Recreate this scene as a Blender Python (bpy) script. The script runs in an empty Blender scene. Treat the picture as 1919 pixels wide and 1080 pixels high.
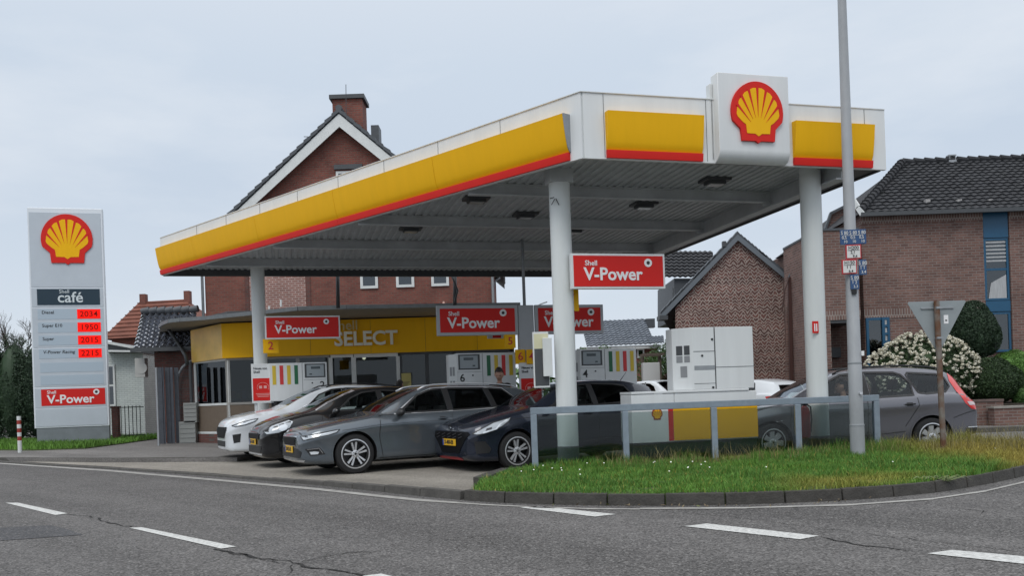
import bpy, bmesh, math, random
from mathutils import Vector, Matrix
from mathutils.bvhtree import BVHTree
from math import sin, cos, pi, radians as R
random.seed(7)
S = bpy.context.scene
C = S.collection
# ---------------------------------------------------------------- camera
F_PX, ROLL, EYE, PPX, PPY = 1612.0, 0.035, 1.2, 960.0, 745.0
cam = bpy.data.cameras.new('camera'); cam_o = bpy.data.objects.new('camera', cam); C.objects.link(cam_o)
cam.sensor_fit = 'HORIZONTAL'; cam.sensor_width = 36; cam.lens = F_PX/1919*36
cam.shift_y = (PPY-540)/1919; cam.clip_start = .1; cam.clip_end = 3000
M_ = Matrix(((cos(ROLL), sin(ROLL), 0), (0, 0, -1), (-sin(ROLL), cos(ROLL), 0)))
cam_o.matrix_world = Matrix.Translation((0, 0, EYE)) @ M_.to_4x4()
S.camera = cam_o
# ---------------------------------------------------------------- light: overcast daylight
SUN_EL, SUN_AZ = R(52), R(200)      # azimuth the light comes from, clockwise from +Y
W = bpy.data.worlds.new('World'); S.world = W; W.use_nodes = True
nt = W.node_tree; nt.nodes.clear()
def wn(t, **k):
    n = nt.nodes.new(t)
    for a, v in k.items(): setattr(n, a, v)
    return n
out = wn('ShaderNodeOutputWorld'); bg = wn('ShaderNodeBackground'); sky = wn('ShaderNodeTexSky')
sky.sky_type = 'NISHITA'; sky.sun_disc = False; sky.sun_elevation = SUN_EL; sky.sun_rotation = SUN_AZ
sky.air_density = 1.0; sky.dust_density = 2.0
tc = wn('ShaderNodeTexCoord'); sep = wn('ShaderNodeSeparateXYZ'); nt.links.new(tc.outputs['Generated'], sep.inputs[0])
# cloud deck: brighter overhead than near the horizon, with soft breaks
ramp = wn('ShaderNodeValToRGB'); nt.links.new(sep.outputs['Z'], ramp.inputs[0])
e = ramp.color_ramp.elements
e[0].position = 0.0; e[0].color = (.66, .72, .80, 1); e[1].position = 1.0; e[1].color = (1.45, 1.5, 1.56, 1)
for p, c in ((.10, (.62, .69, .775, 1)), (.24, (.56, .64, .745, 1)), (.36, (.60, .68, .78, 1)), (.46, (.68, .74, .82, 1)), (.62, (1.1, 1.16, 1.24, 1))):
    q = e.new(p); q.color = c
mp = wn('ShaderNodeMapping'); mp.inputs['Scale'].default_value = (1, 1, 3.2); nt.links.new(tc.outputs['Generated'], mp.inputs[0])
nz = wn('ShaderNodeTexNoise'); nz.inputs['Scale'].default_value = 2.6; nz.inputs['Detail'].default_value = 6; nz.inputs['Roughness'].default_value = .55
nt.links.new(mp.outputs[0], nz.inputs['Vector'])
mr = wn('ShaderNodeMapRange'); mr.inputs[1].default_value = .45; mr.inputs[2].default_value = .72; mr.inputs[3].default_value = 0; mr.inputs[4].default_value = .62
nt.links.new(nz.outputs[0], mr.inputs[0])
cm = wn('ShaderNodeMix', data_type='RGBA'); nt.links.new(mr.outputs[0], cm.inputs[0]); nt.links.new(ramp.outputs[0], cm.inputs[6]); cm.inputs[7].default_value = (.78, .82, .87, 1)
ten = wn('ShaderNodeVectorMath', operation='SCALE'); ten.inputs['Scale'].default_value = 9.0; nt.links.new(cm.outputs[2], ten.inputs[0])
mx = wn('ShaderNodeMix', data_type='RGBA'); mx.inputs[0].default_value = .93
nt.links.new(sky.outputs[0], mx.inputs[6]); nt.links.new(ten.outputs[0], mx.inputs[7])
nt.links.new(mx.outputs[2], bg.inputs[0]); bg.inputs[1].default_value = .12; nt.links.new(bg.outputs[0], out.inputs[0])
sl = bpy.data.lights.new('sun', 'SUN'); sl.energy = 1.05; sl.angle = R(25); sl.color = (1, .97, .92)
so = bpy.data.objects.new('sun', sl); C.objects.link(so)
sd = Vector((sin(SUN_AZ)*cos(SUN_EL), cos(SUN_AZ)*cos(SUN_EL), sin(SUN_EL)))
so.rotation_euler = sd.to_track_quat('Z', 'Y').to_euler()
S.view_settings.view_transform = 'Standard'; S.view_settings.look = 'None'; S.view_settings.exposure = 0.0; S.view_settings.gamma = 1
S.render.engine = 'CYCLES'; S.cycles.transparent_max_bounces = 16; S.cycles.max_bounces = 6
# ---------------------------------------------------------------- photograph pixel -> place
def ray(x, y):
    dx = x-PPX; dy = y-PPY
    return ((dx*cos(ROLL)-dy*sin(ROLL))/F_PX, -(dx*sin(ROLL)+dy*cos(ROLL))/F_PX)
def G(x, y, z=0.0):
    r = ray(x, y); t = (z-EYE)/r[1]; return Vector((r[0]*t, t, z))
def At(x, y, D):
    r = ray(x, y); return Vector((r[0]*D, D, EYE+r[1]*D))
# ---------------------------------------------------------------- materials
MC = {}
def mat(name, col, rough=.6, metal=0, coat=0, noise=0, nscale=8, bump=0, bscale=60, emit=None, spec=.5, stretch=None, streak=0):
    if name in MC: return MC[name]
    m = bpy.data.materials.new(name); m.use_nodes = True; t = m.node_tree; b = t.nodes['Principled BSDF']
    b.inputs['Base Color'].default_value = (*col, 1); b.inputs['Roughness'].default_value = rough
    b.inputs['Metallic'].default_value = metal; b.inputs['Coat Weight'].default_value = coat; b.inputs['Coat Roughness'].default_value = .04
    b.inputs['Specular IOR Level'].default_value = spec
    tcn = t.nodes.new('ShaderNodeTexCoord')
    if noise or streak:
        n = t.nodes.new('ShaderNodeTexNoise'); n.inputs['Scale'].default_value = nscale; n.inputs['Detail'].default_value = 6; n.inputs['Roughness'].default_value = .65
        src = tcn.outputs['Object']
        if streak or stretch:
            k = t.nodes.new('ShaderNodeMapping'); k.inputs['Scale'].default_value = stretch or (3, 3, .25); t.links.new(src, k.inputs[0]); src = k.outputs[0]
        t.links.new(src, n.inputs['Vector'])
        r = t.nodes.new('ShaderNodeMapRange'); r.inputs[1].default_value = .3; r.inputs[2].default_value = .7
        a = noise or streak
        r.inputs[3].default_value = 1-a; r.inputs[4].default_value = 1+a*.6; t.links.new(n.outputs[0], r.inputs[0])
        v = t.nodes.new('ShaderNodeVectorMath'); v.operation = 'SCALE'; v.inputs[0].default_value = col; t.links.new(r.outputs[0], v.inputs['Scale'])
        t.links.new(v.outputs[0], b.inputs['Base Color'])
    if bump:
        n = t.nodes.new('ShaderNodeTexNoise'); n.inputs['Scale'].default_value = bscale; n.inputs['Detail'].default_value = 4; t.links.new(tcn.outputs['Object'], n.inputs['Vector'])
        u = t.nodes.new('ShaderNodeBump'); u.inputs['Strength'].default_value = bump; u.inputs['Distance'].default_value = .02; t.links.new(n.outputs[0], u.inputs['Height']); t.links.new(u.outputs[0], b.inputs['Normal'])
    if emit: b.inputs['Emission Color'].default_value = (*emit[0], 1); b.inputs['Emission Strength'].default_value = emit[1]
    MC[name] = m; return m
def glass(name, tint, refl=.09, ior=1.5):
    if name in MC: return MC[name]
    m = bpy.data.materials.new(name); m.use_nodes = True; t = m.node_tree; t.nodes.clear()
    o = t.nodes.new('ShaderNodeOutputMaterial'); tr = t.nodes.new('ShaderNodeBsdfTransparent'); tr.inputs[0].default_value = (*tint, 1)
    gl = t.nodes.new('ShaderNodeBsdfGlossy'); gl.inputs['Roughness'].default_value = .02; gl.inputs[0].default_value = (.9, .95, 1, 1)
    f = t.nodes.new('ShaderNodeFresnel'); f.inputs[0].default_value = ior; mx_ = t.nodes.new('ShaderNodeMixShader')
    ad = t.nodes.new('ShaderNodeMath'); ad.operation = 'ADD'; ad.inputs[1].default_value = refl; t.links.new(f.outputs[0], ad.inputs[0]); ad.use_clamp = True
    t.links.new(ad.outputs[0], mx_.inputs[0]); t.links.new(tr.outputs[0], mx_.inputs[1]); t.links.new(gl.outputs[0], mx_.inputs[2]); t.links.new(mx_.outputs[0], o.inputs[0])
    MC[name] = m; return m
def brick(name, c1, c2, mortar, bw=.22, rh=.075, ms=.012, rot=0, bump=.5, tone=.25, fold=0):
    if name in MC: return MC[name]
    m = bpy.data.materials.new(name); m.use_nodes = True; t = m.node_tree; b = t.nodes['Principled BSDF']; b.inputs['Roughness'].default_value = .9
    L = t.links.new
    tcn = t.nodes.new('ShaderNodeTexCoord'); s = t.nodes.new('ShaderNodeSeparateXYZ'); L(tcn.outputs['Object'], s.inputs[0])
    a = t.nodes.new('ShaderNodeMath'); a.operation = 'ADD'; L(s.outputs[0], a.inputs[0]); L(s.outputs[1], a.inputs[1])
    pp = t.nodes.new('ShaderNodeMath'); pp.operation = 'PINGPONG'; pp.inputs[1].default_value = fold or 1; L(a.outputs[0], pp.inputs[0])
    c = t.nodes.new('ShaderNodeCombineXYZ'); L((pp if fold else a).outputs[0], c.inputs[0]); L(s.outputs[2], c.inputs[1])
    k = t.nodes.new('ShaderNodeMapping'); k.inputs['Rotation'].default_value = (0, 0, rot); L(c.outputs[0], k.inputs[0])
    if fold:
        nd = t.nodes.new('ShaderNodeTexNoise'); nd.inputs['Scale'].default_value = 3.5; nd.inputs['Detail'].default_value = 4; L(tcn.outputs['Object'], nd.inputs['Vector'])
        va = t.nodes.new('ShaderNodeVectorMath'); va.operation = 'MULTIPLY_ADD'; va.inputs[1].default_value = (.16, .16, 0); L(nd.outputs['Color'], va.inputs[0]); L(k.outputs[0], va.inputs[2]); k = va
    bt = t.nodes.new('ShaderNodeTexBrick'); L(k.outputs[0], bt.inputs['Vector'])
    bt.inputs['Scale'].default_value = 1; bt.inputs['Brick Width'].default_value = bw; bt.inputs['Row Height'].default_value = rh; bt.inputs['Mortar Size'].default_value = ms
    bt.inputs['Color1'].default_value = (*c1, 1); bt.inputs['Color2'].default_value = (*c2, 1); bt.inputs['Mortar'].default_value = (*mortar, 1); bt.inputs['Bias'].default_value = -.2
    n = t.nodes.new('ShaderNodeTexNoise'); n.inputs['Scale'].default_value = 1.3; n.inputs['Detail'].default_value = 7; n.inputs['Roughness'].default_value = .7; L(tcn.outputs['Object'], n.inputs['Vector'])
    r = t.nodes.new('ShaderNodeMapRange'); r.inputs[1].default_value = .3; r.inputs[2].default_value = .7; r.inputs[3].default_value = 1-tone; r.inputs[4].default_value = 1+tone; L(n.outputs[0], r.inputs[0])
    v = t.nodes.new('ShaderNodeVectorMath'); v.operation = 'SCALE'; L(bt.outputs[0], v.inputs[0]); L(r.outputs[0], v.inputs['Scale']); L(v.outputs[0], b.inputs['Base Color'])
    u = t.nodes.new('ShaderNodeBump'); u.inputs['Strength'].default_value = bump; u.inputs['Distance'].default_value = .01; u.invert = True; L(bt.outputs['Fac'], u.inputs['Height']); L(u.outputs[0], b.inputs['Normal'])
    MC[name] = m; return m
def asphalt(name, col, speck=.5, crack=0, big=.12, scale=1.0, light=(.22, .21, .2)):
    m = bpy.data.materials.new(name); m.use_nodes = True; t = m.node_tree; b = t.nodes['Principled BSDF']; L = t.links.new
    b.inputs['Roughness'].default_value = .88; b.inputs['Specular IOR Level'].default_value = .3
    tcn = t.nodes.new('ShaderNodeTexCoord'); P = tcn.outputs['Object']
    def noise(sc, det, ro, vec=P):
        n = t.nodes.new('ShaderNodeTexNoise'); n.inputs['Scale'].default_value = sc; n.inputs['Detail'].default_value = det; n.inputs['Roughness'].default_value = ro; L(vec, n.inputs['Vector']); return n.outputs[0]
    def mr_(x, a, b_, c, d):
        r = t.nodes.new('ShaderNodeMapRange'); r.inputs[1].default_value = a; r.inputs[2].default_value = b_; r.inputs[3].default_value = c; r.inputs[4].default_value = d; L(x, r.inputs[0]); return r.outputs[0]
    def mul(a, b_):
        q = t.nodes.new('ShaderNodeMath'); q.operation = 'MULTIPLY'; L(a, q.inputs[0])
        if isinstance(b_, float): q.inputs[1].default_value = b_
        else: L(b_, q.inputs[1])
        return q.outputs[0]
    vo = t.nodes.new('ShaderNodeTexVoronoi'); vo.inputs['Scale'].default_value = 70*scale; L(P, vo.inputs['Vector'])
    vs = t.nodes.new('ShaderNodeSeparateColor'); L(vo.outputs['Color'], vs.inputs[0])
    sp = mr_(vs.outputs[0], .0, 1, 1-speck, 1+speck)
    st = mr_(noise(.35, 6, .6), .3, .7, 1-big, 1+big)
    pt = mr_(noise(2.4, 5, .7), .3, .7, .9, 1.1)
    f = mul(mul(sp, st), pt)
    # wheel-worn streaks running along the street
    k = t.nodes.new('ShaderNodeMapping'); k.inputs['Rotation'].default_value = (0, 0, R(43.5)); L(P, k.inputs[0])
    k2 = t.nodes.new('ShaderNodeMapping'); k2.inputs['Scale'].default_value = (.06, 1.1, 1); L(k.outputs[0], k2.inputs[0])
    f = mul(f, mr_(noise(1.0, 3, .5, k2.outputs[0]), .35, .65, .82, 1.14))
    col_n = t.nodes.new('ShaderNodeVectorMath'); col_n.operation = 'SCALE'; col_n.inputs[0].default_value = col; L(f, col_n.inputs['Scale'])
    # pale aggregate chips
    chip = mr_(vs.outputs[1], .90, .93, 0, .6)
    mixn = t.nodes.new('ShaderNodeMix'); mixn.data_type = 'RGBA'; L(chip, mixn.inputs[0]); L(col_n.outputs[0], mixn.inputs[6]); mixn.inputs[7].default_value = (*light, 1)
    last = mixn.outputs[2]
    if crack:
        wv = t.nodes.new('ShaderNodeTexNoise'); wv.inputs['Scale'].default_value = 1.2; wv.inputs['Detail'].default_value = 5; L(P, wv.inputs['Vector'])
        ad = t.nodes.new('ShaderNodeVectorMath'); ad.operation = 'MULTIPLY_ADD'; ad.inputs[1].default_value = (1.1, 1.1, 0); L(wv.outputs['Color'], ad.inputs[0]); L(P, ad.inputs[2])
        vc = t.nodes.new('ShaderNodeTexVoronoi'); vc.feature = 'DISTANCE_TO_EDGE'; vc.inputs['Scale'].default_value = .28; L(ad.outputs[0], vc.inputs['Vector'])
        c0 = mr_(vc.outputs['Distance'], .0, .004, 1, 0)
        msk = mr_(noise(.5, 3, .5), .5, .62, 0, crack)
        mc = t.nodes.new('ShaderNodeMix'); mc.data_type = 'RGBA'; L(mul(c0, msk), mc.inputs[0]); L(last, mc.inputs[6]); mc.inputs[7].default_value = (.018, .017, .016, 1); last = mc.outputs[2]
    L(last, b.inputs['Base Color'])
    u = t.nodes.new('ShaderNodeBump'); u.inputs['Strength'].default_value = .5; u.inputs['Distance'].default_value = .006; L(vo.outputs['Distance'], u.inputs['Height']); L(u.outputs[0], b.inputs['Normal'])
    return m
WHITE = mat('white_panel', (.72, .74, .74), .35, streak=.055, nscale=1.6)
WHITE2 = mat('white_paint', (.66, .68, .67), .45, noise=.08, nscale=3)
YEL = mat('yellow_panel', (.88, .47, .004), .5, streak=.035, nscale=2, spec=.2)
RED = mat('red_panel', (.66, .022, .016), .5, noise=.06, nscale=3, spec=.2)
REDS = mat('red_sign_face', (.64, .018, .014), .45, spec=.25)
YELS = mat('yellow_sign_face', (.86, .46, .006), .5, spec=.2)
GREY = mat('grey_metal', (.30, .32, .34), .5, noise=.12, nscale=5)
DGREY = mat('dark_grey_metal', (.06, .065, .07), .5, noise=.15, nscale=5)
BLACK = mat('black_plastic', (.012, .012, .013), .5)
DECK = mat('galvanised_soffit', (.46, .48, .49), .6, noise=.15, nscale=3, stretch=(1, 1, 1))
DECK2 = mat('soffit_steel_beam', (.50, .52, .53), .6, noise=.18, nscale=2)
COLW = mat('painted_column', (.69, .72, .71), .4, streak=.06, nscale=2)
CONC = mat('weathered_concrete', (.22, .225, .22), .9, noise=.25, nscale=6, bump=.3)
CHROME = mat('chrome', (.75, .76, .78), .15, 1)
RAILM = mat('blue_grey_paint', (.235, .285, .335), .45, noise=.15, nscale=9)
TEXTW = mat('white_lettering', (.82, .82, .82), .4)
TEXTR = mat('red_lettering', (.55, .02, .02), .4)
TEXTK = mat('dark_lettering', (.02, .02, .022), .5)
# ---------------------------------------------------------------- mesh helpers
class B:
    def __init__(s): s.bm = bmesh.new()
    def box(s, x0, x1, y0, y1, z0, z1):
        v = [s.bm.verts.new(p) for p in ((x0,y0,z0),(x1,y0,z0),(x1,y1,z0),(x0,y1,z0),(x0,y0,z1),(x1,y0,z1),(x1,y1,z1),(x0,y1,z1))]
        for f in ((0,3,2,1),(4,5,6,7),(0,1,5,4),(1,2,6,5),(2,3,7,6),(3,0,4,7)): s.bm.faces.new([v[i] for i in f])
        return s
    def bar(s, p, q, w, h, up=(0,0,1)):
        p = Vector(p); q = Vector(q); d = (q-p).normalized(); a = d.cross(Vector(up))
        if a.length < 1e-4: a = d.cross(Vector((0,1,0)))
        a.normalize(); b = a.cross(d)
        v = []
        for o in (p, q):
            for i, j in ((-1,-1),(1,-1),(1,1),(-1,1)): v.append(s.bm.verts.new(o+a*i*w/2+b*j*h/2))
        for f in ((0,3,2,1),(4,5,6,7),(0,1,5,4),(1,2,6,5),(2,3,7,6),(3,0,4,7)): s.bm.faces.new([v[i] for i in f])
        return s
    def tube(s, pts, r, n=8, r2=None, cap=True):
        pts = [Vector(p) for p in pts]; rings = []
        N = len(pts)
        ref = None
        for i, p in enumerate(pts):
            d = (pts[min(i+1,N-1)]-pts[max(i-1,0)]).normalized()
            if ref is None: ref = Vector((0,0,1)) if abs(d.z) < .9 else Vector((1,0,0))
            a = d.cross(ref).normalized(); b = a.cross(d); ref = b if N > 2 else ref
            rr = r if r2 is None else r+(r2-r)*i/(N-1)
            rings.append([s.bm.verts.new(p+a*cos(2*pi*k/n)*rr+b*sin(2*pi*k/n)*rr) for k in range(n)])
        for A_, B_ in zip(rings, rings[1:]):
            for k in range(n): s.bm.faces.new((A_[k], A_[(k+1)%n], B_[(k+1)%n], B_[k]))
        if cap: s.bm.faces.new(rings[0][::-1]); s.bm.faces.new(rings[-1])
        return s
    def lathe(s, prof, axis='z', c=(0,0,0), n=24, cap=True):
        c = Vector(c); rings = []
        for r, h in prof:
            ring = []
            for k in range(n):
                a = 2*pi*k/n
                if axis == 'z': p = Vector((r*cos(a), r*sin(a), h))
                elif axis == 'y': p = Vector((r*cos(a), h, r*sin(a)))
                else: p = Vector((h, r*cos(a), r*sin(a)))
                ring.append(s.bm.verts.new(c+p))
            rings.append(ring)
        for A_, B_ in zip(rings, rings[1:]):
            for k in range(n): s.bm.faces.new((A_[k], A_[(k+1)%n], B_[(k+1)%n], B_[k]))
        if cap: s.bm.faces.new(rings[0][::-1]); s.bm.faces.new(rings[-1])
        return s
    def prism(s, poly, vec):
        vec = Vector(vec); a = [s.bm.verts.new(Vector(p)) for p in poly]; b = [s.bm.verts.new(Vector(p)+vec) for p in poly]
        s.bm.faces.new(a[::-1]); s.bm.faces.new(b); n = len(a)
        for i in range(n): s.bm.faces.new((a[i], a[(i+1)%n], b[(i+1)%n], b[i]))
        return s
    def xz(s, poly, y0, y1): return s.prism([(p[0], y0, p[1]) for p in poly], (0, y1-y0, 0))
    def slab(s, poly, z0, z1): return s.prism([(p[0], p[1], z0) for p in poly], (0, 0, z1-z0))
    def face(s, pts): s.bm.faces.new([s.bm.verts.new(Vector(p)) for p in pts]); return s
    def done(s, name, m, parent=None, smooth=False, bevel=0, fix=True, weld=0):
        if weld: bmesh.ops.remove_doubles(s.bm, verts=s.bm.verts, dist=weld)
        if fix: bmesh.ops.recalc_face_normals(s.bm, faces=s.bm.faces)
        me = bpy.data.meshes.new(name); s.bm.to_mesh(me); s.bm.free()
        return link(name, me, m, parent, smooth, bevel)
def link(name, me, m, parent=None, smooth=False, bevel=0):
    o = bpy.data.objects.new(name, me); C.objects.link(o)
    for q in (m if isinstance(m, (list, tuple)) else [m]): me.materials.append(q)
    if smooth:
        me.polygons.foreach_set('use_smooth', [True]*len(me.polygons))
        if smooth != True: me.set_sharp_from_angle(angle=R(smooth))
    if bevel:
        k = o.modifiers.new('bevel', 'BEVEL'); k.width = bevel; k.segments = 2; k.limit_method = 'ANGLE'
    if parent: o.parent = parent
    return o
def thing(name, label, cat, loc=(0,0,0), rot=0, group=None):
    o = bpy.data.objects.new(name, None); C.objects.link(o); o.location = loc; o.rotation_euler = (0, 0, rot); o.empty_display_size = .2
    return tag(o, label, cat, group)
def tag(o, label, cat, group=None):
    o['label'] = label; o['category'] = cat
    if group: o['group'] = group
    return o
def struct(o): o['kind'] = 'structure'; return o
def stuff(o, label, cat): o['kind'] = 'stuff'; return tag(o, label, cat)
def realise(o):
    dg = bpy.context.evaluated_depsgraph_get(); dg.update()
    me = bpy.data.meshes.new_from_object(o.evaluated_get(dg)); o.modifiers.clear(); o.data = me; return o
def text(s, size, loc, m, parent=None, name='lettering', bold=.0, align='CENTER', depth=.004, sx=1.0, shear=0, rot=(pi/2,0,0), space=1.0):
    cu = bpy.data.curves.new(name, 'FONT'); cu.body = s; cu.size = size; cu.align_x = align; cu.align_y = 'CENTER'; cu.extrude = depth; cu.offset = bold*size; cu.shear = shear; cu.resolution_u = 3; cu.space_character = space
    o = bpy.data.objects.new(name, cu); C.objects.link(o)
    dg = bpy.context.evaluated_depsgraph_get(); dg.update()
    me = bpy.data.meshes.new_from_object(o.evaluated_get(dg)); bpy.data.objects.remove(o)
    me.transform(Matrix.Diagonal((sx, 1, 1, 1)))
    me.materials.clear()
    o = link(name, me, m, parent); o.location = loc; o.rotation_euler = rot
    return o
def grid_mesh(name, fn, nu, nv, m, parent=None, smooth=True):
    vs = [fn(i/nu, j/nv) for j in range(nv+1) for i in range(nu+1)]
    fs = [(j*(nu+1)+i, j*(nu+1)+i+1, (j+1)*(nu+1)+i+1, (j+1)*(nu+1)+i) for j in range(nv) for i in range(nu)]
    me = bpy.data.meshes.new(name); me.from_pydata([tuple(v) for v in vs], [], fs)
    return link(name, me, m, parent, smooth)
U = Vector((cos(R(14.7)), sin(R(14.7)), 0)); WV = Vector((-U.y, U.x, 0)); AU = R(14.7)
VS = Vector((-.723, .691, 0))
Z = Vector((0, 0, 1))
# ================================================================ GROUND
ROAD = asphalt('road_asphalt', (.105, .100, .097), speck=.55, crack=.45, big=.10, light=(.27, .26, .25))
ROAD2 = asphalt('side_street_asphalt', (.17, .17, .175), speck=.35, scale=1.0, light=(.3, .3, .3))
FORE = asphalt('forecourt_paving', (.255, .235, .205), speck=.3, big=.16, light=(.33, .31, .28))
PAVE = asphalt('pavement_surface', (.15, .142, .135), speck=.35, big=.12, light=(.26, .25, .24))
bm = B(); bm.face([(-900, -60, 0), (900, -60, 0), (900, 2200, 0), (-900, 2200, 0)]); struct(bm.done('road', ROAD))
def sheet(name, pts, z, m):
    b = B(); b.face([(p[0], p[1], z) for p in pts]); return struct(b.done(name, m))
# forecourt: bounded by dropped kerb along the street
fk = [G(40, 867), G(200, 876), G(400, 889), G(600, 906), G(760, 921), G(880, 931), (-.4, 11.5), (.2, 12.9), (7.9, 14.15), (9.5, 17), (9.5, 26), (-8, 26.2), G(440, 866), G(200, 866)]
sheet('forecourt', fk, .012, FORE)
sheet('side_street', [(7.75, 10), (9.2, 11.0), (30, 11.5), (60, 14), (60, 19.7), (9.7, 19.7), (9.6, 14.3), (7.6, 14.3), (8.6, 13.2), (8.5, 11.8)], .008, ROAD2)
# raised pavements
p1 = [G(-260, 868, .0), G(0, 866), G(200, 868.5), G(445, 867), (-5.2, 21.2), (-4.6, 26), (-4.0, 60), (-60, 60), (-60, 24)]
b = B(); b.slab([(p[0], p[1]) for p in p1], .0, .10); struct(b.done('pavement', PAVE))
b = B(); b.slab([(9.75, 19.9), (60, 19.9), (60, 60), (-4.0, 60), (-4.6, 26.3), (8.5, 26.3)], 0, .10); struct(b.done('pavement', PAVE))
# kerbs
def kerb(pts, h, w, m, blen=.9, gap=.012, name='kerb', jitter=.004, h2=None):
    pts = [Vector((p[0], p[1], 0)) for p in pts]
    L = [0]
    for a, c in zip(pts, pts[1:]): L.append(L[-1]+(c-a).length)
    def P(s):
        for i in range(len(pts)-1):
            if s <= L[i+1] or i == len(pts)-2:
                t = (s-L[i])/max(L[i+1]-L[i], 1e-6); return pts[i].lerp(pts[i+1], t)
    b = B(); s = 0
    while s < L[-1]-.1:
        e_ = min(s+blen, L[-1]); a = P(s+gap); c = P(e_-gap); d = (c-a).normalized(); n = Vector((-d.y, d.x, 0))
        hh = h+((h2-h)*max(0, (s/L[-1]-.75)*4) if h2 else 0)+random.uniform(-jitter, jitter)
        q = [a, c, c+n*w, a+n*w]
        lo = [b.bm.verts.new((v.x, v.y, -.05)) for v in q]
        hi = [b.bm.verts.new((v.x+(n.x*.02 if i < 2 else 0), v.y+(n.y*.02 if i < 2 else 0), hh)) for i, v in enumerate(q)]
        b.bm.faces.new(hi)
        for i in range(4): b.bm.faces.new((lo[i], lo[(i+1)%4], hi[(i+1)%4], hi[i]))
        s = e_
    return struct(b.done(name, m, bevel=.008))
KERB = mat('dark_kerb_stone', (.060, .056, .050), .9, noise=.35, nscale=7, bump=.5, bscale=40)
KERB2 = mat('grey_kerb_stone', (.085, .08, .073), .9, noise=.3, nscale=7, bump=.4, bscale=40)
isl = [G(868, 939), G(885, 940.5), G(960, 944.5), G(1100, 948.5), G(1250, 949), G(1400, 947), G(1550, 941), G(1650, 935), G(1750, 925), G(1840, 911), G(1919, 894), G(1990, 872), (7.95, 12.2), (8.3, 13.0), (7.9, 13.9)]
kerb(isl, .125, .15, KERB, .62, .01)
kerb([G(-150, 857), G(40, 871), G(200, 880), G(400, 894), G(600, 911), G(790, 931), G(866, 938.7)], .035, .13, KERB2, .8, .006, h2=.115)
kerb([G(-260, 868), G(0, 866), G(200, 868.5), G(440, 867), (-5.25, 21.2)], .112, .13, KERB2, 1.0, .006)
kerb([(9.7, 19.88), (40, 19.88)], .11, .14, KERB2, 1.0)
kerb([(-.36, 11.3), (-.05, 12.6), (.35, 12.75)], .16, .2, KERB, .7)
# island soil
inner = [(p[0], p[1]) for p in isl]
isoil = [(x, y+.06) for x, y in inner[1:12]]+[(7.9, 12.2), (8.2, 13.0), (7.85, 13.85), (6.5, 14.15), (.3, 13.0), (-.1, 12.4), (-.4, 11.2)]
SOIL = mat('turf_soil', (.06, .085, .025), .95, noise=.4, nscale=5)
b = B(); b.slab(isoil, -.03, .122); struct(b.done('verge', SOIL))
# dispenser island plinth beneath the canopy
b = B(); b.slab([(.45, 13.02), (6.4, 14.2), (6.2, 14.5), (4.6, 14.35), (1.6, 14.3), (.4, 13.75)], 0, .13); struct(b.done('pump_island', CONC, bevel=.01))
# painted lines
LINE = mat('worn_white_paint', (.56, .56, .54), .8, noise=.42, nscale=32)
LINE2 = mat('worn_edge_line', (.34, .33, .31), .8, noise=.35, nscale=6)
def marking(px, m=LINE, z=.006, name='road_marking'):
    b = B(); b.face([G(x, y, z) for x, y in px]); return struct(b.done(name, m))
for q in ([(10, 943), (34, 943), (127, 963), (104, 966)], [(243, 990), (266, 989), (443, 1025), (415, 1029)],
          [(975, 952), (1010, 949.5), (1155, 964.5), (1115, 969)], [(1283, 987), (1325, 982), (1535, 1005), (1500, 1011.5)],
          [(1738, 1038), (1785, 1031.5), (1960, 1047), (1960, 1062)], [(680, 1080), (715, 1076), (860, 1110), (820, 1116)],
          [(-180, 903), (-160, 902), (-75, 922), (-96, 924)]):
    marking(q)
b = B()
el = [(-200, 849), (0, 868), (200, 881), (400, 898), (600, 916), (700, 927), (790, 936), (900, 945), (1000, 950), (1100, 953), (1200, 954)]
for (x0, y0), (x1, y1) in zip(el, el[1:]):
    h0 = 2.2+2*max(0, min(1, x0/700)) if x0 < 800 else 2.2; h1 = 2.2+2*max(0, min(1, x1/700)) if x1 < 800 else 1.8
    b.face([G(x0, y0, .006), G(x0, y0+h0, .006), G(x1, y1+h1, .006), G(x1, y1, .006)])
struct(b.done('edge_line', LINE2, weld=.002))
b = B()
el = [(1200, 952.5), (1400, 951), (1600, 945), (1750, 934), (1850, 919), (1935, 899)]
for (x0, y0), (x1, y1) in zip(el, el[1:]): b.face([G(x0, y0, .006), G(x0, y0+2.5, .006), G(x1, y1+3, .006), G(x1, y1, .006)])
struct(b.done('edge_line', LINE2, weld=.002))
marking([(-200, 1003), (-60, 993), (95, 985), (125, 992), (156, 1003), (60, 1010), (-60, 1018), (-200, 1040)], asphalt('patch_asphalt', (.075, .075, .079), speck=.3), .004, 'road_patch')
# cracks in the road: thin wandering dark strips
CRK = mat('crack_filler', (.016, .015, .014), .95)
b = B()
def crack(p, w=.012, seg=.08, amp=.03, fork=True):
    p = [G(x, y, .005) for x, y in p]
    pts = []
    for a, c in zip(p, p[1:]):
        n = max(2, int((c-a).length/seg))
        for i in range(n): pts.append(a.lerp(c, i/n)+Vector((random.uniform(-amp, amp), random.uniform(-amp, amp), 0)))
    pts.append(p[-1])
    ws = [w*random.uniform(.25, 1.3) for _ in pts]; ws[0] = ws[-1] = .001
    for i in range(len(pts)-1):
        d = (pts[i+1]-pts[i]).normalized(); n = Vector((-d.y, d.x, 0))
        b.face([pts[i]-n*ws[i], pts[i+1]-n*ws[i+1], pts[i+1]+n*ws[i+1], pts[i]+n*ws[i]])
        if fork and random.random() < .12:
            e_ = pts[i]+Vector((random.uniform(-.2, .2), random.uniform(-.3, .3), 0)); b.face([pts[i]-n*.004, e_, pts[i]+n*.004])
crack([(127, 964), (165, 968), (215, 981), (245, 989)], .012)
crack([(160, 966), (230, 956), (300, 951)], .004, amp=.02)
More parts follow.
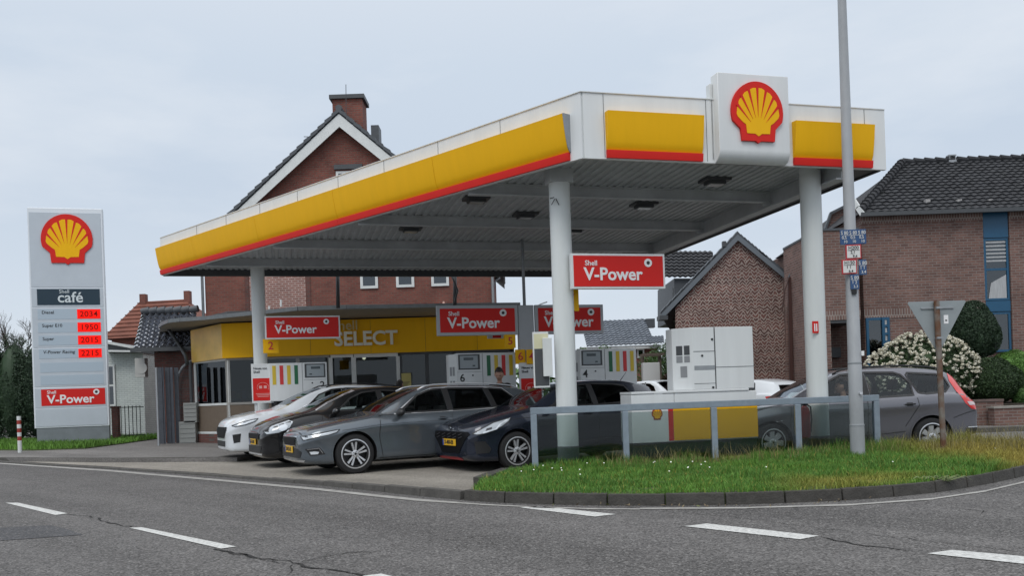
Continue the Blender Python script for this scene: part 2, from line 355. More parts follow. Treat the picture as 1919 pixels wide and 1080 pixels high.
crack([(400, 1028), (470, 1043), (540, 1052), (575, 1062), (640, 1072), (700, 1082)], .013, amp=.035)
crack([(410, 1031), (480, 1047), (545, 1056)], .010, amp=.04)
crack([(555, 1055), (600, 1046), (660, 1036), (720, 1034)], .006)
crack([(555, 1056), (540, 1078)], .006)
crack([(400, 940), (470, 933), (520, 926)], .003, amp=.02)
crack([(600, 1041), (660, 1037), (705, 1031)], .005)
crack([(460, 1020), (505, 1011)], .004)
crack([(870, 1009), (930, 1002)], .004)
crack([(1535, 1007), (1600, 1020), (1690, 1030), (1740, 1036)], .009, amp=.025)
crack([(1290, 962), (1400, 972), (1535, 990), (1700, 1010), (1919, 1035)], .004, amp=.03)
crack([(1805, 955), (1840, 958), (1856, 959)], .008)
struct(b.done('road_crack', CRK, fix=False))
# ================================================================ leaves, grass
import numpy as np
rng = np.random.default_rng(5)
def leaf_mat(name, c1, c2, c3=None, rough=.55):
    m = bpy.data.materials.new(name); m.use_nodes = True; t = m.node_tree; b_ = t.nodes['Principled BSDF']; b_.inputs['Roughness'].default_value = rough; b_.inputs['Specular IOR Level'].default_value = .3
    g = t.nodes.new('ShaderNodeNewGeometry'); r = t.nodes.new('ShaderNodeValToRGB'); t.links.new(g.outputs['Random Per Island'], r.inputs[0])
    r.color_ramp.elements[0].color = (*c1, 1); r.color_ramp.elements[1].color = (*c2, 1)
    if c3: q = r.color_ramp.elements.new(.8); q.color = (*c2, 1); r.color_ramp.elements[-1].color = (*c3, 1)
    t.links.new(r.outputs[0], b_.inputs['Base Color']); return m
def leaves(name, pts, nrm, size, m, parent=None, jit=.7, aspect=.6):
    n = len(pts); d = nrm+rng.normal(0, jit, (n, 3)); d /= np.linalg.norm(d, axis=1)[:, None]
    a = np.cross(d, rng.normal(0, 1, (n, 3))); a /= np.linalg.norm(a, axis=1)[:, None]+1e-9; c = np.cross(d, a)
    s = size*rng.uniform(.6, 1.3, (n, 1))
    v = np.stack([pts-a*s, pts-c*s*aspect*.6, pts+a*s, pts+c*s*aspect*.6], 1).reshape(-1, 3)
    me = bpy.data.meshes.new(name); me.from_pydata(v.tolist(), [], np.arange(4*n).reshape(-1, 4).tolist()); return link(name, me, m, parent)
def blob_points(n, c, r, lumps=14, lump=.28, shell=.35, flatbottom=None, seed=1):
    g = np.random.default_rng(seed); d = g.normal(0, 1, (n, 3)); d /= np.linalg.norm(d, axis=1)[:, None]
    L = g.normal(0, 1, (lumps, 3)); L /= np.linalg.norm(L, axis=1)[:, None]
    k = np.maximum(0, (d@L.T-.72)/.28).max(1)
    rad = (1-lump+lump*k)*(1-shell*g.random(n)**2.2)
    p = d*rad[:, None]*np.array(r)
    if flatbottom is not None: p[:, 2] = np.maximum(p[:, 2], flatbottom+g.normal(0, .03, n))
    return p+np.array(c), d
def grass(name, poly, n, hfun, cfun, m, zfun, label, w=.006, clump=0):
    xs = [p[0] for p in poly]; ys = [p[1] for p in poly]
    P = np.stack([rng.uniform(min(xs), max(xs), n*2), rng.uniform(min(ys), max(ys), n*2)], 1)
    ins = np.zeros(len(P), bool); j = len(poly)-1
    for i in range(len(poly)):
        xi, yi = poly[i][0], poly[i][1]; xj, yj = poly[j][0], poly[j][1]
        if yi != yj:
            q = ((yi > P[:, 1]) != (yj > P[:, 1])) & (P[:, 0] < (xj-xi)*(P[:, 1]-yi)/(yj-yi)+xi); ins ^= q
        j = i
    P = P[ins]
    if clump: P = P[rng.random(len(P)) < 1-clump*np.clip(wob(P, 7.3, 2)*wob(P, 5.1, 4)*2.4-.35, 0, 1)]
    P = P[:n]; n = len(P)
    h = hfun(P)*rng.uniform(.5, 1.3, n); z = zfun(P)
    a = rng.uniform(0, 2*pi, n); lean = rng.normal(0, .33, (n, 2))*h[:, None]
    dx = np.cos(a)*w; dy = np.sin(a)*w
    b0 = np.stack([P[:, 0]-dx, P[:, 1]-dy, z], 1); b1 = np.stack([P[:, 0]+dx, P[:, 1]+dy, z], 1)
    m0 = np.stack([P[:, 0]-dx*.8+lean[:, 0]*.35, P[:, 1]-dy*.8+lean[:, 1]*.35, z+h*.55], 1); m1 = np.stack([P[:, 0]+dx*.8+lean[:, 0]*.35, P[:, 1]+dy*.8+lean[:, 1]*.35, z+h*.55], 1)
    t_ = np.stack([P[:, 0]+lean[:, 0], P[:, 1]+lean[:, 1], z+h], 1)
    v = np.stack([b0, b1, m1, m0, t_], 1).reshape(-1, 3)
    f = []
    for i in range(n): k = i*5; f.append((k, k+1, k+2, k+3)); f.append((k+3, k+2, k+4))
    me = bpy.data.meshes.new(name); me.from_pydata(v.tolist(), [], f)
    ca = me.color_attributes.new('tint', 'FLOAT_COLOR', 'POINT'); cc = cfun(P)
    cc = np.clip(cc*rng.uniform(.65, 1.35, (n, 1)), 0, 1); cc = np.concatenate([cc, np.ones((n, 1))], 1)
    ca.data.foreach_set('color', np.repeat(cc, 5, 0).astype(np.float32).ravel())
    return stuff(link(name, me, m), label, 'grass')
GM = bpy.data.materials.new('grass_blade'); GM.use_nodes = True
_a = GM.node_tree.nodes.new('ShaderNodeAttribute'); _a.attribute_name = 'tint'; GM.node_tree.links.new(_a.outputs['Color'], GM.node_tree.nodes['Principled BSDF'].inputs['Base Color'])
GM.node_tree.nodes['Principled BSDF'].inputs['Roughness'].default_value = .6; GM.node_tree.nodes['Principled BSDF'].inputs['Specular IOR Level'].default_value = .25
def wob(P, s, k=0): return .5+.5*np.sin(P[:, 0]*s+k+1.7*np.sin(P[:, 1]*s*.8+k))*np.cos(P[:, 1]*s*1.3+k*2)
def isl_h(P):
    x, y = P[:, 0], P[:, 1]
    back = np.clip((y-(11.4+.12*x))/1.4, 0, 1)
    h = .04+.045*wob(P, 2.3)+.045*back
    h *= .75+.9*np.clip(wob(P, 6.1, 3)*wob(P, 4.3, 1)*2-.3, 0, 1)
    h += np.clip((x-3.5)/2.5, 0, 1)*(.045+.05*wob(P, 3.1, 2))*(.35+.8*back)
    return h
def isl_c(P):
    x = P[:, 0]; g = np.array([.118, .25, .040]); y_ = np.array([.38, .29, .07]); d = np.array([.065, .155, .032])
    k = np.clip((x-5.6)/.9, 0, 1)*.85*np.clip(.4+wob(P, 1.3, .5), 0, 1)
    k = np.maximum(k, np.clip(wob(P, 1.1, 1.2)-.62, 0, 1)*2.0*np.clip((x-2.6)/1, 0, 1))
    k = np.maximum(k, (rng.random(len(P)) < .06)*.8)[:, None]; q = wob(P, 2.7, 4)[:, None]
    return (g*(1-q*.55)+d*q*.55)*(1-k)+y_*k
grass('verge_grass', isoil, 135000, isl_h, isl_c, GM, lambda P: np.full(len(P), .118), 'rough grass verge inside the curved kerb, yellowing towards the right end', .0036, .75)
# seed stalks and weeds rising above the verge
def stalk_c(P): return np.tile(np.array([[.22, .19, .08]]), (len(P), 1))
grass('seeding_grass', [(1.2, 12.1), (3.2, 12.2), (5.2, 12.8), (7.8, 12.0), (8.0, 13.4), (6.6, 13.6), (3.5, 13.0), (1.2, 12.75)], 1300, lambda P: np.full(len(P), .25)+.14*np.clip((P[:, 0]-5)/2, 0, 1), stalk_c, GM, lambda P: np.full(len(P), .12), 'tall thin seeding grass stalks along the foot of the railing', .003)
b = B()
for _ in range(24):
    x = random.uniform(.0, 2.6) if random.random() < .9 else random.uniform(3, 7.5); y = random.uniform(10.3, 12.2) if x < 3 else random.uniform(10.2, 12.5)
    z = .12+random.uniform(.08, .14); r = .010
    b.face([(x+r*cos(k*1.05), y+r*.8*sin(k*1.05), z+.6*r*sin(k*1.05)) for k in range(6)])
stuff(b.done('daisy', mat('daisy_petals', (.75, .75, .68), .7), fix=False), 'scattered small white daisies in the grass verge', 'flowers')
# weeds and leaf litter caught against the kerb
P_ = []
for k in range(260):
    x = random.choice((random.gauss(1828, 22), random.gauss(1762, 14), random.uniform(1000, 1900))); q = G(min(1915, max(900, x)), 0, 0) if False else None
    yk = 949-max(0, (x-1400))**1.62*.00235 if x > 1400 else 948; q = G(x, yk+random.uniform(-1.5, 2.0), .012); P_.append((q.x, q.y, .012+random.random()*.02))
leaf_m = leaf_mat('leaf_litter', (.10, .07, .04), (.20, .16, .09), (.09, .14, .04))
stuff(leaves('leaf_litter', np.array(P_), np.tile([[0, 0, 1.]], (len(P_), 1)), .022, leaf_m, jit=.5), 'dry leaf litter and scraps of weed lying against the verge kerb', 'litter')
wp = G(1762, 903, .1); b = B()
for k in range(26):
    a = random.uniform(0, 2*pi); l = random.uniform(.1, .30); p = wp+Vector((random.uniform(-.14, .14), random.uniform(-.05, .05), 0)); q = p+Vector((cos(a)*l, -abs(sin(a))*l*.6, .07)); r = q+Vector((cos(a)*l*.5, -.03, -.06)); w_ = Vector((0, .008, .004))
    b.face([p-w_, q-w_, q+w_, p+w_]); b.face([q-w_, r, q+w_])
tag(b.done('weed', mat('weed_green', (.13, .17, .06), .7), fix=False), 'straggling weed hanging over the kerb below the give way sign', 'plant')
# grass behind the left pavement
lg = [G(-300, 850, .1), G(0, 845, .1), G(60, 845.5, .1), G(160, 842, .1), G(230, 833, .1), G(292, 824, .1), (-10.9, 29.5), (-13.5, 33), (-40, 34)]
lgp = [(p[0], p[1]) for p in lg]
b = B(); b.slab(lgp, .1, .13); struct(b.done('lawn', SOIL))
grass('lawn_grass', lgp, 48000, lambda P: .13+.07*wob(P, 1.2)+.10*np.clip((P[:, 0]+13.5)/2, 0, 1), lambda P: np.array([.14, .29, .045])*(1-.4*wob(P, .9)[:, None])+0*P[:, :1], GM, lambda P: np.full(len(P), .125), 'mown grass strip around the foot of the price pylon', .011)
# ================================================================ CANOPY
ZT = 5.50; ZB = 4.56
K0 = G(1088, 172, ZT); K0.z = 0
LW = 5.07/.967*.985; LFRONT = 5.03; KR = K0+U*LFRONT; KL = K0+VS*13.55
sR = 13.05  # right side runs square to the front
FR = KR+WV*11.55
# far edge from KL along U until the right side line
_d = FR-KL; FRr = KR+WV*((KL-KR).dot(WV))  # point on right side level with KL
can = thing('fuel_canopy', 'long tapering forecourt canopy with white, yellow and red edge over the pumps', 'canopy', (0, 0, 0))
def loc2(o): return o
# deck: shallow corrugated soffit, ribs run along WV
wid = (FRr-KL).length; dep = (KL-K0).dot(WV)
b = B(); n = 150
def deckpt(s, t):  # s across along U from right edge leftwards, t along WV
    return KR-U*s+WV*t
def leftlimit(t): return LFRONT+(t/dep)*(wid-LFRONT)
step = .11; x = 0.0; k = 0
prof = []
while x < wid-.12:
    prof += [(x, 0), (x+.065, 0), (x+.08, .022), (x+.145-.015, .022)]; x += .145
prof.append((x, 0))
for (x0, h0), (x1, h1) in zip(prof, prof[1:]):
    def tmin(s): return max(0.05, (s-LFRONT)/(wid-LFRONT)*dep+.1)
    a0, a1 = tmin(x0), tmin(x1)
    if a0 > dep-.1 or a1 > dep-.1: continue
    b.face([deckpt(x0, a0)+Z*(ZB+.14+h0), deckpt(x1, a1)+Z*(ZB+.14+h1), deckpt(x1, dep-.06)+Z*(ZB+.14+h1), deckpt(x0, dep-.06)+Z*(ZB+.14+h0)])
b.done('soffit', DECK, can, fix=False, weld=.001)
b = B(); b.slab([K0+U*.1+WV*.1, KR-U*.1+WV*.1, FRr-U*.1-WV*.1, KL+U*.2-WV*.1], ZB+.42, ZT-.12); b.done('roof_deck', GREY, can)
# cross beams parallel to the front
for i, t in enumerate((2.15, 4.7, 7.25, 9.75)):
    l = leftlimit(t)
    b = B(); p = deckpt(.75, t); q = deckpt(l-.12, t)
    b.bar(p+Z*(ZB+.05), q+Z*(ZB+.05), .012, .17); b.bar(p+Z*(ZB-.04), q+Z*(ZB-.04), .12, .016); b.bar(p+Z*(ZB+.132), q+Z*(ZB+.132), .12, .014)
    s = 1.0
    while s < l-.3:
        c = deckpt(s, t)+Z*(ZB+.15)-WV*.07; b.bar(c-U*.03, c+U*.03, .02, .02); s += .29
    b.done('cross_beam', DECK2, can, fix=False)
# main beam along the right side with gutter and pipe
b = B(); p = deckpt(.72, .12); q = deckpt(.72, dep-.05)
b.bar(p+Z*(ZB+.09), q+Z*(ZB+.09), .02, .44); b.bar(p+Z*(ZB-.13), q+Z*(ZB-.13), .2, .025); 
for t in (2.15, 4.7, 7.25, 9.75): c = deckpt(.80, t); b.bar(c+Z*(ZB-.1), c+Z*(ZB+.14), .02, .16, up=(1, 0, 0))
b.done('main_beam', DECK2, can, fix=False)
b = B(); b.tube([deckpt(.52, .6)+Z*(ZB-.06), deckpt(.52, dep-.1)+Z*(ZB-.06)], .055, 10); b.done('drain_pipe', DGREY, can, smooth=True)
b = B(); b.bar(deckpt(.3, .15)+Z*(ZB+.04), deckpt(.3, dep)+Z*(ZB+.04), .5, .03); b.bar(deckpt(.05, .1)+Z*(ZB+.10), deckpt(.05, dep)+Z*(ZB+.10), .05, .2); b.done('right_gutter', DGREY, can, fix=False)
b = B(); b.bar(deckpt(.2, dep-.02)+Z*(ZB+.09), deckpt(wid-.05, dep-.02)+Z*(ZB+.09), .06, .22); b.bar(deckpt(.2, dep-.02)+Z*(ZB+.45), deckpt(wid-.05, dep-.02)+Z*(ZB+.45), .04, .9); b.done('rear_fascia', DGREY, can, fix=False)
b = B(); b.bar(KR+WV*.05+Z*(ZB+.5), FRr+Z*(ZB+.5), .05, .86); b.done('right_fascia', WHITE, can, fix=False)
# long street-side fascia
NL = Vector((-VS.y, VS.x, 0)); NL = NL if NL.dot(Vector((-1, -1, 0))) > 0 else -NL
Lf = (KL-K0).length; Lu = LFRONT
def fascia(name, P0, D, N, L, s0, s1, prof, m, joints=None, capm=None):
    b = B(); rows = []
    ss = [s0, s1]
    for s in ss: rows.append([b.bm.verts.new(P0+D*s+N*o+Z*z) for o, z in prof])
    for A_, B_ in zip(rows, rows[1:]):
        for i in range(len(prof)-1): b.bm.faces.new((A_[i], A_[i+1], B_[i+1], B_[i]))
    for r in (rows[0], rows[-1]): b.bm.faces.new(r)
    b.bm.faces.new([rows[0][0], rows[-1][0], rows[-1][-1], rows[0][-1]])
    return b.done(name, m, can, smooth=35)
def yprof(z0, z1, bulge): return [(.0, z0)]+[(.012+bulge*(sin(pi*.5*(1-t))**.8 if t > 0 else 1)*1.0, z0+(z1-z0)*t) for t in [i/8 for i in range(9)]]+[(.0, z1)]
H_ = ZT-ZB
zy1 = ZT-.285*H_; zy0 = ZT-.865*H_
whp = [(-.06, ZB), (0, ZB), (0, ZT), (-.06, ZT)]
fascia('fascia_panel', K0, VS, NL, Lf, 0.001, Lf, whp, WHITE)
def ybulge(t): return .02+.10*sin(pi*min(1, t*.98))**.7
def yp(b0=.11): return [(-.01, zy0)]+[(b0*(1-(1-t)**2.2)*.0+.03+b0*(1-abs(2*(1-t)-1)**2.4)*1.0, zy0+(zy1-zy0)*t) for t in [i/10 for i in range(11)]]+[(-.01, zy1)]
def yp2(b0): return [(-.01, zy0), (.02, zy0)]+[(.02+b0*(t**.55), zy0+(zy1-zy0)*t) for t in [i/10 for i in range(1, 10)]]+[(.02+b0, zy1-.01), (-.01, zy1)]
seg = [.22, 3.05, 5.9, 8.75, 11.6, Lf-.02]
for a, c in zip(seg, seg[1:]): fascia('yellow_panel', K0, VS, NL, Lf, a+.004, c-.004, yp2(.13), YEL)
fascia('yellow_panel_end', K0, VS, NL, Lf, .205, .219, yp2(.135), GREY)
rp = [(-.01, ZB+.012), (.035, ZB+.012), (.05, zy0-.03), (.05, zy0-.004), (-.01, zy0-.004)]
for a, c in ((.22, 5.9), (5.9, 11.6), (11.6, Lf-.02)): fascia('red_strip', K0, VS, NL, Lf, a+.002, c-.002, rp, RED)
# front fascia
NF = -WV
fascia('fascia_panel', K0, U, NF, Lu, 0.03, Lu, whp, WHITE)
for a, c in ((.36, 1.86), (3.38, 4.76)):
    fascia('yellow_panel', K0, U, NF, Lu, a, c, yp2(.10), YEL)
    fascia('red_strip', K0, U, NF, Lu, a, c+.002, rp, RED)
b = B()
for s in (.34, 1.95, 4.66): b.bar(K0+U*s+NF*.002+Z*(ZB+.02), K0+U*s+NF*.002+Z*(ZT-.01), .006, .006)
for s in (3.05, 5.9, 8.75, 11.6, 1.6, 4.5, 7.3, 10.2): b.bar(K0+VS*s+NL*.002+Z*(zy1+.01), K0+VS*s+NL*.002+Z*(ZT-.01), .006, .006)
b.done('panel_joint', DGREY, can, fix=False)
b = B(); b.slab([K0+NL*.012+NF*.012, K0+U*Lu+NF*.012, K0+U*Lu+WV*.15, K0+U*.2+WV*.15, KL+U*.2, KL+NL*.012], ZT, ZT+.012); b.done('top_flashing', WHITE, can, fix=False)
# lights under the deck
for lx_, ly_ in ((1340, 338), (1207, 383), (893, 372), (770, 428), (1075, 430), (985, 402)):
    c = G(lx_, ly_, ZB+.12)
    b = B(); b.bar(c-U*.22, c+U*.22, .34, .05); b.bar(c-U*.15-Z*.05, c+U*.15-Z*.05, .22, .05); o = b.done('soffit_light', DGREY, can, fix=False)
    b = B(); b.bar(c-U*.12-Z*.08, c+U*.12-Z*.08, .17, .012); b.done('lens', mat('lamp_glass', (.45, .46, .46), .2), o)
# shell logo box on the front
def pecten(parent, size, x, z, y, m1=RED, m2=YEL, d=.02, simple=False):
    h = 265.0
    def P(a, c): return (x+(a-525)/h*size, z-(c-480)/h*size)
    red = [P(525+262*cos(R(a)), 457-279*sin(R(a))) for a in range(-18, 199, 6)]
    red += [P(350, 612), P(362, 722), P(500, 722), P(527, 742), P(554, 722), P(692, 722), P(704, 612)]
    b = B(); b.xz(red, y-d, y); o = b.done('emblem_backing', m1, parent)
    yl = [(412, 655), (402, 575), (372, 555), (322, 508), (312, 482), (320, 420)]
    ends = [(326, 405), (368, 323), (440, 262), (527, 236), (614, 262), (688, 323), (731, 405)]
    for (ax, ay), (bx, by) in zip(ends, ends[1:]):
        mx, my = (ax+bx)/2, (ay+by)/2; nx, ny = mx-527, my-480; l = math.hypot(nx, ny); q = 11
        yl += [(ax*.9+bx*.1, ay*.9+by*.1), (mx+nx/l*q*.8, my+ny/l*q*.8), (ax*.1+bx*.9, ay*.1+by*.9)]
    yl += [(736, 420), (744, 482), (734, 508), (684, 555), (652, 575), (642, 655), (560, 657), (527, 680), (494, 657)]
    b = B(); b.xz([P(*p) for p in yl], y-d-.006, y-d+.001); b.done('emblem_shell', m2, parent)
    inn = [(452, 552), (474, 525), (502, 512), (528, 508), (555, 512), (582, 525), (604, 552)]
    b = B()
    if simple: ends = [(326,405),(400,290),(527,236),(655,290),(731,405)]; inn = [inn[0], inn[2], inn[3], inn[4], inn[6]]
    for (ax, ay), (bx, by) in zip(ends, inn):
        nx, ny = ax-bx, ay-by; l = math.hypot(nx, ny); nx /= l; ny /= l; w = 13
        ox, oy = ax+nx*14, ay+ny*14
        b.xz([P(ox-ny*w, oy+nx*w), P(bx, by), P(ox+ny*w, oy-nx*w)], y-d-.010, y-d-.005)
    b.done('emblem_rib', m1, parent)
box = Vector(K0+U*2.66); bx = bpy.data.objects.new('logo_box', None)
lb = thing('logo_box', 'square white box with the large red and yellow scallop emblem on the canopy front', 'logo sign', (box.x, box.y, 0), AU)
BW = .585; zt_, zb_ = 5.86, 4.56
pf = [(-.15, zt_), (-.15, zb_+.17)]+[(-.15+.17*(1-cos(R(a))), zb_+.17-.17*sin(R(a))) for a in (20, 40, 60, 80, 90)]+[(.06, zb_), (.06, zt_)]
b = B(); b.prism([(-BW, y, z) for y, z in pf], (2*BW, 0, 0)); b.done('casing', WHITE, lb, smooth=35, bevel=.01)
b = B(); b.box(-BW-.05, -BW-.002, .0, .12, 4.60, zt_-.12); b.done('side_return', WHITE2, lb, bevel=.01)
pecten(lb, .43, .03, 5.25, -.152, d=.04)
# ---- columns
def column(p, z1, r, lab, capz=None):
    t = thing('canopy_column', lab, 'column', (p[0], p[1], 0), AU, 'round white canopy columns')
    b = B(); b.lathe([(r, .41), (r, z1)], n=32); b.done('shaft', COLW, t, smooth=40)
    b = B(); b.lathe([(r+.004, 0), (r+.004, .41)], n=32); b.done('plinth', mat('plinth_grey', (.13, .14, .15), .8, noise=.2), t, smooth=40)
    if z1 < 4.8: b = B(); b.box(-.19, .19, -.14, .14, z1, ZB+.42); b.done('head_bracket', DECK2, t, bevel=.01)
    return t
c1 = At(1048, 340, 13.4); column(c1, 4.50, .165, 'white canopy column nearest the railing, carrying a fuel sign')
c2 = At(1523, 470, 13.85); t2 = column(c2, ZB+.36, .165, 'white canopy column standing by the grey estate car')
c3 = At(486, 600, 21.3); column(c3, 4.62, .165, 'white canopy column at the far street end beside pump 2')
b = B(); b.box(-.235, -.20, -.165, -.162, 2.12, 2.30)
b = B(); b.box(-.165, -.055, -.172, -.165, 2.05, 2.24); o = b.done('extinguisher_sticker', REDS, t2)
b = B(); b.box(-.135, -.115, -.175, -.1721, 2.08, 2.2); b.box(-.1, -.08, -.175, -.1721, 2.08, 2.2); b.done('pictogram', TEXTW, o)
b = B()
for a in ((1031, 372, 1031+8, 370), (1034, 384, 1040, 373), (1042, 372, 1048, 384)):
    b.bar(At(a[0], a[1], 13.22), At(a[2], a[3], 13.22), .012, .012)
tag(b.done('graffiti_tag', BLACK, fix=False), 'small black scribble near the top of the nearest canopy column', 'graffiti')
# card panel on column 1
t = thing('notice_case', 'flat dark and cream notice case fixed to the side of the nearest canopy column', 'notice case', tuple(At(1017, 700, 13.25)), R(4))
zz = t.location.z
b = B(); b.box(-.135, .11, -.02, .03, 1.33-zz, 2.19-zz); b.done('case', WHITE2, t, bevel=.004)
b = B(); b.box(-.115, .10, -.024, -.0201, 1.36-zz, 1.93-zz); b.done('dark_panel', DGREY, t)
b = B(); b.box(-.115, .10, -.024, -.0201, 1.932-zz, 2.16-zz); b.done('cream_panel', mat('cream', (.62, .60, .40), .5), t)
b = B(); b.box(.01, .15, -.10, -.03, 1.50-zz, 2.09-zz); b.done('side_box', WHITE2, t, bevel=.006)
# ---- fuel signs
def vpower(parent, w, h, z, x, y=-.03, frame=.035, m=REDS, fm=None):
    b = B(); b.box(x-w/2, x+w/2, y-.0, y+.09, z-h/2, z+h/2); b.done('frame', fm or WHITE, parent, bevel=.006)
    b = B(); b.box(x-w/2+frame, x+w/2-frame, y-.006, y-.0005, z-h/2+frame, z+h/2-frame); b.done('red_face', m, parent)
    text('Shell', h*.20, (x-w*.36, y-.009, z+h*.22), TEXTW, parent, bold=.015, align='LEFT')
    text('V-Power', h*.50, (x-w*.37, y-.009, z-h*.10), TEXTW, parent, bold=.022, align='LEFT', sx=.98)
    b = B(); cx, cz = x+w*.315, z+h*.24; r = h*.12
    b.lathe([(r, y-.012), (r, y-.0061)], 'y', (cx, 0, cz), 20); o = b.done('badge', TEXTW, parent)
    b = B(); b.lathe([(r*.42, y-.016), (r*.42, y-.0121)], 'y', (cx, 0, cz), 14); b.done('badge_centre', TEXTK, o)
def number(parent, n, s, x, z, y=-.03, h=None):
    h = h or s
    b = B(); b.box(x-s/2, x+s/2, y, y+.05, z-h/2, z+h/2); b.done('number_plate', YELS, parent, bevel=.005)
    if n: text(n, h*.78, (x, y-.004, z), TEXTR, parent, name='number', bold=.01)
p = At(1159, 509, 13.35); t = thing('fuel_sign', 'red fuel sign with white frame hanging beside the nearest canopy column', 'fuel sign', (p.x, p.y, 0), AU, 'red fuel signs under the canopy')
vpower(t, 1.55, .545, p.z, 0)
p = At(1070, 563, 13.5); t = thing('pump_number', 'yellow number 7 plate half hidden by the nearest canopy column', 'number plate', (p.x, p.y, 0), AU)
number(t, '7', .27, 0, p.z, 0, .34)
p = At(568, 614, 20.6); t = thing('fuel_sign', 'red fuel sign on the far street-end column above pump 2', 'fuel sign', (p.x, p.y, 0), AU, 'red fuel signs under the canopy')
vpower(t, 1.75, .55, p.z, 0)
p = At(508, 649, 20.6); t = thing('pump_number', 'yellow number 2 plate under the street-end fuel sign', 'number plate', (p.x, p.y, 0), AU, 'yellow pump number plates')
number(t, '2', .36, 0, p.z, 0, .34)
# double totem with two signs
p = At(987, 600, 19.2); tt = thing('sign_post', 'square grey post between the two far fuel signs, thin rod above it', 'sign post', (p.x, p.y, 0), AU)
SG = mat('sign_grey', (.42, .44, .46), .4, noise=.06, nscale=3)
b = B(); b.box(-.19, .17, -.02, .12, .12, p.z+.33); b.done('post_casing', SG, tt, bevel=.01)
b = B(); b.tube([(-.02, .05, p.z+.33), (-.02, .05, ZB+.3)], .035, 10); b.done('rod', GREY, tt, smooth=True)
t = thing('fuel_sign', 'left one of the pair of grey framed red fuel signs over pump 6', 'fuel sign', (p.x, p.y, 0), AU, 'red fuel signs under the canopy')
vpower(t, 1.82, .66, p.z, -1.12, -.05, .07, fm=SG)
t = thing('fuel_sign', 'right one of the pair of grey framed red fuel signs, partly behind the nearest column', 'fuel sign', (p.x, p.y, 0), AU, 'red fuel signs under the canopy')
vpower(t, 1.62, .66, p.z, 1.0, -.05, .07, fm=SG)
for n, x, y in (('5', 957, 640), ('6', 976, 669), ('4', 997, 669)):
    q = At(x, y, 19.0); t = thing('pump_number', {'5': 'yellow number 5 plate below the pair of red signs', '6': 'yellow number 6 plate beside pump 6', '4': 'yellow number plate next to the number 6, cut off by the column'}[n], 'number plate', (q.x, q.y, 0), AU, 'yellow pump number plates')
    number(t, n, .24 if n == '5' else .225, 0, q.z, 0, .30 if n == '5' else .32)
# ---- fuel dispensers
GRN = mat('green_nozzle', (.01, .13, .05), .4); NY = mat('yellow_nozzle', (.66, .47, .03), .4); NR = mat('red_nozzle', (.62, .03, .03), .4)
SCR = mat('display_screen', (.30, .34, .36), .25); LCD = mat('lcd', (.05, .07, .08), .2)
def pump(name, label, p, num, mirror=False, side=True, lab=True):
    t = thing('fuel_pump', label, 'fuel pump', (p.x, p.y, 0), AU, 'white fuel dispensers')
    s = -1 if mirror else 1
    def X(a, c): a *= s; c *= s; return (min(a, c), max(a, c))
    def bx(x0, x1, y0, y1, z0, z1, nm, m, par=t, bev=0): x0, x1 = X(x0, x1); b = B(); b.box(x0, x1, y0, y1, z0, z1); return b.done(nm, m, par, bevel=bev)
    bx(-.66, .70, 0, .5, 1.30, 2.22, 'upper_cabinet', WHITE, bev=.012)
    bx(-.66, .70, .05, .5, .13, 1.0, 'lower_cabinet', WHITE, bev=.012)
    bx(-.64, .68, .2, .45, 1.0, 1.3, 'nozzle_bay', BLACK)
    d = bx(-.62, -.13, -.006, -.0005, 1.85, 2.19, 'display_bezel', DGREY); bx(-.585, -.175, -.010, -.0065, 1.88, 2.16, 'display', SCR, d); bx(-.50, -.28, -.014, -.0105, 2.06, 2.12, 'readout', LCD, d); bx(-.30, -.24, -.014, -.0105, 1.92, 1.95, 'keypad', LCD, d)
    bx(-.645, -.10, -.004, -.0005, 1.795, 1.80, 'door_gap', DGREY); bx(-.075, -.067, -.004, -.0005, 1.31, 2.21, 'door_gap', DGREY)
    b = B(); b.lathe([(.018, -.012), (.018, 0)], 'y', (s*-.30, 0, 1.72), 12); b.done('lock', BLACK, t)
    text(num, .24, (s*-.54, -.004, 1.66), TEXTK, t, name='pump_number_digit', bold=.012)
    for k, m in enumerate((GRN, NY, NR, NY)):
        x = .03+k*.172
        bx(x, x+.085, -.006, -.0005, 1.70, 2.16, 'product_label', m)
        # nozzle and hose below each label
        xc = s*(x+.04); b = B(); b.box(xc-.03, xc+.03, -.02, .12, 1.10, 1.30); b.tube([(xc, .05, 1.12), (xc, -.03, 1.0), (xc+.03, -.05, .75), (xc+.05, .02, .55), (xc+.04, .1, .9), (xc+.06, .14, 1.25)], .014, 7); b.done('nozzle', BLACK, t)
    if side:
        x0, x1 = X(-.80, -.655)
        b = B(); b.prism([(s*-.66, 0, .13), (s*-.80, .22, .13), (s*-.80, .5, .13), (s*-.66, .5, .13)], (0, 0, 2.07)); b.done('side_cabinet', WHITE2, t)
        for zz_, hh in ((1.72, .2), (1.45, .16)):
            for u_ in (.25, .6):
                a = Vector((s*-.66, 0, zz_)).lerp(Vector((s*-.80, .22, zz_)), u_); c = Vector((s*-.66, 0, zz_)).lerp(Vector((s*-.80, .22, zz_)), u_+.25)
                b = B(); o_ = Vector((s*-.22, -.14, 0)).normalized()*.004; b.face([a+o_, c+o_, c+o_+Z*hh, a+o_+Z*hh]); b.done('warning_sticker', mat('sticker_grey', (.25, .26, .27), .5), t, fix=False)
    return t
pump('p6', 'white fuel pump number 6 behind the man at the pumps', At(911, 700, 19.3), '6')
pump('p4', 'white fuel pump number 4 behind the dark hatchback, right of the nearest column', At(1140, 700, 19.4), '4')
pump('p2', 'white fuel pump number 2 beside the far street-end column', At(562, 720, 20.9), '2', mirror=True, side=False)
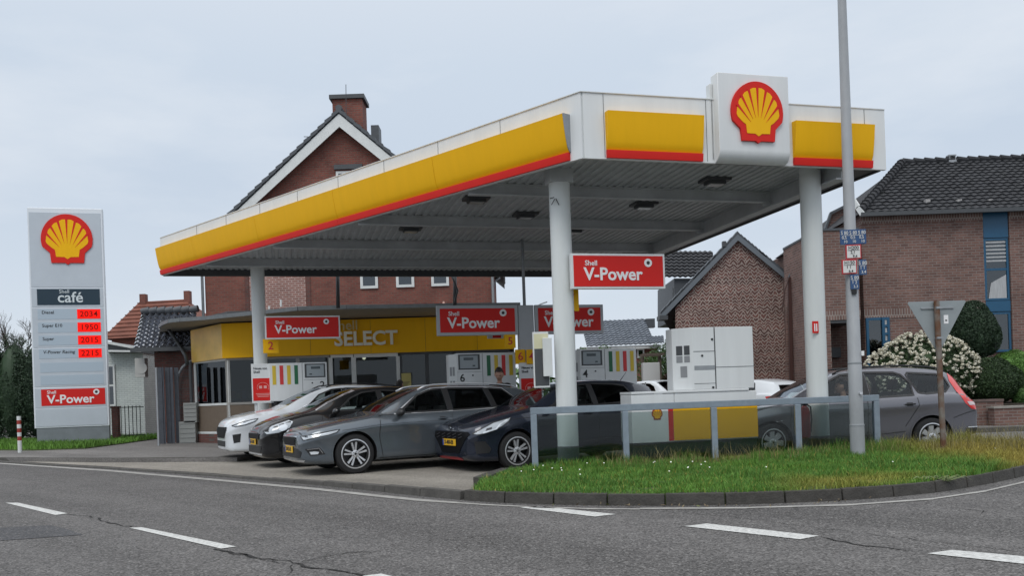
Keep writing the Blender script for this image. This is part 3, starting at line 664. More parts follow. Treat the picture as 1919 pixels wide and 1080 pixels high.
def promo(label, p, w, h, rot=AU):
    t = thing('promotion_board', label, 'advertising board', (p.x, p.y, 0), rot, 'new at the shop boards')
    z = p.z
    b = B(); b.box(-w/2, w/2, 0, .05, z-h/2, z+h/2); b.box(-w/2+.05, -w/2+.12, .05, .1, .13, z-h/2); b.done('board', WHITE, t, bevel=.006)
    b = B(); b.box(-w/2+.03, w/2-.03, -.005, -.0005, z-h*.44, z+h*.13); b.done('red_poster', REDS, t)
    text('Neues von', h*.085, (-w/2+.05, -.004, z+h*.38), TEXTK, t, bold=.012, align='LEFT', sx=.9); text('Shell', h*.085, (-w/2+.05, -.004, z+h*.29), TEXTK, t, bold=.012, align='LEFT')
    PK = mat('poster_pink', (.72, .35, .33), .4)
    b = B(); r = w*.26; ring = [(r*cos(R(a)), z-h*.10+r*.85*sin(R(a))) for a in range(-30, 211, 12)]
    for (x0, z0), (x1, z1) in zip(ring, ring[1:]): b.bar((x0, -.008, z0), (x1, -.008, z1), .004, .008)
    b.box(-.09, -.02, -.008, -.006, z-h*.13, z-h*.06); b.box(.02, .09, -.008, -.006, z-h*.13, z-h*.06)
    b.done('poster_drawing', PK, t)
    b = B()
    for k in range(3): b.box(-w*.32+.02*k, w*.32-.02*k, -.008, -.0055, z-h*.27-k*.035, z-h*.27-k*.035+.014)
    b.done('poster_text_lines', PK, t)
    return t
promo('white board with red poster on the far street-end column', At(493, 719, 20.75), .52, .95)
promo('white board with red poster right of pump 6, half hidden by the notice case', At(996, 720, 19.05), .52, .95)
# foreground dispenser seen from the back
t = thing('fuel_pump', 'tall white fuel pump with yellow skirt standing behind the railing, seen from its back', 'fuel pump', (At(1300, 745, 13.75).x, At(1300, 745, 13.75).y, 0), R(11), 'white fuel dispensers')
sc = 13.75/1612
def X_(px): return (px-1300)*sc
b = B(); b.box(X_(1178), X_(1262), 0, .55, .40, 1.17); b.box(X_(1262.5), X_(1428), .003, .55, .40, 1.175); b.done('lower_cabinet', WHITE, t, bevel=.01)
b = B(); b.box(X_(1178), X_(1428), .03, .53, .13, .398); b.done('plinth', DGREY, t, bevel=.01)
b = B(); b.box(X_(1178), X_(1412), -.012, .57, 1.176, 1.215); b.done('lid', WHITE, t, bevel=.008)
b = B(); b.prism([(X_(1302), 0, 1.216), (X_(1424), 0, 1.216), (X_(1424), .5, 1.216), (X_(1272), .5, 1.216), (X_(1272), .24, 1.216)], (0, 0, 1.0)); b.done('upper_cabinet', WHITE, t, bevel=.008)
b = B()
for q in ((1345, 1347, 1.22, 2.21), (1303, 1345, 1.825, 1.833), (1347, 1424, 1.565, 1.573), (1303, 1345, 1.31, 1.316)): b.box(X_(q[0]), X_(q[1]), -.004, -.0005, q[2], q[3])
b.done('door_gap', DGREY, t)
b = B(); b.box(X_(1304), X_(1345), -.006, -.0005, 1.535, 1.60); b.done('vent_strip', GREY, t)
b = B()
for x, z in ((1341, 2.02), (1320, 1.76), (1340, 1.245)): b.lathe([(.018, -.012), (.018, 0)], 'y', (X_(x), 0, z), 12)
b.done('lock', BLACK, t)
a = Vector((X_(1302), 0, 0)); c = Vector((X_(1272), .24, 0)); dv = (c-a).normalized(); nn = Vector((dv.y, -dv.x, 0)); nn = nn if nn.y < 0 else -nn
ST = mat('sticker_grey', (.25, .26, .27), .5)
for u0, u1, z0, z1 in ((.15, .42, 1.78, 1.93), (.5, .8, 1.78, 1.93), (.15, .42, 1.66, 1.765), (.5, .8, 1.66, 1.765), (.3, .62, 1.42, 1.60)):
    b = B(); p_, q_ = a.lerp(c, u0)+nn*.004, a.lerp(c, u1)+nn*.004; b.face([p_+Z*z0, q_+Z*z0, q_+Z*z1, p_+Z*z1]); b.done('warning_sticker', DGREY if z0 > 1.7 else ST, t, fix=False)
b = B(); b.box(X_(1249), X_(1258.5), -.006, -.0005, .42, .94); b.done('red_stripe', RED, t)
b = B(); b.box(X_(1259), X_(1428), -.006, -.0005, .42, .955); b.done('yellow_skirt', YEL, t)
pecten(t, .092, X_(1227), .845, -.001, m1=mat('emblem_dark_red', (.35, .05, .02), .4), d=.004, simple=True)
# ---- railing with clear panels
rl = thing('glazed_railing', 'blue grey steel railing with clear panels along the back of the grass verge', 'railing', (0, 0, 0))
pts = [At(1000, 766, 12.62), At(1171, 760, 12.9), At(1337, 754, 13.15), At(1494, 748, 13.42), At(1641, 742, 13.75)]
pts = [Vector((p.x, p.y, .985)) for p in pts]
b = B(); b.bar(pts[0]-(pts[1]-pts[0]).normalized()*.045, pts[-1]+(pts[-1]-pts[-2]).normalized()*.045, .08, .10); b.done('top_rail', RAILM, rl, bevel=.008)
for p in pts: b = B(); b.bar((p.x, p.y, .1), (p.x, p.y, .934), .09, .09, up=(0, 1, 0)); b.done('post', RAILM, rl, bevel=.008)
b = B(); b.bar(Vector((pts[3].x, pts[3].y, .17)), Vector((pts[4].x, pts[4].y, .17)), .04, .03); b.done('bottom_rail', RAILM, rl)
PG = glass('panel_glass', (.70, .76, .75), .03)
for p, q in zip(pts, pts[1:]):
    d = (q-p).normalized(); p_, q_ = p+d*.05, q-d*.05
    b = B(); b.bar(Vector((p_.x, p_.y, .53)), Vector((q_.x, q_.y, .53)), .008, .76); b.done('clear_panel', PG, rl)
b = B(); 
# ---- fire extinguisher beside column 2
p = At(1509, 800, 13.65); t = thing('fire_extinguisher', 'red fire extinguisher hanging low on the right canopy column', 'fire extinguisher', (p.x, p.y, .38))
b = B(); b.lathe([(.03, 0), (.08, .02), (.085, .06), (.085, .42), (.07, .48), (.03, .52)], n=20); b.done('cylinder', mat('extinguisher_red', (.40, .02, .02), .35), t, smooth=50)
b = B(); b.box(-.05, .05, -.015, .015, .53, .56); b.box(-.015, .015, -.015, .015, .5, .62); b.tube([(.03, 0, .55), (.1, 0, .5), (.11, 0, .3), (.09, 0, .1)], .012, 8); b.done('valve_and_hose', BLACK, t)
b = B(); b.slab([At(1470, 856, 12.9), At(1500, 855, 12.9), At(1500, 855, 13.1), At(1470, 856, 13.1)], .1, .17)
tag(b.done('concrete_block', CONC, bevel=.01), 'small pale concrete block in the grass by the fourth railing post', 'block')
# ---- street lamp pole with hydrant and gas plates
lp = At(1608, 850, 12.7); LX, LY = lp.x, lp.y
LP = mat('lamp_pole_paint', (.33, .345, .36), .55, noise=.15, nscale=4, stretch=(1, 1, .4))
t = thing('lamp_post', 'tall tapering grey lamp post carrying small blue and red-edged utility plates', 'lamp post', (LX, LY, 0))
b = B(); b.lathe([(.103, .1), (.103, .62), (.098, .625), (.098, 1.5), (.095, 1.505), (.058, 7.4)], n=28); b.done('pole', LP, t, smooth=40)
for r_, z_ in ((.107, .60), (.101, 1.52)): b = B(); b.lathe([(r_, z_), (r_, z_+.018)], n=28); b.done('pole_band', GREY, t)
b = B(); b.lathe([(.022, -.13), (.022, -.09)], 'y', (.03, 0, 1.08), 12); b.done('lock', CHROME, t)
b = B(); b.box(.07, .11, -.09, -.08, 1.63, 1.70) ; b.done('sticker', TEXTW, t)
BLU = mat('plate_blue', (.025, .075, .19), .4); PW = mat('plate_white', (.66, .66, .64), .4); PR = mat('plate_red', (.45, .03, .035), .4)
def plate(label, px0, py0, px1, py1, col, lines, cols=1, grp='utility marker plates on the lamp post'):
    a = At(px0, py0, LY-.11); c = At(px1, py1, LY-.11); x, z = (a.x+c.x)/2, (a.z+c.z)/2; w, h = abs(c.x-a.x), abs(a.z-c.z)
    t = thing('utility_plate', label, 'marker plate', (x, LY-.11, z), R(-2), grp)
    b = B(); b.box(-w/2, w/2, 0, .02, -h/2, h/2); b.done('plate', PR if col == 'w' else BLU, t, bevel=.003)
    if col == 'w': b = B(); b.box(-w*.42, w*.42, -.004, -.0005, -h*.42, h*.42); b.done('white_field', PW, t)
    ink = TEXTK if col == 'w' else PW
    y = -.007 if col == 'w' else -.003
    for k in range(cols):
        cx = -w/2+(k+.5)*w/cols; cw = w/cols
        text(lines[0], h*.34, (cx, y, h*.27), ink, t, bold=.005, sx=.85 if cols > 1 else .95, depth=.002)
        text(lines[1], h*.30, (cx-cw*.05, y, -h*.04), ink, t, bold=.005, sx=.9, depth=.002)
        text(lines[2], h*.26, (cx+cw*.08, y, -h*.32), ink, t, bold=.005, depth=.002)
    b = B(); b.box(-w*.38, w*.38, y-.001, y+.001, h*.095, h*.12); b.done('rule', ink, t)
    return t
plate('wide blue plate with three columns of white marks, topmost on the lamp post', 1575, 431, 1624, 457, 'b', ('S 80', '0,5', '10'), 3)
plate('white plate with red edge reading H200, directly under the wide blue plate', 1585, 459, 1615, 485, 'w', ('H200', '2,1', '9,4'))
plate('white plate with red edge reading H150, the lower and left one', 1578, 487, 1607, 513, 'w', ('H150', '1 1', '6,4'))
plate('small blue plate right of the plate reading H150', 1610, 487, 1625, 515, 'b', ('S 80', '1 1', '3,4'))
plate('small blue plate below the red-edged plates', 1594, 515, 1611, 542, 'b', ('S 80', '1 2', '3,3'))
a = At(1601, 547, LY-.1); b = B(); b.box(a.x-.035, a.x+.035, LY-.115, LY-.09, a.z-.035, a.z+.035); tag(b.done('small_marker', BLACK), 'tiny black square marker strapped below the lowest blue plate', 'marker plate')
# ---- give way sign, seen from behind
yp_ = At(1769, 846, 12.9); t = thing('give_way_sign', 'grey back of a triangular give way sign on a rusty post in the verge', 'road sign', (yp_.x, yp_.y, 0), R(3))
RUST = bpy.data.materials.new('rusty_galvanised'); RUST.use_nodes = True
_t = RUST.node_tree; _b = _t.nodes['Principled BSDF']; _b.inputs['Roughness'].default_value = .75
_n = _t.nodes.new('ShaderNodeTexNoise'); _n.inputs['Scale'].default_value = 5; _n.inputs['Detail'].default_value = 6; _tc = _t.nodes.new('ShaderNodeTexCoord'); _t.links.new(_tc.outputs['Object'], _n.inputs['Vector'])
_r = _t.nodes.new('ShaderNodeValToRGB'); _r.color_ramp.elements[0].position = .42; _r.color_ramp.elements[0].color = (.13, .06, .03, 1); _r.color_ramp.elements[1].position = .6; _r.color_ramp.elements[1].color = (.19, .17, .15, 1); _t.links.new(_n.outputs[0], _r.inputs[0]); _t.links.new(_r.outputs[0], _b.inputs['Base Color'])
b = B(); b.tube([(.0, 0, .05), (-.03, 0, 2.42)], .042, 14); b.done('post', RUST, t, smooth=40)
zt2 = 2.42; 
ap = (-.0, 1.66); tri = [(-.44, 2.40), (.44, 2.40), (.03, 1.665), (-.03, 1.665)]
b = B(); b.xz([(-.435, 2.425), (.435, 2.425), (.45, 2.40), (.03, 1.67), (-.03, 1.67), (-.45, 2.40)], .05, .056); b.done('plate_back', mat('sign_back_grey', (.27, .30, .31), .5, noise=.08, nscale=6), t, bevel=.002)
b = B(); b.box(-.06, .03, -.05, .05, 2.30, 2.335); b.box(-.06, .03, -.05, .05, 1.85, 1.88); b.box(-.25, .25, .03, .049, 2.31, 2.33); b.done('clamp', GREY, t)
b = B(); b.box(.10, .17, .046, .0495, 2.08, 2.21); o = b.done('sticker', TEXTW, t); b = B(); b.box(.12, .15, .043, .0459, 2.12, 2.14); b.done('sticker_print', TEXTK, o)
# ---- bollard
p = At(38, 848, 0) if False else G(38, 849, .1); t = thing('bollard', 'short red and white banded bollard at the pavement edge beside the pylon', 'bollard', (p.x, p.y, .1), 0)
n_ = 8; hz = 1.05
for i in range(9):
    b = B(); b.lathe([(.055, i*hz/9), (.055, (i+1)*hz/9)], n=16); b.done('band', WHITE2 if i in (0, 1, 2, 4, 6, 8) else mat('bollard_red', (.30, .03, .02), .5), t, smooth=40)
# ---- price pylon
pL = At(65, 800, 28.6); pR_ = pL+U*2.42
py = thing('price_pylon', 'tall white price pylon with scallop emblem, café panel and red price displays', 'price sign', (pL.x, pL.y, 0), AU)
PWd = 2.30; PYM = mat('pylon_grey_white', (.50, .55, .60), .4, noise=.05, nscale=1.5); PYF = mat('pylon_frame_white', (.72, .76, .80), .35); PF2 = mat('pylon_pale_field', (.41, .49, .56), .35)
def pz(y): return EYE+((776.2-y)/1612)*28.6   # heights read along the left edge
zt3, zb3 = pz(388), pz(804)
b = B(); b.box(0, PWd, .0, .22, zb3, zt3); b.done('casing', PYF, py, bevel=.02)
b = B(); b.box(.06, PWd-.02, .02, .20, .1, zb3); b.done('plinth', mat('pylon_plinth_paint', (.20, .225, .24), .7, noise=.15, nscale=3), py)
def pan(y0, y1, m, nm, x0=.05, x1=PWd-.06, d=.012): b = B(); b.box(x0, x1, -d, -.0005, pz(y1), pz(y0)); return b.done(nm, m, py, bevel=.003)
pan(397, 538, PYM, 'emblem_panel'); pan(540, 576, PYM, 'cafe_panel'); pan(578, 652, PYM, 'price_panel'); pan(654, 726, PYM, 'price_panel'); pan(729, 766, PYM, 'fuel_panel'); pan(768, 801, PYM, 'base_panel')
CAF = mat('cafe_navy', (.008, .03, .05), .45)
b = B(); b.box(.22, PWd-.16, -.022, -.013, pz(572), pz(542)); b.done('cafe_face', CAF, py)
text('café', .50, (1.23, -.026, pz(558.5)), mat('cafe_lettering', (.62, .68, .70), .4), py, bold=.012); text('Shell', .17, (1.05, -.026, pz(547)), mat('cafe_lettering', (.62, .68, .70), .4), py, bold=0)
pecten(py, .80, 1.19, pz(451.5), -.013, d=.04)
LED = mat('led_panel_red', (.30, .004, .003), .6, emit=((1, .012, .006), .85), spec=.1); LEDD = mat('led_dark_digit', (.45, .03, .02), .4, emit=((.55, .02, .01), .5)); DIG = mat('led_digit', (.05, .004, .004), .6, emit=((1, .02, .01), .10), spec=.1)
for (y0, y1, lab_, num) in ((580, 599, 'Diesel', '2034'), (605, 624, 'Super E10', '1950'), (630, 648, 'Super', '2015'), (655, 673, 'V-Power Racing', '2215')):
    b = B(); b.box(.22, PWd-.14, -.018, -.0125, pz(y1), pz(y0)); b.done('price_field', PF2, py)
    b = B(); b.box(1.42, PWd-.16, -.022, -.0185, pz(y1-.5), pz(y0+.5)); d_ = b.done('price_display', LED, py)
    text(num, .27, (1.78, -.025, pz((y0+y1)/2+.5)), DIG, d_, name='price_digits', bold=.004, sx=1.0, space=1.05)
    text(lab_, .15, (.34, -.021, pz(y0+6)), TEXTK, py, name='fuel_name', bold=.004, align='LEFT', shear=.15 if 'Racing' in lab_ else 0)
for y0, y1 in ((681, 699), (705, 723)): b = B(); b.box(.24, PWd-.13, -.018, -.0125, pz(y1), pz(y0)); b.done('price_field', PF2, py)
b = B(); b.box(.24, PWd-.10, -.020, -.0125, pz(762), pz(731)); b.done('fuel_face', REDS, py)
text('Shell', .15, (.42, -.024, pz(737)), TEXTW, py, bold=.01, align='LEFT'); text('V-Power', .40, (.42, -.024, pz(751)), TEXTW, py, bold=.02, align='LEFT')
b = B(); b.lathe([(.095, -.03), (.095, -.0205)], 'y', (1.93, 0, pz(738)), 20); o = b.done('badge', TEXTW, py); b = B(); b.lathe([(.045, -.034), (.045, -.0305)], 'y', (1.93, 0, pz(738)), 14); b.done('badge_centre', TEXTK, o)
# ================================================================ BUILDINGS
BR_RED = brick('red_house_brick', (.215, .066, .048), (.145, .045, .036), (.15, .095, .075), tone=.25)
BR_BRN = brick('brown_mauve_brick', (.195, .107, .088), (.115, .064, .056), (.21, .175, .155), ms=.010, tone=.25)
BR_HER = brick('herringbone_brick', (.17, .078, .066), (.08, .045, .04), (.36, .30, .265), bw=.24, rh=.085, ms=.014, rot=R(45), tone=.25, fold=.145)
BR_DRK = brick('dark_red_brick', (.16, .055, .045), (.10, .04, .035), (.10, .08, .07), tone=.3)
BR_WHT = brick('white_painted_brick', (.56, .60, .58), (.50, .54, .53), (.38, .42, .41), ms=.008, bump=.6, tone=.1)
TILE_D = mat('dark_roof_tile', (.040, .041, .045), .8, spec=.25, noise=.35, nscale=2.5)
TILE_G = mat('glazed_black_tile', (.24, .25, .28), .2, .85, coat=1, noise=.3)
TILE_R = mat('red_roof_tile', (.20, .070, .045), .8, noise=.35, nscale=1.2)
TILE_B = mat('blue_grey_tile', (.15, .17, .20), .6, noise=.2, nscale=1.5)
SLATE = mat('slate_grey', (.07, .078, .088), .5, noise=.2)
GUT = mat('zinc_gutter', (.15, .165, .175), .5, noise=.2)
WGL = glass('window_glass', (.30, .34, .36), .06)
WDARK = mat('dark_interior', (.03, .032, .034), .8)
CURT = mat('pale_curtain', (.42, .43, .44), .9, noise=.2, nscale=6, stretch=(6, 6, .5))
def tiles(name, O, Uv, Sv, m, parent, nu, nv, amp=.035, stepd=.03, smooth=40, cols=6):
    """roof plane: O lower left, Uv along the eaves, Sv up the slope; nu tiles wide, nv rows"""
    O = Vector(O); Uv = Vector(Uv); Sv = Vector(Sv); N = Uv.cross(Sv).normalized()
    vs = []; fs = []
    jr = [random.uniform(-.006, .006) for _ in range(nu*nv+nu+nv)]
    for j in range(nv):
        base = len(vs)
        for tt, hh in ((0, stepd+.012), (1.04, .0)):
            for i in range(nu*cols+1):
                ph = (i % cols)/cols; w = amp*(.5-.5*cos(2*pi*ph))**1.0 if amp else 0
                q = O+Uv*(i/(nu*cols))+Sv*((j+tt)/nv)+N*(w+hh+jr[(i//cols)*nv+j] if i//cols < nu else w+hh)
                vs.append(q)
        for i in range(nu*cols+1): vs.append(vs[base+i]-N*(stepd+.03))
        n = nu*cols+1
        for i in range(n-1): fs.append((base+i, base+i+1, base+n+i+1, base+n+i)); fs.append((base+2*n+i, base+2*n+i+1, base+i+1, base+i))
    me = bpy.data.meshes.new(name); me.from_pydata([tuple(v) for v in vs], [], fs)
    return link(name, me, m, parent, smooth)
def wallpoly(name, pxs, D, m, parent, depth=.3, off=(0, 0, 0)):
    pts = [At(x, y, D)-Vector(off) for x, y in pxs]
    b = B(); b.prism(pts, (0, depth, 0)); return b.done(name, m, parent)
def window(parent, x0, x1, z0, z1, y, fm, nx=1, nz=1, fw=.06, back=WDARK, sill=None, curtain=False, proud=.03, bars=None):
    b = B(); b.box(x0, x1, y-proud, y+.04, z0, z0+fw); b.box(x0, x1, y-proud, y+.04, z1-fw, z1); b.box(x0, x0+fw, y-proud, y+.04, z0+fw, z1-fw); b.box(x1-fw, x1, y-proud, y+.04, z0+fw, z1-fw)
    for k in range(1, nx): x = x0+(x1-x0)*k/nx; b.box(x-fw/2, x+fw/2, y-proud+.004, y+.03, z0+fw, z1-fw)
    for k in range(1, nz): z = z0+(z1-z0)*k/nz; b.box(x0+fw, x1-fw, y-proud+.006, y+.03, z-fw/2, z+fw/2)
    o = b.done('window', fm, parent)
    b = B(); b.box(x0+fw, x1-fw, y-.008, y-.004, z0+fw, z1-fw); b.done('pane', WGL, o)
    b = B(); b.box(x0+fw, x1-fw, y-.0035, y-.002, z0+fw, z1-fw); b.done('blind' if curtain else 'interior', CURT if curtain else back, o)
    return o
# ---- red brick gable house behind the shop
D = 29.5
hb = At(655, 700, D); hh = thing('brick_house', 'tall red brick gable house with white verge boards behind the shop', 'house', (hb.x, D, 0), 0)
def lx(px, y=500, D=D): return At(px, y, D).x-hb.x
def hz_(x, y, D=D): return At(x, y, D).z
zA = hz_(650, 222); xl, xr = lx(384, 520), lx(922, 520); xm = (xl+xr)/2-.06
slope = (hz_(648, 203)-hz_(452, 390))/(lx(648, 203)-lx(452, 390))
zeL = zA-slope*(xm-xl); zeR = zA-slope*(xr-xm)
b = B(); b.xz([(xl, 0), (xr, 0), (xr, zeR), (xm, zA), (xl, zeL)], 0, 10); b.done('wall', BR_RED, hh)
ov = .30
def roofside(sgn):
    xe = xm+sgn*((xr-xl)/2+.45); ze = zA-slope*abs(xe-xm)
    q = B(); t_ = .16
    q.prism([(xe, -ov, ze+.06), (xm, -ov, zA+.06), (xm, -ov, zA+.06+t_), (xe, -ov, ze+.06+t_)], (0, 10.8, 0)); q.done('roof_deck', SLATE, hh)
    # stepped verge tiles
    n = 22
    for i in range(n):
        a, c = i/n, (i+1)/n; x0, x1 = xe+(xm-xe)*a, xe+(xm-xe)*c; z0, z1 = ze+(zA-ze)*a+.06+t_, ze+(zA-ze)*c+.06+t_
        yield ((x0, z0+.055), (x1, z1+.0), (x1, z1-.12), (x0, z0-.09))
    q = B(); q.prism([(xe, -ov-.04, ze-.22), (xm, -ov-.04, zA-.38), (xm, -ov-.04, zA+.06), (xe, -ov-.04, ze+.06)], (0, .035, 0)); q.done('verge_board', WHITE2, hh)
b = B()
for sg in (-1, 1):
    for q in roofside(sg): b.prism([(x, -ov-.09, z) for x, z in q], (0, .35, 0))
b.done('verge_tile', SLATE, hh)
for sg in (-1, 1):
    xe = xm+sg*((xr-xl)/2+.45); ze = zA-slope*abs(xe-xm)
    if sg < 0: tiles('roof', (xm-.0, 10.4, zA+.2) if False else (xe, 10.4, ze+.23), (0, -10.4, 0), (xm-xe, 0, zA-ze), TILE_D, hh, 34, 24)
    else: tiles('roof', (xe, -ov+.2, ze+.23), (0, 10.4, 0), (xm-xe, 0, zA-ze), TILE_D, hh, 34, 24)
b = B(); b.tube([(xm, -ov-.06, zA+.26), (xm, 10.4, zA+.26)], .11, 10); b.done('ridge_tiles', SLATE, hh)
cx0, cx1 = lx(617, 200), lx(674, 200); zc0, zc1 = zA-1.6, hz_(645, 188, 30.4)
b = B(); b.box(cx0, cx1, .6, 1.5, zc0, zc1-.06); ch = b.done('chimney', BR_RED, hh)
b = B(); b.box(cx0-.09, cx1+.09, .5, 1.6, zc1-.06, zc1+.08); b.done('chimney_cap', DGREY, ch)
b = B(); b.box(lx(688, 240), lx(703, 240), .9, 1.5, zA-2, hz_(695, 231, 30.2)); b.done('rear_chimney', SLATE, hh)
b = B(); b.tube([(lx(645.5, 200), .3, zA), (lx(645.5, 150), .3, hz_(645, 152))], .012, 6); b.done('aerial_rod', DGREY, hh)
b = B(); b.tube([(lx(566, 251), .3, hz_(566, 251)), (lx(600, 252), .3, hz_(600, 252))], .012, 6); b.done('aerial_arm', DGREY, hh)
for x0, x1 in ((675, 708), (742, 776), (808, 841)):
    window(hh, lx(x0), lx(x1), hz_(700, 541), hz_(700, 497), -.005, WHITE2, fw=.09, back=mat('window_grey', (.18, .19, .20), .5), proud=.05)
window(hh, lx(630, 320), lx(676, 320), 7.6, hz_(650, 312)-.16, -.005, WHITE2, fw=.08)
b = B(); b.box(lx(627, 312), lx(680, 312), -.10, .02, hz_(650, 318), hz_(650, 309)); b.done('window_hood', DGREY, hh)
# recessed panels and piers in the brick flank below the canopy
for x0, x1, m in ((458, 466, BR_DRK), (573, 581, BR_DRK)):
    b = B(); b.box(lx(x0), lx(x1), -.025, .0, 3, 6.6); b.done('brick_pier', m, hh)
b = B(); b.box(lx(467), lx(572), -.012, .0, 3, 6.6); b.done('pale_brick_panel', brick('pale_pointed_brick', (.27, .12, .095), (.20, .09, .075), (.40, .30, .27), ms=.016), hh)
b = B(); b.tube([(xl-.06, -.08, 0), (xl-.06, -.08, zeL-.55), (xl-.35, -.08, zeL-.25)], .05, 8); b.tube([(xr+.02, -.07, 0), (xr+.02, -.07, zeR-.3)], .045, 8); b.done('downpipe', GUT, hh, smooth=True)
# ---- shop
shop = thing('station_shop', 'flat-roofed petrol station shop with yellow fascia and large windows', 'shop', (0, 0, 0))
DS = 26.3
def sg_(x, y, D=DS): return At(x, y, D)
f0, f1, f2, f3 = sg_(358.5, 650, 27.6), sg_(416, 640, 26.2), sg_(473, 640, 26.15), sg_(962, 628, 26.6)
zb_, zt_ = sg_(473, 670, 26.2).z, sg_(473, 605, 26.2).z
SYEL = YEL
band = [f0, f1, f2, f3]
for k, (a, c) in enumerate(zip(band, band[1:])):
    d = (Vector((c.x, c.y, 0))-Vector((a.x, a.y, 0))).normalized(); n = Vector((d.y, -d.x, 0))
    zz0 = zb_+(-.03 if k == 0 else 0)
    b = B(); b.prism([Vector((a.x, a.y, zz0)), Vector((c.x, c.y, zb_)), Vector((c.x, c.y, zt_)), Vector((a.x, a.y, zt_-.05 if k == 0 else zt_))], -n*.18)
    o = b.done('yellow_fascia', SYEL if k else mat('pale_yellow_film', (.74, .47, .10), .3, noise=.25, nscale=1.1), shop)  # angled end facet gets a paler, blotchier yellow
    if k == 2:
        b = B()
        for q in (.22, .45, .66, .86): p_ = a.lerp(c, q); b.bar(Vector((p_.x, p_.y, zz0+.01))+n*.002, Vector((p_.x, p_.y, zt_-.01))+n*.002, .008, .006)
        b.done('fascia_joint', mat('joint_brown', (.25, .13, .02), .6), shop, fix=False)
        ang = math.atan2(d.y, d.x)
        LET = mat('steel_letters', (.82, .79, .64), .4)
        q = sg_(687, 636, 26.3); t_ = thing('shop_lettering', 'raised pale SELECT letters on the yellow shop fascia', 'lettering', (q.x, q.y-.08, q.z), ang)
        text('SELECT', .60, (0, 0, 0), LET, t_, bold=.024, depth=.03, sx=.98)
        text('Shell', .42, (-.62, 0, .42), mat('small_letters', (.62, .50, .22), .5), t_, bold=.008, depth=.02)
# roof slab with rounded street end
zr = 3.80
rp_ = [(300, 617), (306, 611), (318, 606), (340, 603.5), (385, 600.5), (430, 596), (480, 591), (520, 587), (560, 583), (650, 580), (850, 576.5), (975, 575)]
fr = [G(x, y, zr) for x, y in rp_]
rp2 = [Vector((f3.x, f3.y+5, zr)), Vector((-12.2, 31.5, zr)), Vector((-12.0, 29.6, zr))]
poly = [(p.x, p.y) for p in fr]+[(p.x, p.y) for p in rp2]
b = B(); b.slab(poly, zr, zr+.10); b.done('roof_slab', mat('beige_soffit', (.34, .31, .26), .7, noise=.1), shop)
b = B(); b.slab([(p.x, p.y) for p in [Vector((f0.x+.3, f0.y+.3)), Vector((f1.x+.1, f1.y+.3)), Vector((f3.x, f3.y+.3)), Vector((f3.x, f3.y+4.8)), Vector((f0.x+.3, 31))]], zr-.2, zr+.35); b.done('roof_upstand', DGREY, shop)
b = B()
for p, q in zip(fr, fr[1:]): b.bar(p+Z*.06, q+Z*.06, .10, .11)
b.done('gutter', GUT, shop)
b = B(); p = fr[0]+Vector((.2, .2, 0)); b.tube([p, p+Vector((.15, .2, -.35)), Vector((f0.x-.15, f0.y-.1, 2.9)), Vector((f0.x-.1, f0.y-.1, 2.6))], .06, 8); b.done('gutter_pipe', DGREY, shop, smooth=True)
# glazed front
WF = mat('shop_frame_beige', (.30, .29, .27), .5, noise=.1); BEI = mat('brown_infill_panel', (.15, .115, .085), .7, noise=.1)
SG2 = glass('shop_glass', (.40, .44, .43), .0)
def bay(p, q, z0, z1, infill=None, nx=1, fm=WF, fw=.07, name='shop_window', door=False):
    p = Vector((p[0], p[1], 0)); q = Vector((q[0], q[1], 0)); d = (q-p).normalized(); n = Vector((d.y, -d.x, 0))
    b = B()
    b.bar(p+Z*(z0+fw/2), q+Z*(z0+fw/2), .1, fw); b.bar(p+Z*(z1-fw/2), q+Z*(z1-fw/2), .1, fw)
    for k in range(nx+1): c = p.lerp(q, k/nx); b.bar(c+Z*(z0+fw), c+Z*(z1-fw), fw, .11, up=d)
    if infill: b.bar(p+Z*infill, q+Z*infill, .11, fw)
    o = b.done(name, fm, shop)
    b = B(); b.bar(p+Z*(z0+z1)/2, q+Z*(z0+z1)/2, .012, z1-z0-2*fw); b.done('pane', SG2, o)
    if infill: b = B(); b.bar(p+n*.03+Z*(z0+infill)/2, q+n*.03+Z*(z0+infill)/2, .02, infill-z0-fw); b.done('infill_panel', BEI, o)
    return o
g0, g1 = Vector((f0.x+.10, f0.y+.05, 0)), Vector((f1.x+.12, f1.y+.12, 0)); g2 = Vector((f3.x, f3.y+.1, 0))
bay(g0, g1, .38, zb_, 1.30, 1, fm=WHITE2)
d_ = (g2-g1).normalized()
def gp(px): 
    # point on the glass line seen at pixel column px
    r = ray(px, 720)[0]; t = (r*g1.y-g1.x)/(d_.x-r*d_.y); return g1+d_*t
bay(gp(428), gp(497), .38, zb_, 1.30, 1); bay(gp(500), gp(620), .38, zb_, 1.30, 2)
bay(gp(622), gp(664), .12, zb_, None, 1, fm=WHITE2, fw=.09, name='door'); bay(gp(666), gp(748), .12, zb_, None, 1, fm=WHITE2, fw=.11, name='door')
bay(gp(752), gp(852), .38, zb_, None, 2, fm=DGREY); bay(gp(854), gp(958), .38, zb_, None, 2, fm=DGREY)
for p, q in ((g0, g1), (gp(428), gp(620)), (gp(750), g2)): b = B(); b.bar(p+Z*.2, q+Z*.2, .14, .36); b.done('brick_plinth', BR_DRK, shop)
b = B(); b.tube([g0+Vector((-.12, -.12, .1)), g0+Vector((-.12, -.12, 2.7))], .05, 10); b.done('corner_post', DGREY, shop)
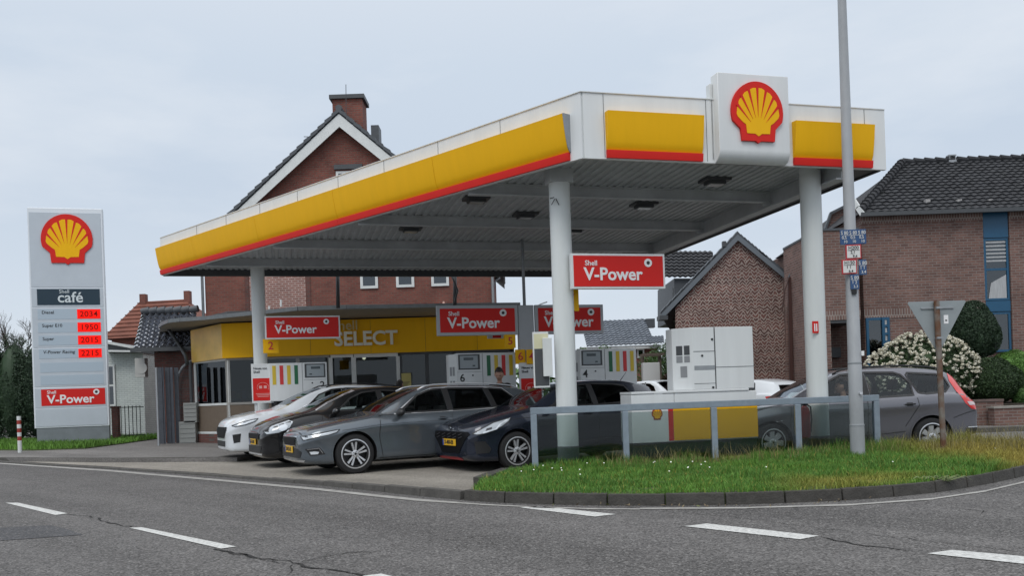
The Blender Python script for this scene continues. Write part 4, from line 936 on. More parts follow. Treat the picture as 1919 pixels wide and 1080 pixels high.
# inside of the shop: walls, floor, shelves, a lit counter lamp
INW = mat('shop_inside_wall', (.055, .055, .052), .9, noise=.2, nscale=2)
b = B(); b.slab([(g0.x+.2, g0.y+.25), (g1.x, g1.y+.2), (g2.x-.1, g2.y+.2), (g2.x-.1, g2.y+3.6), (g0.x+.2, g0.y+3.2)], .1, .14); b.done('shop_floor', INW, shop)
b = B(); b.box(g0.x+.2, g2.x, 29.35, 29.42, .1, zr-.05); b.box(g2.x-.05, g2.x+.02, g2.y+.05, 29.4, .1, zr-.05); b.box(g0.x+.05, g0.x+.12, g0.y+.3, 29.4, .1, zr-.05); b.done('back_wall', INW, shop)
cols_ = [(.30, .06, .04), (.32, .26, .06), (.10, .16, .28), (.34, .33, .30), (.06, .16, .07)]
for k in range(6):
    px_ = (450, 520, 560, 690, 790, 900)[k]; p = gp(px_); s_ = thing('shop_shelf', ('low', 'second', 'third', 'tall', 'wide', 'last')[k]+' shelf of goods inside the shop window, counted from the street end', 'shelf', (p.x*1.03, p.y+1.2, .14), 0, 'shelves inside the shop')
    b = B(); b.box(-.5, .5, 0, .35, 0, .08)
    for z in (.5, .9, 1.3, 1.6): b.box(-.5, .5, 0, .35, z, z+.02)
    b.box(-.5, -.47, 0, .35, .08, 1.6); b.box(.47, .5, 0, .35, .08, 1.6); b.done('rack', DGREY, s_)
    for ci, cc in enumerate(cols_):
        b = B(); x = -.45+ci*.19
        for z in (.52, .92, 1.32): b.box(x, x+.14, .03, .25, z, z+random.uniform(.15, .28))
        b.done('goods', mat('goods_%d' % ci, cc, .6), s_)
p = gp(681); b = B(); b.lathe([(.02, 2.52), (.05, 2.50), (.055, 2.44), (.03, 2.40)], c=(p.x*1.01, p.y+.6, .15), n=14); tag(b.done('ceiling_lamp', mat('lit_lamp', (1, .9, .7), .4, emit=((1, .9, .7), 3))), 'small lit lamp glowing inside the shop door', 'lamp')
q = gp(763); t_ = thing('yellow_notice', 'small framed yellow notice in the shop window right of the door', 'notice', (q.x, q.y-.1, At(763, 712, q.y).z))
b = B(); b.box(-.17, .17, 0, .02, -.22, .22); b.done('frame', DGREY, t_); b = B(); b.box(-.145, .145, -.004, -.0005, -.195, .195); b.done('sheet', mat('notice_yellow', (.52, .45, .16), .6), t_)
b = B()
for k in range(3): b.box(-.10, .10-.03*k, -.007, -.0045, -.09-.035*k, -.075-.035*k)
b.done('print', TEXTK, t_)
q = gp(933); t_ = thing('small_sign', 'small white and red sign hanging below the pair of red fuel signs', 'sign', (At(930, 629, 20).x, 20, At(930, 629, 20).z), AU)
b = B(); b.box(-.2, .18, 0, .05, -.07, .07); b.done('sign_board', WHITE2, t_); b = B(); b.box(-.08, .12, -.004, -.0005, -.06, .06); b.done('red_patch', REDS, t_)
b = B(); p0 = At(633, 505, 23.0); p1_ = At(634, 578, 23.0); b.tube([p0, p1_], .05, 8)
tag(b.done('downpipe', DGREY, smooth=True), 'dark downpipe from the canopy rear edge onto the shop roof, left one', 'downpipe')
b = B(); b.tube([At(853, 514, 24.0), At(853, 578, 24.0)], .05, 8); b.tube([At(846, 516, 23.9), At(852, 528, 23.9), At(858, 545, 23.9), At(854, 560, 23.9), At(851, 574, 23.9)], .03, 6)
tag(b.done('downpipe', DGREY, smooth=True), 'dark downpipe with a twisted cable between canopy and shop roof, right one', 'downpipe')
# wall pipes / vent on roof
b = B(); b.tube([At(527, 575, 27.5), At(527, 562, 27.5)], .03, 6); b.tube([At(505, 580, 27.5), At(505, 574, 27.5)], .03, 6); tag(b.done('roof_vent', WHITE2), 'tiny white vent pipe on the shop roof', 'vent')
b = B(); p = At(832, 570, 26.4); b.lathe([(.05, p.z-.3), (.05, p.z), (.02, p.z+.08)], c=(p.x, p.y, 0), n=10); tag(b.done('roof_vent', mat('pink_vent', (.5, .3, .25), .6)), 'small pinkish vent cap on the shop roof near the right downpipe', 'vent')
# ---- small dark-red brick annexe with glazed black tiles
an = thing('tiled_annexe', 'low dark brick building with shiny black pantile roof beside the shop', 'building', (0, 0, 0))
e0, e1 = At(251, 655, 28), At(362, 652, 28); r0, r1 = At(266, 590, 30.0), At(372, 586, 30.0)
tiles('roof', e0, e1-e0, r0-e0, TILE_G, an, 9, 9, amp=.075, stepd=.045, smooth=50, cols=8)
b = B(); b.bar(e0+Vector((-.06, -.06, -.03)), e1+Vector((0, -.06, -.03)), .14, .13); b.done('gutter', DGREY, an)
b = B(); n = 7
for k in range(n): p = r0.lerp(r1, (k+.03)/n); q = r0.lerp(r1, (k+1)/n); b.tube([p+Z*.10, q+Z*.14], .12, 10)
b.done('ridge_tiles', SLATE, an, smooth=40)
zz = e0.z-.1; xw0 = At(292, 700, 28.5).x
b = B(); b.box(xw0, e1.x+.3, 28.45, 33, .05, zz); b.done('wall', BR_DRK, an)
b = B(); b.prism([(xw0, 28.45, zz), (xw0, 32, zz), (r0.x+.2, 30.1, r0.z)], (.1, 0, 0)); b.done('gable', BR_DRK, an)
b = B(); ac = At(333, 720, 28.3); pts = [ac+Vector((-.02, 0, -1.8))]+[Vector((ac.x+.62*(1-cos(R(a))), ac.y, ac.z+.75*sin(R(a)))) for a in range(0, 100, 15)]; b.tube(pts, .045, 8)
b.done('arched_pipe', GREY, an, smooth=True)
b = B(); p = At(266, 690, 28.3); b.box(p.x-.22, p.x+.1, p.y, p.y+.25, p.z-.3, p.z+.32); b.lathe([(.2, p.y-.02), (.2, p.y)], 'y', (p.x-.02, 0, p.z), 18)
tag(b.done('air_conditioner', mat('ac_casing', (.42, .42, .40), .5)), 'pale wall-mounted air conditioner at the corner of the white wall', 'air conditioner')
# stacked grey crates by the gate
for k, (x0, y0, x1, y1, lab) in enumerate(((345, 755, 368, 793, 'upper pale cabinet leaning by the shop corner post'), (337, 790, 366, 835, 'lower pale slatted crate standing by the shop corner post'))):
    a, c = At(x0, y1, 27.3), At(x1, y0, 27.3); b = B(); b.box(a.x, c.x, 27.3, 27.6, max(a.z, .1) if k else a.z, c.z); 
    for q in range(5): zq = a.z+(c.z-a.z)*(q+.5)/5; b.box(a.x+.02, c.x-.02, 27.285, 27.2995, zq, zq+.02)
    tag(b.done('crate', mat('crate_grey', (.27, .28, .27), .7)), lab, 'crate')
# ---- dark metal gate panels
gt = thing('metal_gate', 'dark ribbed metal gate leaves standing open beside the shop', 'gate', (0, 0, 0))
g_a, g_b = At(298, 745, 27.2), At(328, 745, 26.9)
for k, (px, w) in enumerate(((300, .0), (306, .0), (314, .0), (323, .0), (331, .0))):
    a = G(px, 834-k*.5, .1); zt_g = At(px, 689, a.y).z; a2 = a+Vector((.115, -.06 if k % 2 else .06, 0))
    b = B(); b.prism([Vector((a.x, a.y, .12)), Vector((a2.x, a2.y, .12)), Vector((a2.x, a2.y, zt_g)), Vector((a.x, a.y, zt_g))], (0, .03, 0)); b.done('gate_slat', mat('gate_grey', (.09, .10, .12), .45, noise=.2), gt)
a = G(298, 836, .1); b = B(); b.bar((a.x, a.y, .1), (a.x, a.y, At(298, 689, a.y).z), .05, .05, up=(0, 1, 0)); b.done('gate_post', GREY, gt)
b = B()
for k in range(12):
    p = At(347+k*1.0, 700, 27.9); 
for zz in [.25+.2*k for k in range(12)]: b.tube([At(336, 700, 28.0)*1, At(336, 700, 28.0)], .004) if False else b.bar(Vector((At(334, 700, 28).x, 28, zz)), Vector((At(372, 700, 28).x, 28, zz)), .012, .012)
for k in range(18): x = At(334, 700, 28).x+k*.037; b.bar((x, 28.01, .15), (x, 28.01, 2.5), .007, .007, up=(0, 1, 0))
b.done('mesh_panel', DGREY, gt, fix=False)
# ---- white painted brick building + red-roofed house + iron fence
wb_ = thing('white_building', 'low white painted brick building behind the pylon', 'building', (0, 0, 0))
DW = 34.0
a, c = At(196, 800, DW), At(268, 655, DW)
b = B(); b.box(a.x-2.2, c.x, DW, DW+6, 0, At(230, 658, DW).z); b.done('wall', BR_WHT, wb_)
b = B(); b.prism([At(196, 640, DW-.4), At(262, 652, DW-.4), At(262, 661, DW-.4), At(196, 661, DW-.4)], (0, 6.6, 0)); b.done('flat_roof_edge', DGREY, wb_)
b = B(); b.bar(At(190, 640, DW-.5), At(264, 654, DW-.5), .1, .1); b.bar(At(190, 658, DW-.5), At(264, 659, DW-.5), .1, .07); b.done('white_trim', WHITE2, wb_)
p0, p1_ = At(201, 762, DW), At(216, 684, DW); window(wb_, p0.x, p1_.x, p0.z, p1_.z, DW-.03, WHITE2, 1, 2, .07)
rh = thing('red_roofed_house', 'distant house with orange red hipped roof and two small chimneys', 'house', (0, 0, 0))
DR = 48.0
q = [At(190, 636, DR), At(385, 625, DR), At(345, 562, DR+3.5), At(268, 563, DR+3.5)]
q2 = [At(262, 566, DR+3.5), At(349, 561, DR+3.5)]
b = B(); b.face([q[0], q[1], q2[1], q2[0]]); b.face([q[0]+Vector((0, 7, 0)), q[0], q2[0]]); b.face([q[1], q[1]+Vector((0, 7, 0)), q2[1]]); b.face([q[1]+Vector((0, 7, 0)), q[0]+Vector((0, 7, 0)), q2[0], q2[1]]); b.done('roof', TILE_R, rh)
b = B(); b.box(q[0].x+.4, q[1].x-.4, DR+.4, DR+6.6, 0, q[0].z+.3); b.done('wall', BR_RED, rh)
b = B()
for k in range(9):
    t0 = (k+.5)/9; b.bar(q[0].lerp(q2[0], t0)+Vector((0, -.03, .03)), q[1].lerp(q2[1], t0)+Vector((0, -.03, .03)), .05, .05)
b.done('tile_courses', TILE_R, rh)
for x, y in ((269.5, 552), (352, 546)):
    p = At(x, y, DR+3.4); b = B(); b.box(p.x-.17, p.x+.17, p.y-.2, p.y+.2, p.z-1.4, p.z); b.done('chimney', BR_RED, rh)
ir = thing('iron_fence', 'low black iron bar fence in front of the white building', 'fence', (0, 0, 0))
b = B(); DI = 31.5; x0, x1 = At(206, 780, DI).x, At(270, 780, DI).x; x = x0
while x < x1: b.bar((x, DI, .1), (x, DI, At(240, 761, DI).z), .02, .02, up=(0, 1, 0)); x += .14
b.done('bar', BLACK, ir, fix=False); b = B(); b.bar((x0, DI, At(240, 764, DI).z), (x1, DI, At(240, 764, DI).z), .03, .03); b.bar((x0, DI, .3), (x1, DI, .3), .03, .03); b.done('rail', BLACK, ir)
p = At(217, 764, 31); b = B(); b.box(p.x-.11, p.x+.11, p.y-.1, p.y+.1, .1, p.z); b.box(p.x-.14, p.x+.14, p.y-.13, p.y+.13, p.z, p.z+.04); tag(b.done('gate_pillar', BR_DRK), 'small dark brick-red pillar at the left end of the iron fence', 'pillar')
# ---- right side: brown brick two-storey house
D = 24.0
rhs = thing('brick_house', 'large brown brick two-storey house with dark tiled hipped roof and blue window strips', 'house', (0, 0, 0))
X0 = At(1619, 560, D).x; zE = At(1800, 396, D).z
xs0, xs1 = At(1845, 500, D).x, At(1894, 500, D).x; XE = X0+14
b = B(); b.box(X0, xs0, D, D+.3, 0, zE); b.box(xs1, XE, D, D+.3, 0, zE); b.box(X0, X0+.3, D+.3, D+9, 0, zE); b.box(xs0, xs1, D+.12, D+.3, 0, zE); b.done('wall', BR_BRN, rhs)
SOLD = brick('soldier_course', (.205, .125, .105), (.14, .085, .075), (.30, .26, .235), bw=.075, rh=.24, ms=.012)
b = B(); b.box(X0+.002, xs0-.002, D-.012, D-.001, zE-.26, zE-.03); b.box(xs1+.002, XE, D-.012, D-.001, zE-.26, zE-.03); b.box(X0+.002, xs0-.002, D-.012, D-.001, At(1700, 594, D).z-.02, At(1700, 594, D).z+.24); b.done('soldier_course', SOLD, rhs)
BLUE = mat('blue_window_frame', (.012, .085, .17), .4, noise=.08)
# blue strip window
def zz_(y): return At(1870, y, D).z
for z0_, z1_ in ((zz_(445), zE-.02), (zz_(584), zz_(564))): b = B(); b.box(xs0+.02, xs1-.02, D+.02, D+.10, z0_, z1_); b.done('blue_panel', BLUE, rhs)
o = window(rhs, xs0+.02, xs1-.02, zz_(563), zz_(446), D+.07, BLUE, 1, 2, .06, curtain=False, back=mat('window_grey', (.18, .19, .20), .5))
b = B()
for k in range(6): z = zz_(452+k*7); b.box(xs0+.09, xs1-.09, D+.045, D+.055, z-.045, z)
b.done('shutter_slats', CURT, o)
b = B(); b.prism([(xs0+.12, D+.05, zz_(560)), (xs1-.1, D+.05, zz_(560)), (xs1-.1, D+.05, zz_(515)), (xs0+.2, D+.05, zz_(530))], (0, .005, 0)); b.done('curtain', CURT, o)
window(rhs, xs0+.02, xs1-.02, zz_(660), zz_(585), D+.07, BLUE, 1, 1, .06, back=mat('window_grey', (.18, .19, .20), .5))
# entrance glazing left
ex0, ex1 = At(1613, 640, D).x, At(1667, 640, D).x
o = window(rhs, X0+.02, ex1, At(1640, 690, D).z, At(1640, 596, D).z, D-.04, BLUE, 1, 1, .07)
b = B(); b.box(X0+.45, X0+.52, D-.10, D-.045, .3, At(1640, 596, D).z)
for k in range(5): z = At(1640, 612+k*15, D).z; b.box(X0+.52, ex1-.06, D-.09, D-.06, z-.03, z+.03)
b.done('blue_mullion', BLUE, o)
b = B()
for k in range(5): z = At(1640, 605+k*15, D).z; b.box(X0+.54, ex1-.08, D-.065, D-.058, z-.07, z+.05)
b.done('shutter_slats', CURT, o)
# main roof: hipped at left
re0, re1 = Vector((X0-.12, D-.25, zE-.02)), Vector((XE, D-.25, zE-.02)); zR = At(1692, 307, D+3.6).z; rr0 = Vector((At(1692, 307, D+3.6).x, D+3.6, zR)); rr1 = Vector((XE, D+3.6, zR))
def hiproof():
    L = (re1.x-re0.x); nu, nv, cl = 62, 17, 5
    o = tiles('roof', re0, re1-re0, Vector((0, rr0.y-re0.y, zR-re0.z)), TILE_D, rhs, nu, nv, amp=.032, stepd=.032, cols=cl)
    me = o.data; bmx = bmesh.new(); bmx.from_mesh(me)
    # trim along the hip line
    n = Vector((rr0-re0)).cross(Vector((0, 0, 1))); 
    bmesh.ops.bisect_plane(bmx, geom=bmx.verts[:]+bmx.edges[:]+bmx.faces[:], plane_co=re0, plane_no=Vector((-(rr0.y-re0.y), rr0.x-re0.x, 0)), clear_outer=True)
    bmx.to_mesh(me); bmx.free()
hiproof()
b = B(); b.face([re0, rr0, Vector((re0.x, rr0.y*2-re0.y, re0.z))]); b.face([rr0, rr1, Vector((XE, rr0.y*2-re0.y, re0.z)), Vector((re0.x, rr0.y*2-re0.y, re0.z))]); b.done('roof_rear', TILE_D, rhs)
b = B(); n = 17
for k in range(n): p = re0.lerp(rr0, (k+.02)/n); q = re0.lerp(rr0, (k+1)/n); b.tube([p+Z*.10, q+Z*.06], .125, 8, r2=.105)
n = 32
for k in range(n): p = rr0.lerp(rr1, (k+.02)/n); q = rr0.lerp(rr1, (k+1)/n); b.tube([p+Z*.08, q+Z*.04], .11, 8, r2=.095)
b.done('ridge_tiles', TILE_D, rhs, smooth=40)
b = B(); b.bar(re0+Vector((0, -.06, -.04)), re1+Vector((0, -.06, -.04)), .12, .11); b.done('gutter', DGREY, rhs)
b = B()
for px in (1737, 1796, 1854, 1912): p = At(px, 380, D+.35); b.box(p.x-.06, p.x+.06, D+.25, D+.40, p.z-.05, p.z+.08)
b.done('snow_hook', mat('pale_tile_vent', (.35, .34, .33), .6), rhs)
p = At(1783, 298, D+3.6); b = B(); b.box(p.x-.12, p.x+.12, p.y-.1, p.y+.1, p.z-.25, p.z-.05); b.box(p.x-.1, p.x-.08, p.y-.1, p.y+.1, p.z-.05, p.z+.08); b.box(p.x+.08, p.x+.1, p.y-.1, p.y+.1, p.z-.05, p.z+.08); b.box(p.x-.12, p.x+.12, p.y-.1, p.y+.1, p.z+.08, p.z+.12); b.done('flue', GREY, rhs)
# verge piece + gable left + lower wing
b = B(); b.bar(At(1600, 376, D-.1), At(1617, 402, D-.3), .08, .13); b.done('verge_trim', WHITE2, rhs)
b = B(); b.prism([At(1595, 560, D+1.2), At(1621, 560, D+.4), At(1621, 398, D+.4), At(1601, 378, D+1.2)], (0, .3, 0)); b.done('side_wall', BR_BRN, rhs)
b = B(); b.prism([At(1548, 560, D+3), At(1622, 560, D+3), At(1622, 378, D+3), At(1602, 378, D+3), At(1557, 401, D+3), At(1546, 430, D+3)], (1.6, 4, 0)); b.done('rear_gable', BR_BRN, rhs)
b = B(); b.bar(At(1557, 400, D+2.9), At(1603, 377, D+2.9), .12, .08); b.bar(At(1557, 400, D+2.9), At(1546, 432, D+2.9), .12, .06); b.done('parapet_cap', SLATE, rhs)
DP = D-.6
pz_ = At(1575, 600, DP).z; xa, xb = At(1538, 560, DP).x, At(1612, 560, DP).x
b = B(); b.box(xa, xb, DP, DP+3, pz_, At(1575, 432, DP).z); b.box(xa, xa+.25, DP+.0, DP+3, 0, pz_); b.done('entrance_wing', BR_BRN, rhs)
b = B(); b.box(xa+.002, xb, DP-.012, DP-.001, pz_, pz_+.25); b.done('soldier_course', SOLD, rhs)
b = B(); b.box(xa-.02, xb+.02, DP-.04, DP+3, At(1575, 432, DP).z, At(1575, 428, DP).z); b.done('parapet_cap', SLATE, rhs)
b = B(); b.box(xa+.25, xb+1.0, DP+1.4, DP+1.6, 0, pz_); b.done('porch_wall', BR_BRN, rhs)
b = B(); b.box(xa+.26, xb+.0, DP+.02, DP+1.39, pz_-.08, pz_-.003); b.done('porch_ceiling', DGREY, rhs)
p = At(1567, 661, DP+1.3); b = B(); b.box(p.x-.15, p.x+.13, DP+1.25, DP+1.38, p.z-.15, p.z+.14); tag(b.done('letter_box', DGREY, bevel=.01), 'grey letter box on the porch wall of the brown brick house', 'letter box')
b = B(); b.bar(At(1608, 540, D-.05)+Vector((0, 0, 0)), At(1610, 620, D-.05), .07, .07, up=(0, 1, 0)); b.done('downpipe', DGREY, rhs)
# slanting wing wall left of the second column
wgw = thing('brick_wing', 'tall narrow brown brick wing wall with sloping top behind the right canopy column', 'wall', (0, 0, 0))
b = B(); b.prism([At(1470, 770, 26), At(1545, 770, 26), At(1545, 446, 26), At(1503, 446, 26), At(1480, 520, 26), At(1474, 600, 26)], (1.05, 3, 0)); b.done('wall', BR_BRN, wgw)
b = B(); b.bar(At(1503, 446, 25.9), At(1479, 522, 25.9), .1, .05); b.bar(At(1503, 446, 25.9), At(1546, 446, 25.9), .1, .05); b.done('cap', SLATE, wgw)
b = B(); b.bar(At(1480, 520, 25.8), At(1484, 730, 25.8), .10, .08, up=(0, 1, 0)); b.tube([At(1479, 520, 25.7), At(1471, 545, 25.7), At(1466, 585, 25.7)], .02, 6); b.done('downpipe', mat('brown_pipe', (.06, .025, .02), .5), wgw)
# ---- herringbone gable house
DH = 31.0
hg = thing('brick_house', 'gabled house with herringbone brick wall and slate verges, right of the canopy', 'house', (0, 0, 0))
hp = [At(1266, 780, DH), At(1500, 780, DH), At(1500, 545, DH), At(1476, 528, DH), At(1383, 446, DH), At(1266, 578, DH)]
b = B(); b.prism(hp, (1.9, 8, 0)); b.done('wall', BR_HER, hg)
for (x0, y0), (x1, y1) in (((1239, 594), (1383, 444)), ((1383, 444), (1478, 522))):
    p, q = At(x0, y0, DH-.15), At(x1, y1, DH-.15); b = B(); b.prism([p, q, q+Z*.16, p+Z*.16], (2.0, 8.6, 0)); b.done('roof', SLATE, hg)
    b = B(); b.prism([p-Z*.13+Vector((0, -.03, 0)), q-Z*.13+Vector((0, -.03, 0)), q+Z*.08+Vector((0, -.03, 0)), p+Z*.08+Vector((0, -.03, 0))], (0, .025, 0)); b.done('verge_board', mat('verge_grey', (.13, .15, .17), .5), hg)
    n = 14; b = B()
    for k in range(n): a, c = p.lerp(q, k/n)+Z*.16, p.lerp(q, (k+1)/n)+Z*.16; b.prism([a+Z*(.01 if (x0 < 1383) == (y0 > y1) and x0 < 1300 else .05), c+Z*(.05 if x0 < 1300 else .01), c-Z*.05, a-Z*.05], (0, .3, 0))
    b.done('verge_tile', SLATE, hg)
p = At(1356, 459, DH); b = B(); b.box(p.x-.06, p.x+.06, DH-.2, DH, p.z-.1, p.z+.1); b.done('tile_vent', DGREY, hg); p = At(1240, 594, DH); b = B(); b.box(p.x-.12, p.x+.18, DH-.3, DH+.3, p.z-.13, p.z+.02); b.done('gutter_end', DGREY, hg)
r0_, r1_ = At(1225, 520, DH+4), At(1345, 520, DH+4); 
tiles('roof', r0_, r1_-r0_, At(1225, 472, DH+7)-r0_, TILE_D, hg, 12, 8, amp=.05, stepd=.05)
b = B(); b.prism([At(1264, 522, DH+4.2), At(1345, 522, DH+4.2), At(1345, 600, DH+4.2), At(1264, 600, DH+4.2)], (0, 4, 0)); b.done('slate_cheek', SLATE, hg)
b = B(); b.tube([At(1262, 560, DH+2), At(1262, 540, DH+2)], .02, 5); b.done('aerial_rod', DGREY, hg)
b = B(); b.bar(At(1472, 728, 26.5), At(1510, 696, 27.5), .05, .05); b.bar(At(1474, 742, 26.5), At(1474, 728, 26.5), .04, .04, up=(0, 1, 0)); b.bar(At(1495, 742, 27), At(1495, 709, 27), .04, .04, up=(0, 1, 0)); tag(b.done('stair_handrail', mat('pale_rail', (.5, .5, .46), .5)), 'pale sloping handrail at the foot of the brick wing', 'handrail')
# ---- far grey-roofed house between pumps and herringbone house
fh = thing('far_house', 'distant red brick house with blue grey tiled roof behind the pumps', 'house', (0, 0, 0))
DF = 46.0
a, c = At(1100, 650, DF), At(1218, 645, DF); ra = At(1100, 603, DF+3.5)
tiles('roof', a, c-a+Vector((.3, 0, 0)), Vector((0, 3.5, ra.z-a.z)), TILE_B, fh, 14, 12, amp=.05, stepd=.05, cols=4)
p, q = At(1195, 690, DF), At(1236, 642, DF); b = B(); b.box(a.x, q.x, DF+.5, DF+6, 0, q.z-.2); b.done('wall', BR_RED, fh)
b = B(); b.box(a.x-.2, q.x+.1, DF+.1, DF+.3, q.z-.3, q.z-.12); b.done('gutter', WHITE2, fh)
tiles('lower_roof', At(1215, 645, DF-.5), At(1245, 643, DF-.5)-At(1215, 645, DF-.5), At(1215, 632, DF+1)-At(1215, 645, DF-.5), TILE_B, fh, 5, 4, amp=.05, stepd=.05, cols=4)
b = B(); p = At(1220, 598, DF+3); b.box(p.x-.3, p.x+.2, p.y-.2, p.y+.4, p.z-.5, p.z); b.done('chimney', SLATE, fh)
p, q = At(1197, 671, DF), At(1210, 653, DF); window(fh, p.x, q.x, p.z, q.z, DF+.45, WHITE2, fw=.08)
b = B(); q = At(1222, 712, 33); b.box(q.x-.33, q.x+.33, 33, 33.4, .1, At(1222, 680, 33).z); tag(b.done('utility_cabinet', mat('cab_white', (.52, .53, .52), .5), bevel=.02), 'pale utility cabinet behind pump 4', 'cabinet')
b = B()
WD = mat('grey_timber', (.13, .105, .085), .8, noise=.2)
for px in (1206, 1238): q = At(px, 700, 35); b.box(q.x-.06, q.x+.06, 35, 35.12, .1, At(px, 668, 35).z)
for k in range(5): q = At(1203, 667, 35+.0); b.box(q.x, At(1243, 667, 35).x, 34.6+k*.25, 34.66+k*.25, q.z-.02, q.z+.07)
tag(b.done('pergola', WD), 'small weathered timber pergola in front of the far house', 'pergola')
# street lamps behind
b = B(); p = At(985.5, 570, 40); b.tube([Vector((p.x, 40, 0)), Vector((p.x, 40, 6.9))], .05, 8)
b = B(); p = At(922, 700, 34); 
b.tube([Vector((p.x+.05, 34, 0)), Vector((p.x+.05, 34, 5.1)), At(928, 527, 34), At(938, 521, 34)], .035, 8); tag(b.done('street_lamp', GREY, smooth=True), 'thin curved grey lamp arm at the right corner of the tall red house', 'street lamp')
b = B(); b.tube([At(1006, 575, 36), At(1014, 570, 36), At(1026, 566, 36)], .03, 6); b.tube([At(1006, 575, 36), At(1006, 730, 36)], .035, 6); tag(b.done('street_lamp', GREY, smooth=True), 'thin grey lamp arm seen just left of the nearest column', 'street lamp')
# ---- planter wall, hedges, rhododendron
pw = thing('planter_wall', 'low brown brick planter wall with pale coping along the side street', 'wall', (0, 0, 0))
PY = 21.2
xa, xb = At(1560, 760, PY).x, At(1881, 760, PY).x; zt4 = At(1850, 753, PY).z
b = B(); b.box(xa, xb, PY, PY+.3, .1, zt4); b.done('wall', BR_BRN, pw); b = B(); b.box(xa, xb, PY-.03, PY+.33, zt4, zt4+.05); b.done('coping', mat('coping_brown', (.13, .09, .08), .8, noise=.2), pw)
zt5 = At(1900, 765, PY-.4).z
b = B(); b.box(xb-.45, xb+6, PY-.4, PY-.12, .1, zt5); b.done('lower_wall', BR_BRN, pw); b = B(); b.box(xb-.48, xb+6, PY-.43, PY-.09, zt5, zt5+.05); b.done('lower_coping', mat('coping_pale', (.30, .28, .25), .8, noise=.2), pw)
b = B(); b.slab([(xa+.3, PY+.3), (xb+6, PY+.3), (xb+6, D-.02), (xa+.3, D-.02)], .1, zt4-.08); b.done('planting_soil', mat('bare_soil', (.05, .04, .03), .95), pw)
LD = leaf_mat('dark_hedge_leaf', (.012, .028, .010), (.035, .065, .022), (.055, .10, .035)); LB = leaf_mat('bright_hedge_leaf', (.05, .12, .02), (.12, .25, .05), (.17, .33, .07)); LM = leaf_mat('mid_green_leaf', (.03, .075, .02), (.07, .14, .035), (.11, .20, .06)); LC = leaf_mat('conifer_leaf', (.014, .03, .016), (.03, .055, .028), (.045, .08, .04))
TW = mat('bark_brown', (.05, .035, .025), .9, noise=.3)
def bush(name, label, cat, c, r, n, size, m, lump=.12, seed=1, core=True, group=None, shell=.22, trunkh=.5):
    t = thing(name, label, cat, (c[0], c[1], c[2]-r[2]), 0, group)
    P, N = blob_points(n, (0, 0, r[2]), r, lump=lump, seed=seed, shell=shell); k = P[:, 2] > .02; leaves('foliage', P[k], N[k], size, m, t)
    b = B()
    for _ in range(5): b.tube([(random.uniform(-.05, .05), random.uniform(-.05, .05), 0), (random.uniform(-.3, .3)*r[0], random.uniform(-.3, .3)*r[1], r[2]*1.0), (random.uniform(-.6, .6)*r[0], random.uniform(-.6, .6)*r[1], r[2]*1.4)], .03, 6, r2=.01)
    b.done('stem', TW, t)
    if core:
        b = B(); bmesh.ops.create_icosphere(b.bm, subdivisions=3, radius=1)
        for v in b.bm.verts: f = .74+.07*sin(v.co.x*9+seed)+.06*cos(v.co.y*11+v.co.z*7); v.co = Vector((v.co.x*r[0]*f, v.co.y*r[1]*f, r[2]+v.co.z*r[2]*f))
        b.done('inner_growth', m, t)
    return t
p = At(1827, 622, 22.9); bush('clipped_conifer', 'tall dark egg-shaped clipped evergreen against the brown brick house', 'shrub', (p.x, p.y, p.z), (.69, .62, .84), 24000, .030, LC, lump=.17, seed=3, shell=.18)
p = At(1858, 714, 22.2); bush('box_hedge', 'dark rounded box hedge right of the white-flowering shrub', 'hedge', (p.x, p.y, p.z), (.80, .62, .62), 20000, .030, LD, lump=.16, seed=5, shell=.2)
p = At(1900, 700, 22.7); bush('shrub', 'bright green rounded shrub at the right edge behind the dark box hedge', 'shrub', (p.x, p.y, p.z), (.62, .6, .66), 14000, .026, LB, lump=.2, seed=6)
p = At(1925, 742, 21.9); bush('shrub', 'lighter green low shrub at the right edge, nearest the planter wall', 'shrub', (p.x, p.y, p.z), (.45, .4, .36), 8000, .024, LM, lump=.2, seed=8)
p = At(1730, 705, 22.4); rd = bush('rhododendron', 'rhododendron bush covered in creamy white flower trusses', 'shrub', (p.x, p.y, p.z), (1.50, .8, 1.12), 16000, .050, LD, lump=.22, seed=9, shell=.3)
P, N = blob_points(1500, (0, 0, 1.12), (1.54, .85, 1.16), lump=.22, seed=9, shell=.10); k = (N[:, 1] < .45) & (P[:, 2] > .55+.5*rng.random(len(P))); P = P[k]; N = N[k]
P2 = []; N2 = []
for p_, n_2 in zip(P, N):
    for q in range(20):
        d = rng.normal(0, 1, 3); d /= np.linalg.norm(d); P2.append(p_+d*.046*rng.uniform(.6, 1)*np.array([1.15, 1, .85])+n_2*.03); N2.append(d)
FL = leaf_mat('cream_petals', (.60, .56, .42), (.74, .72, .62), (.80, .78, .70), .6)
leaves('flower_trusses', np.array(P2), np.array(N2), .022, FL, rd, jit=.3, aspect=1.4)
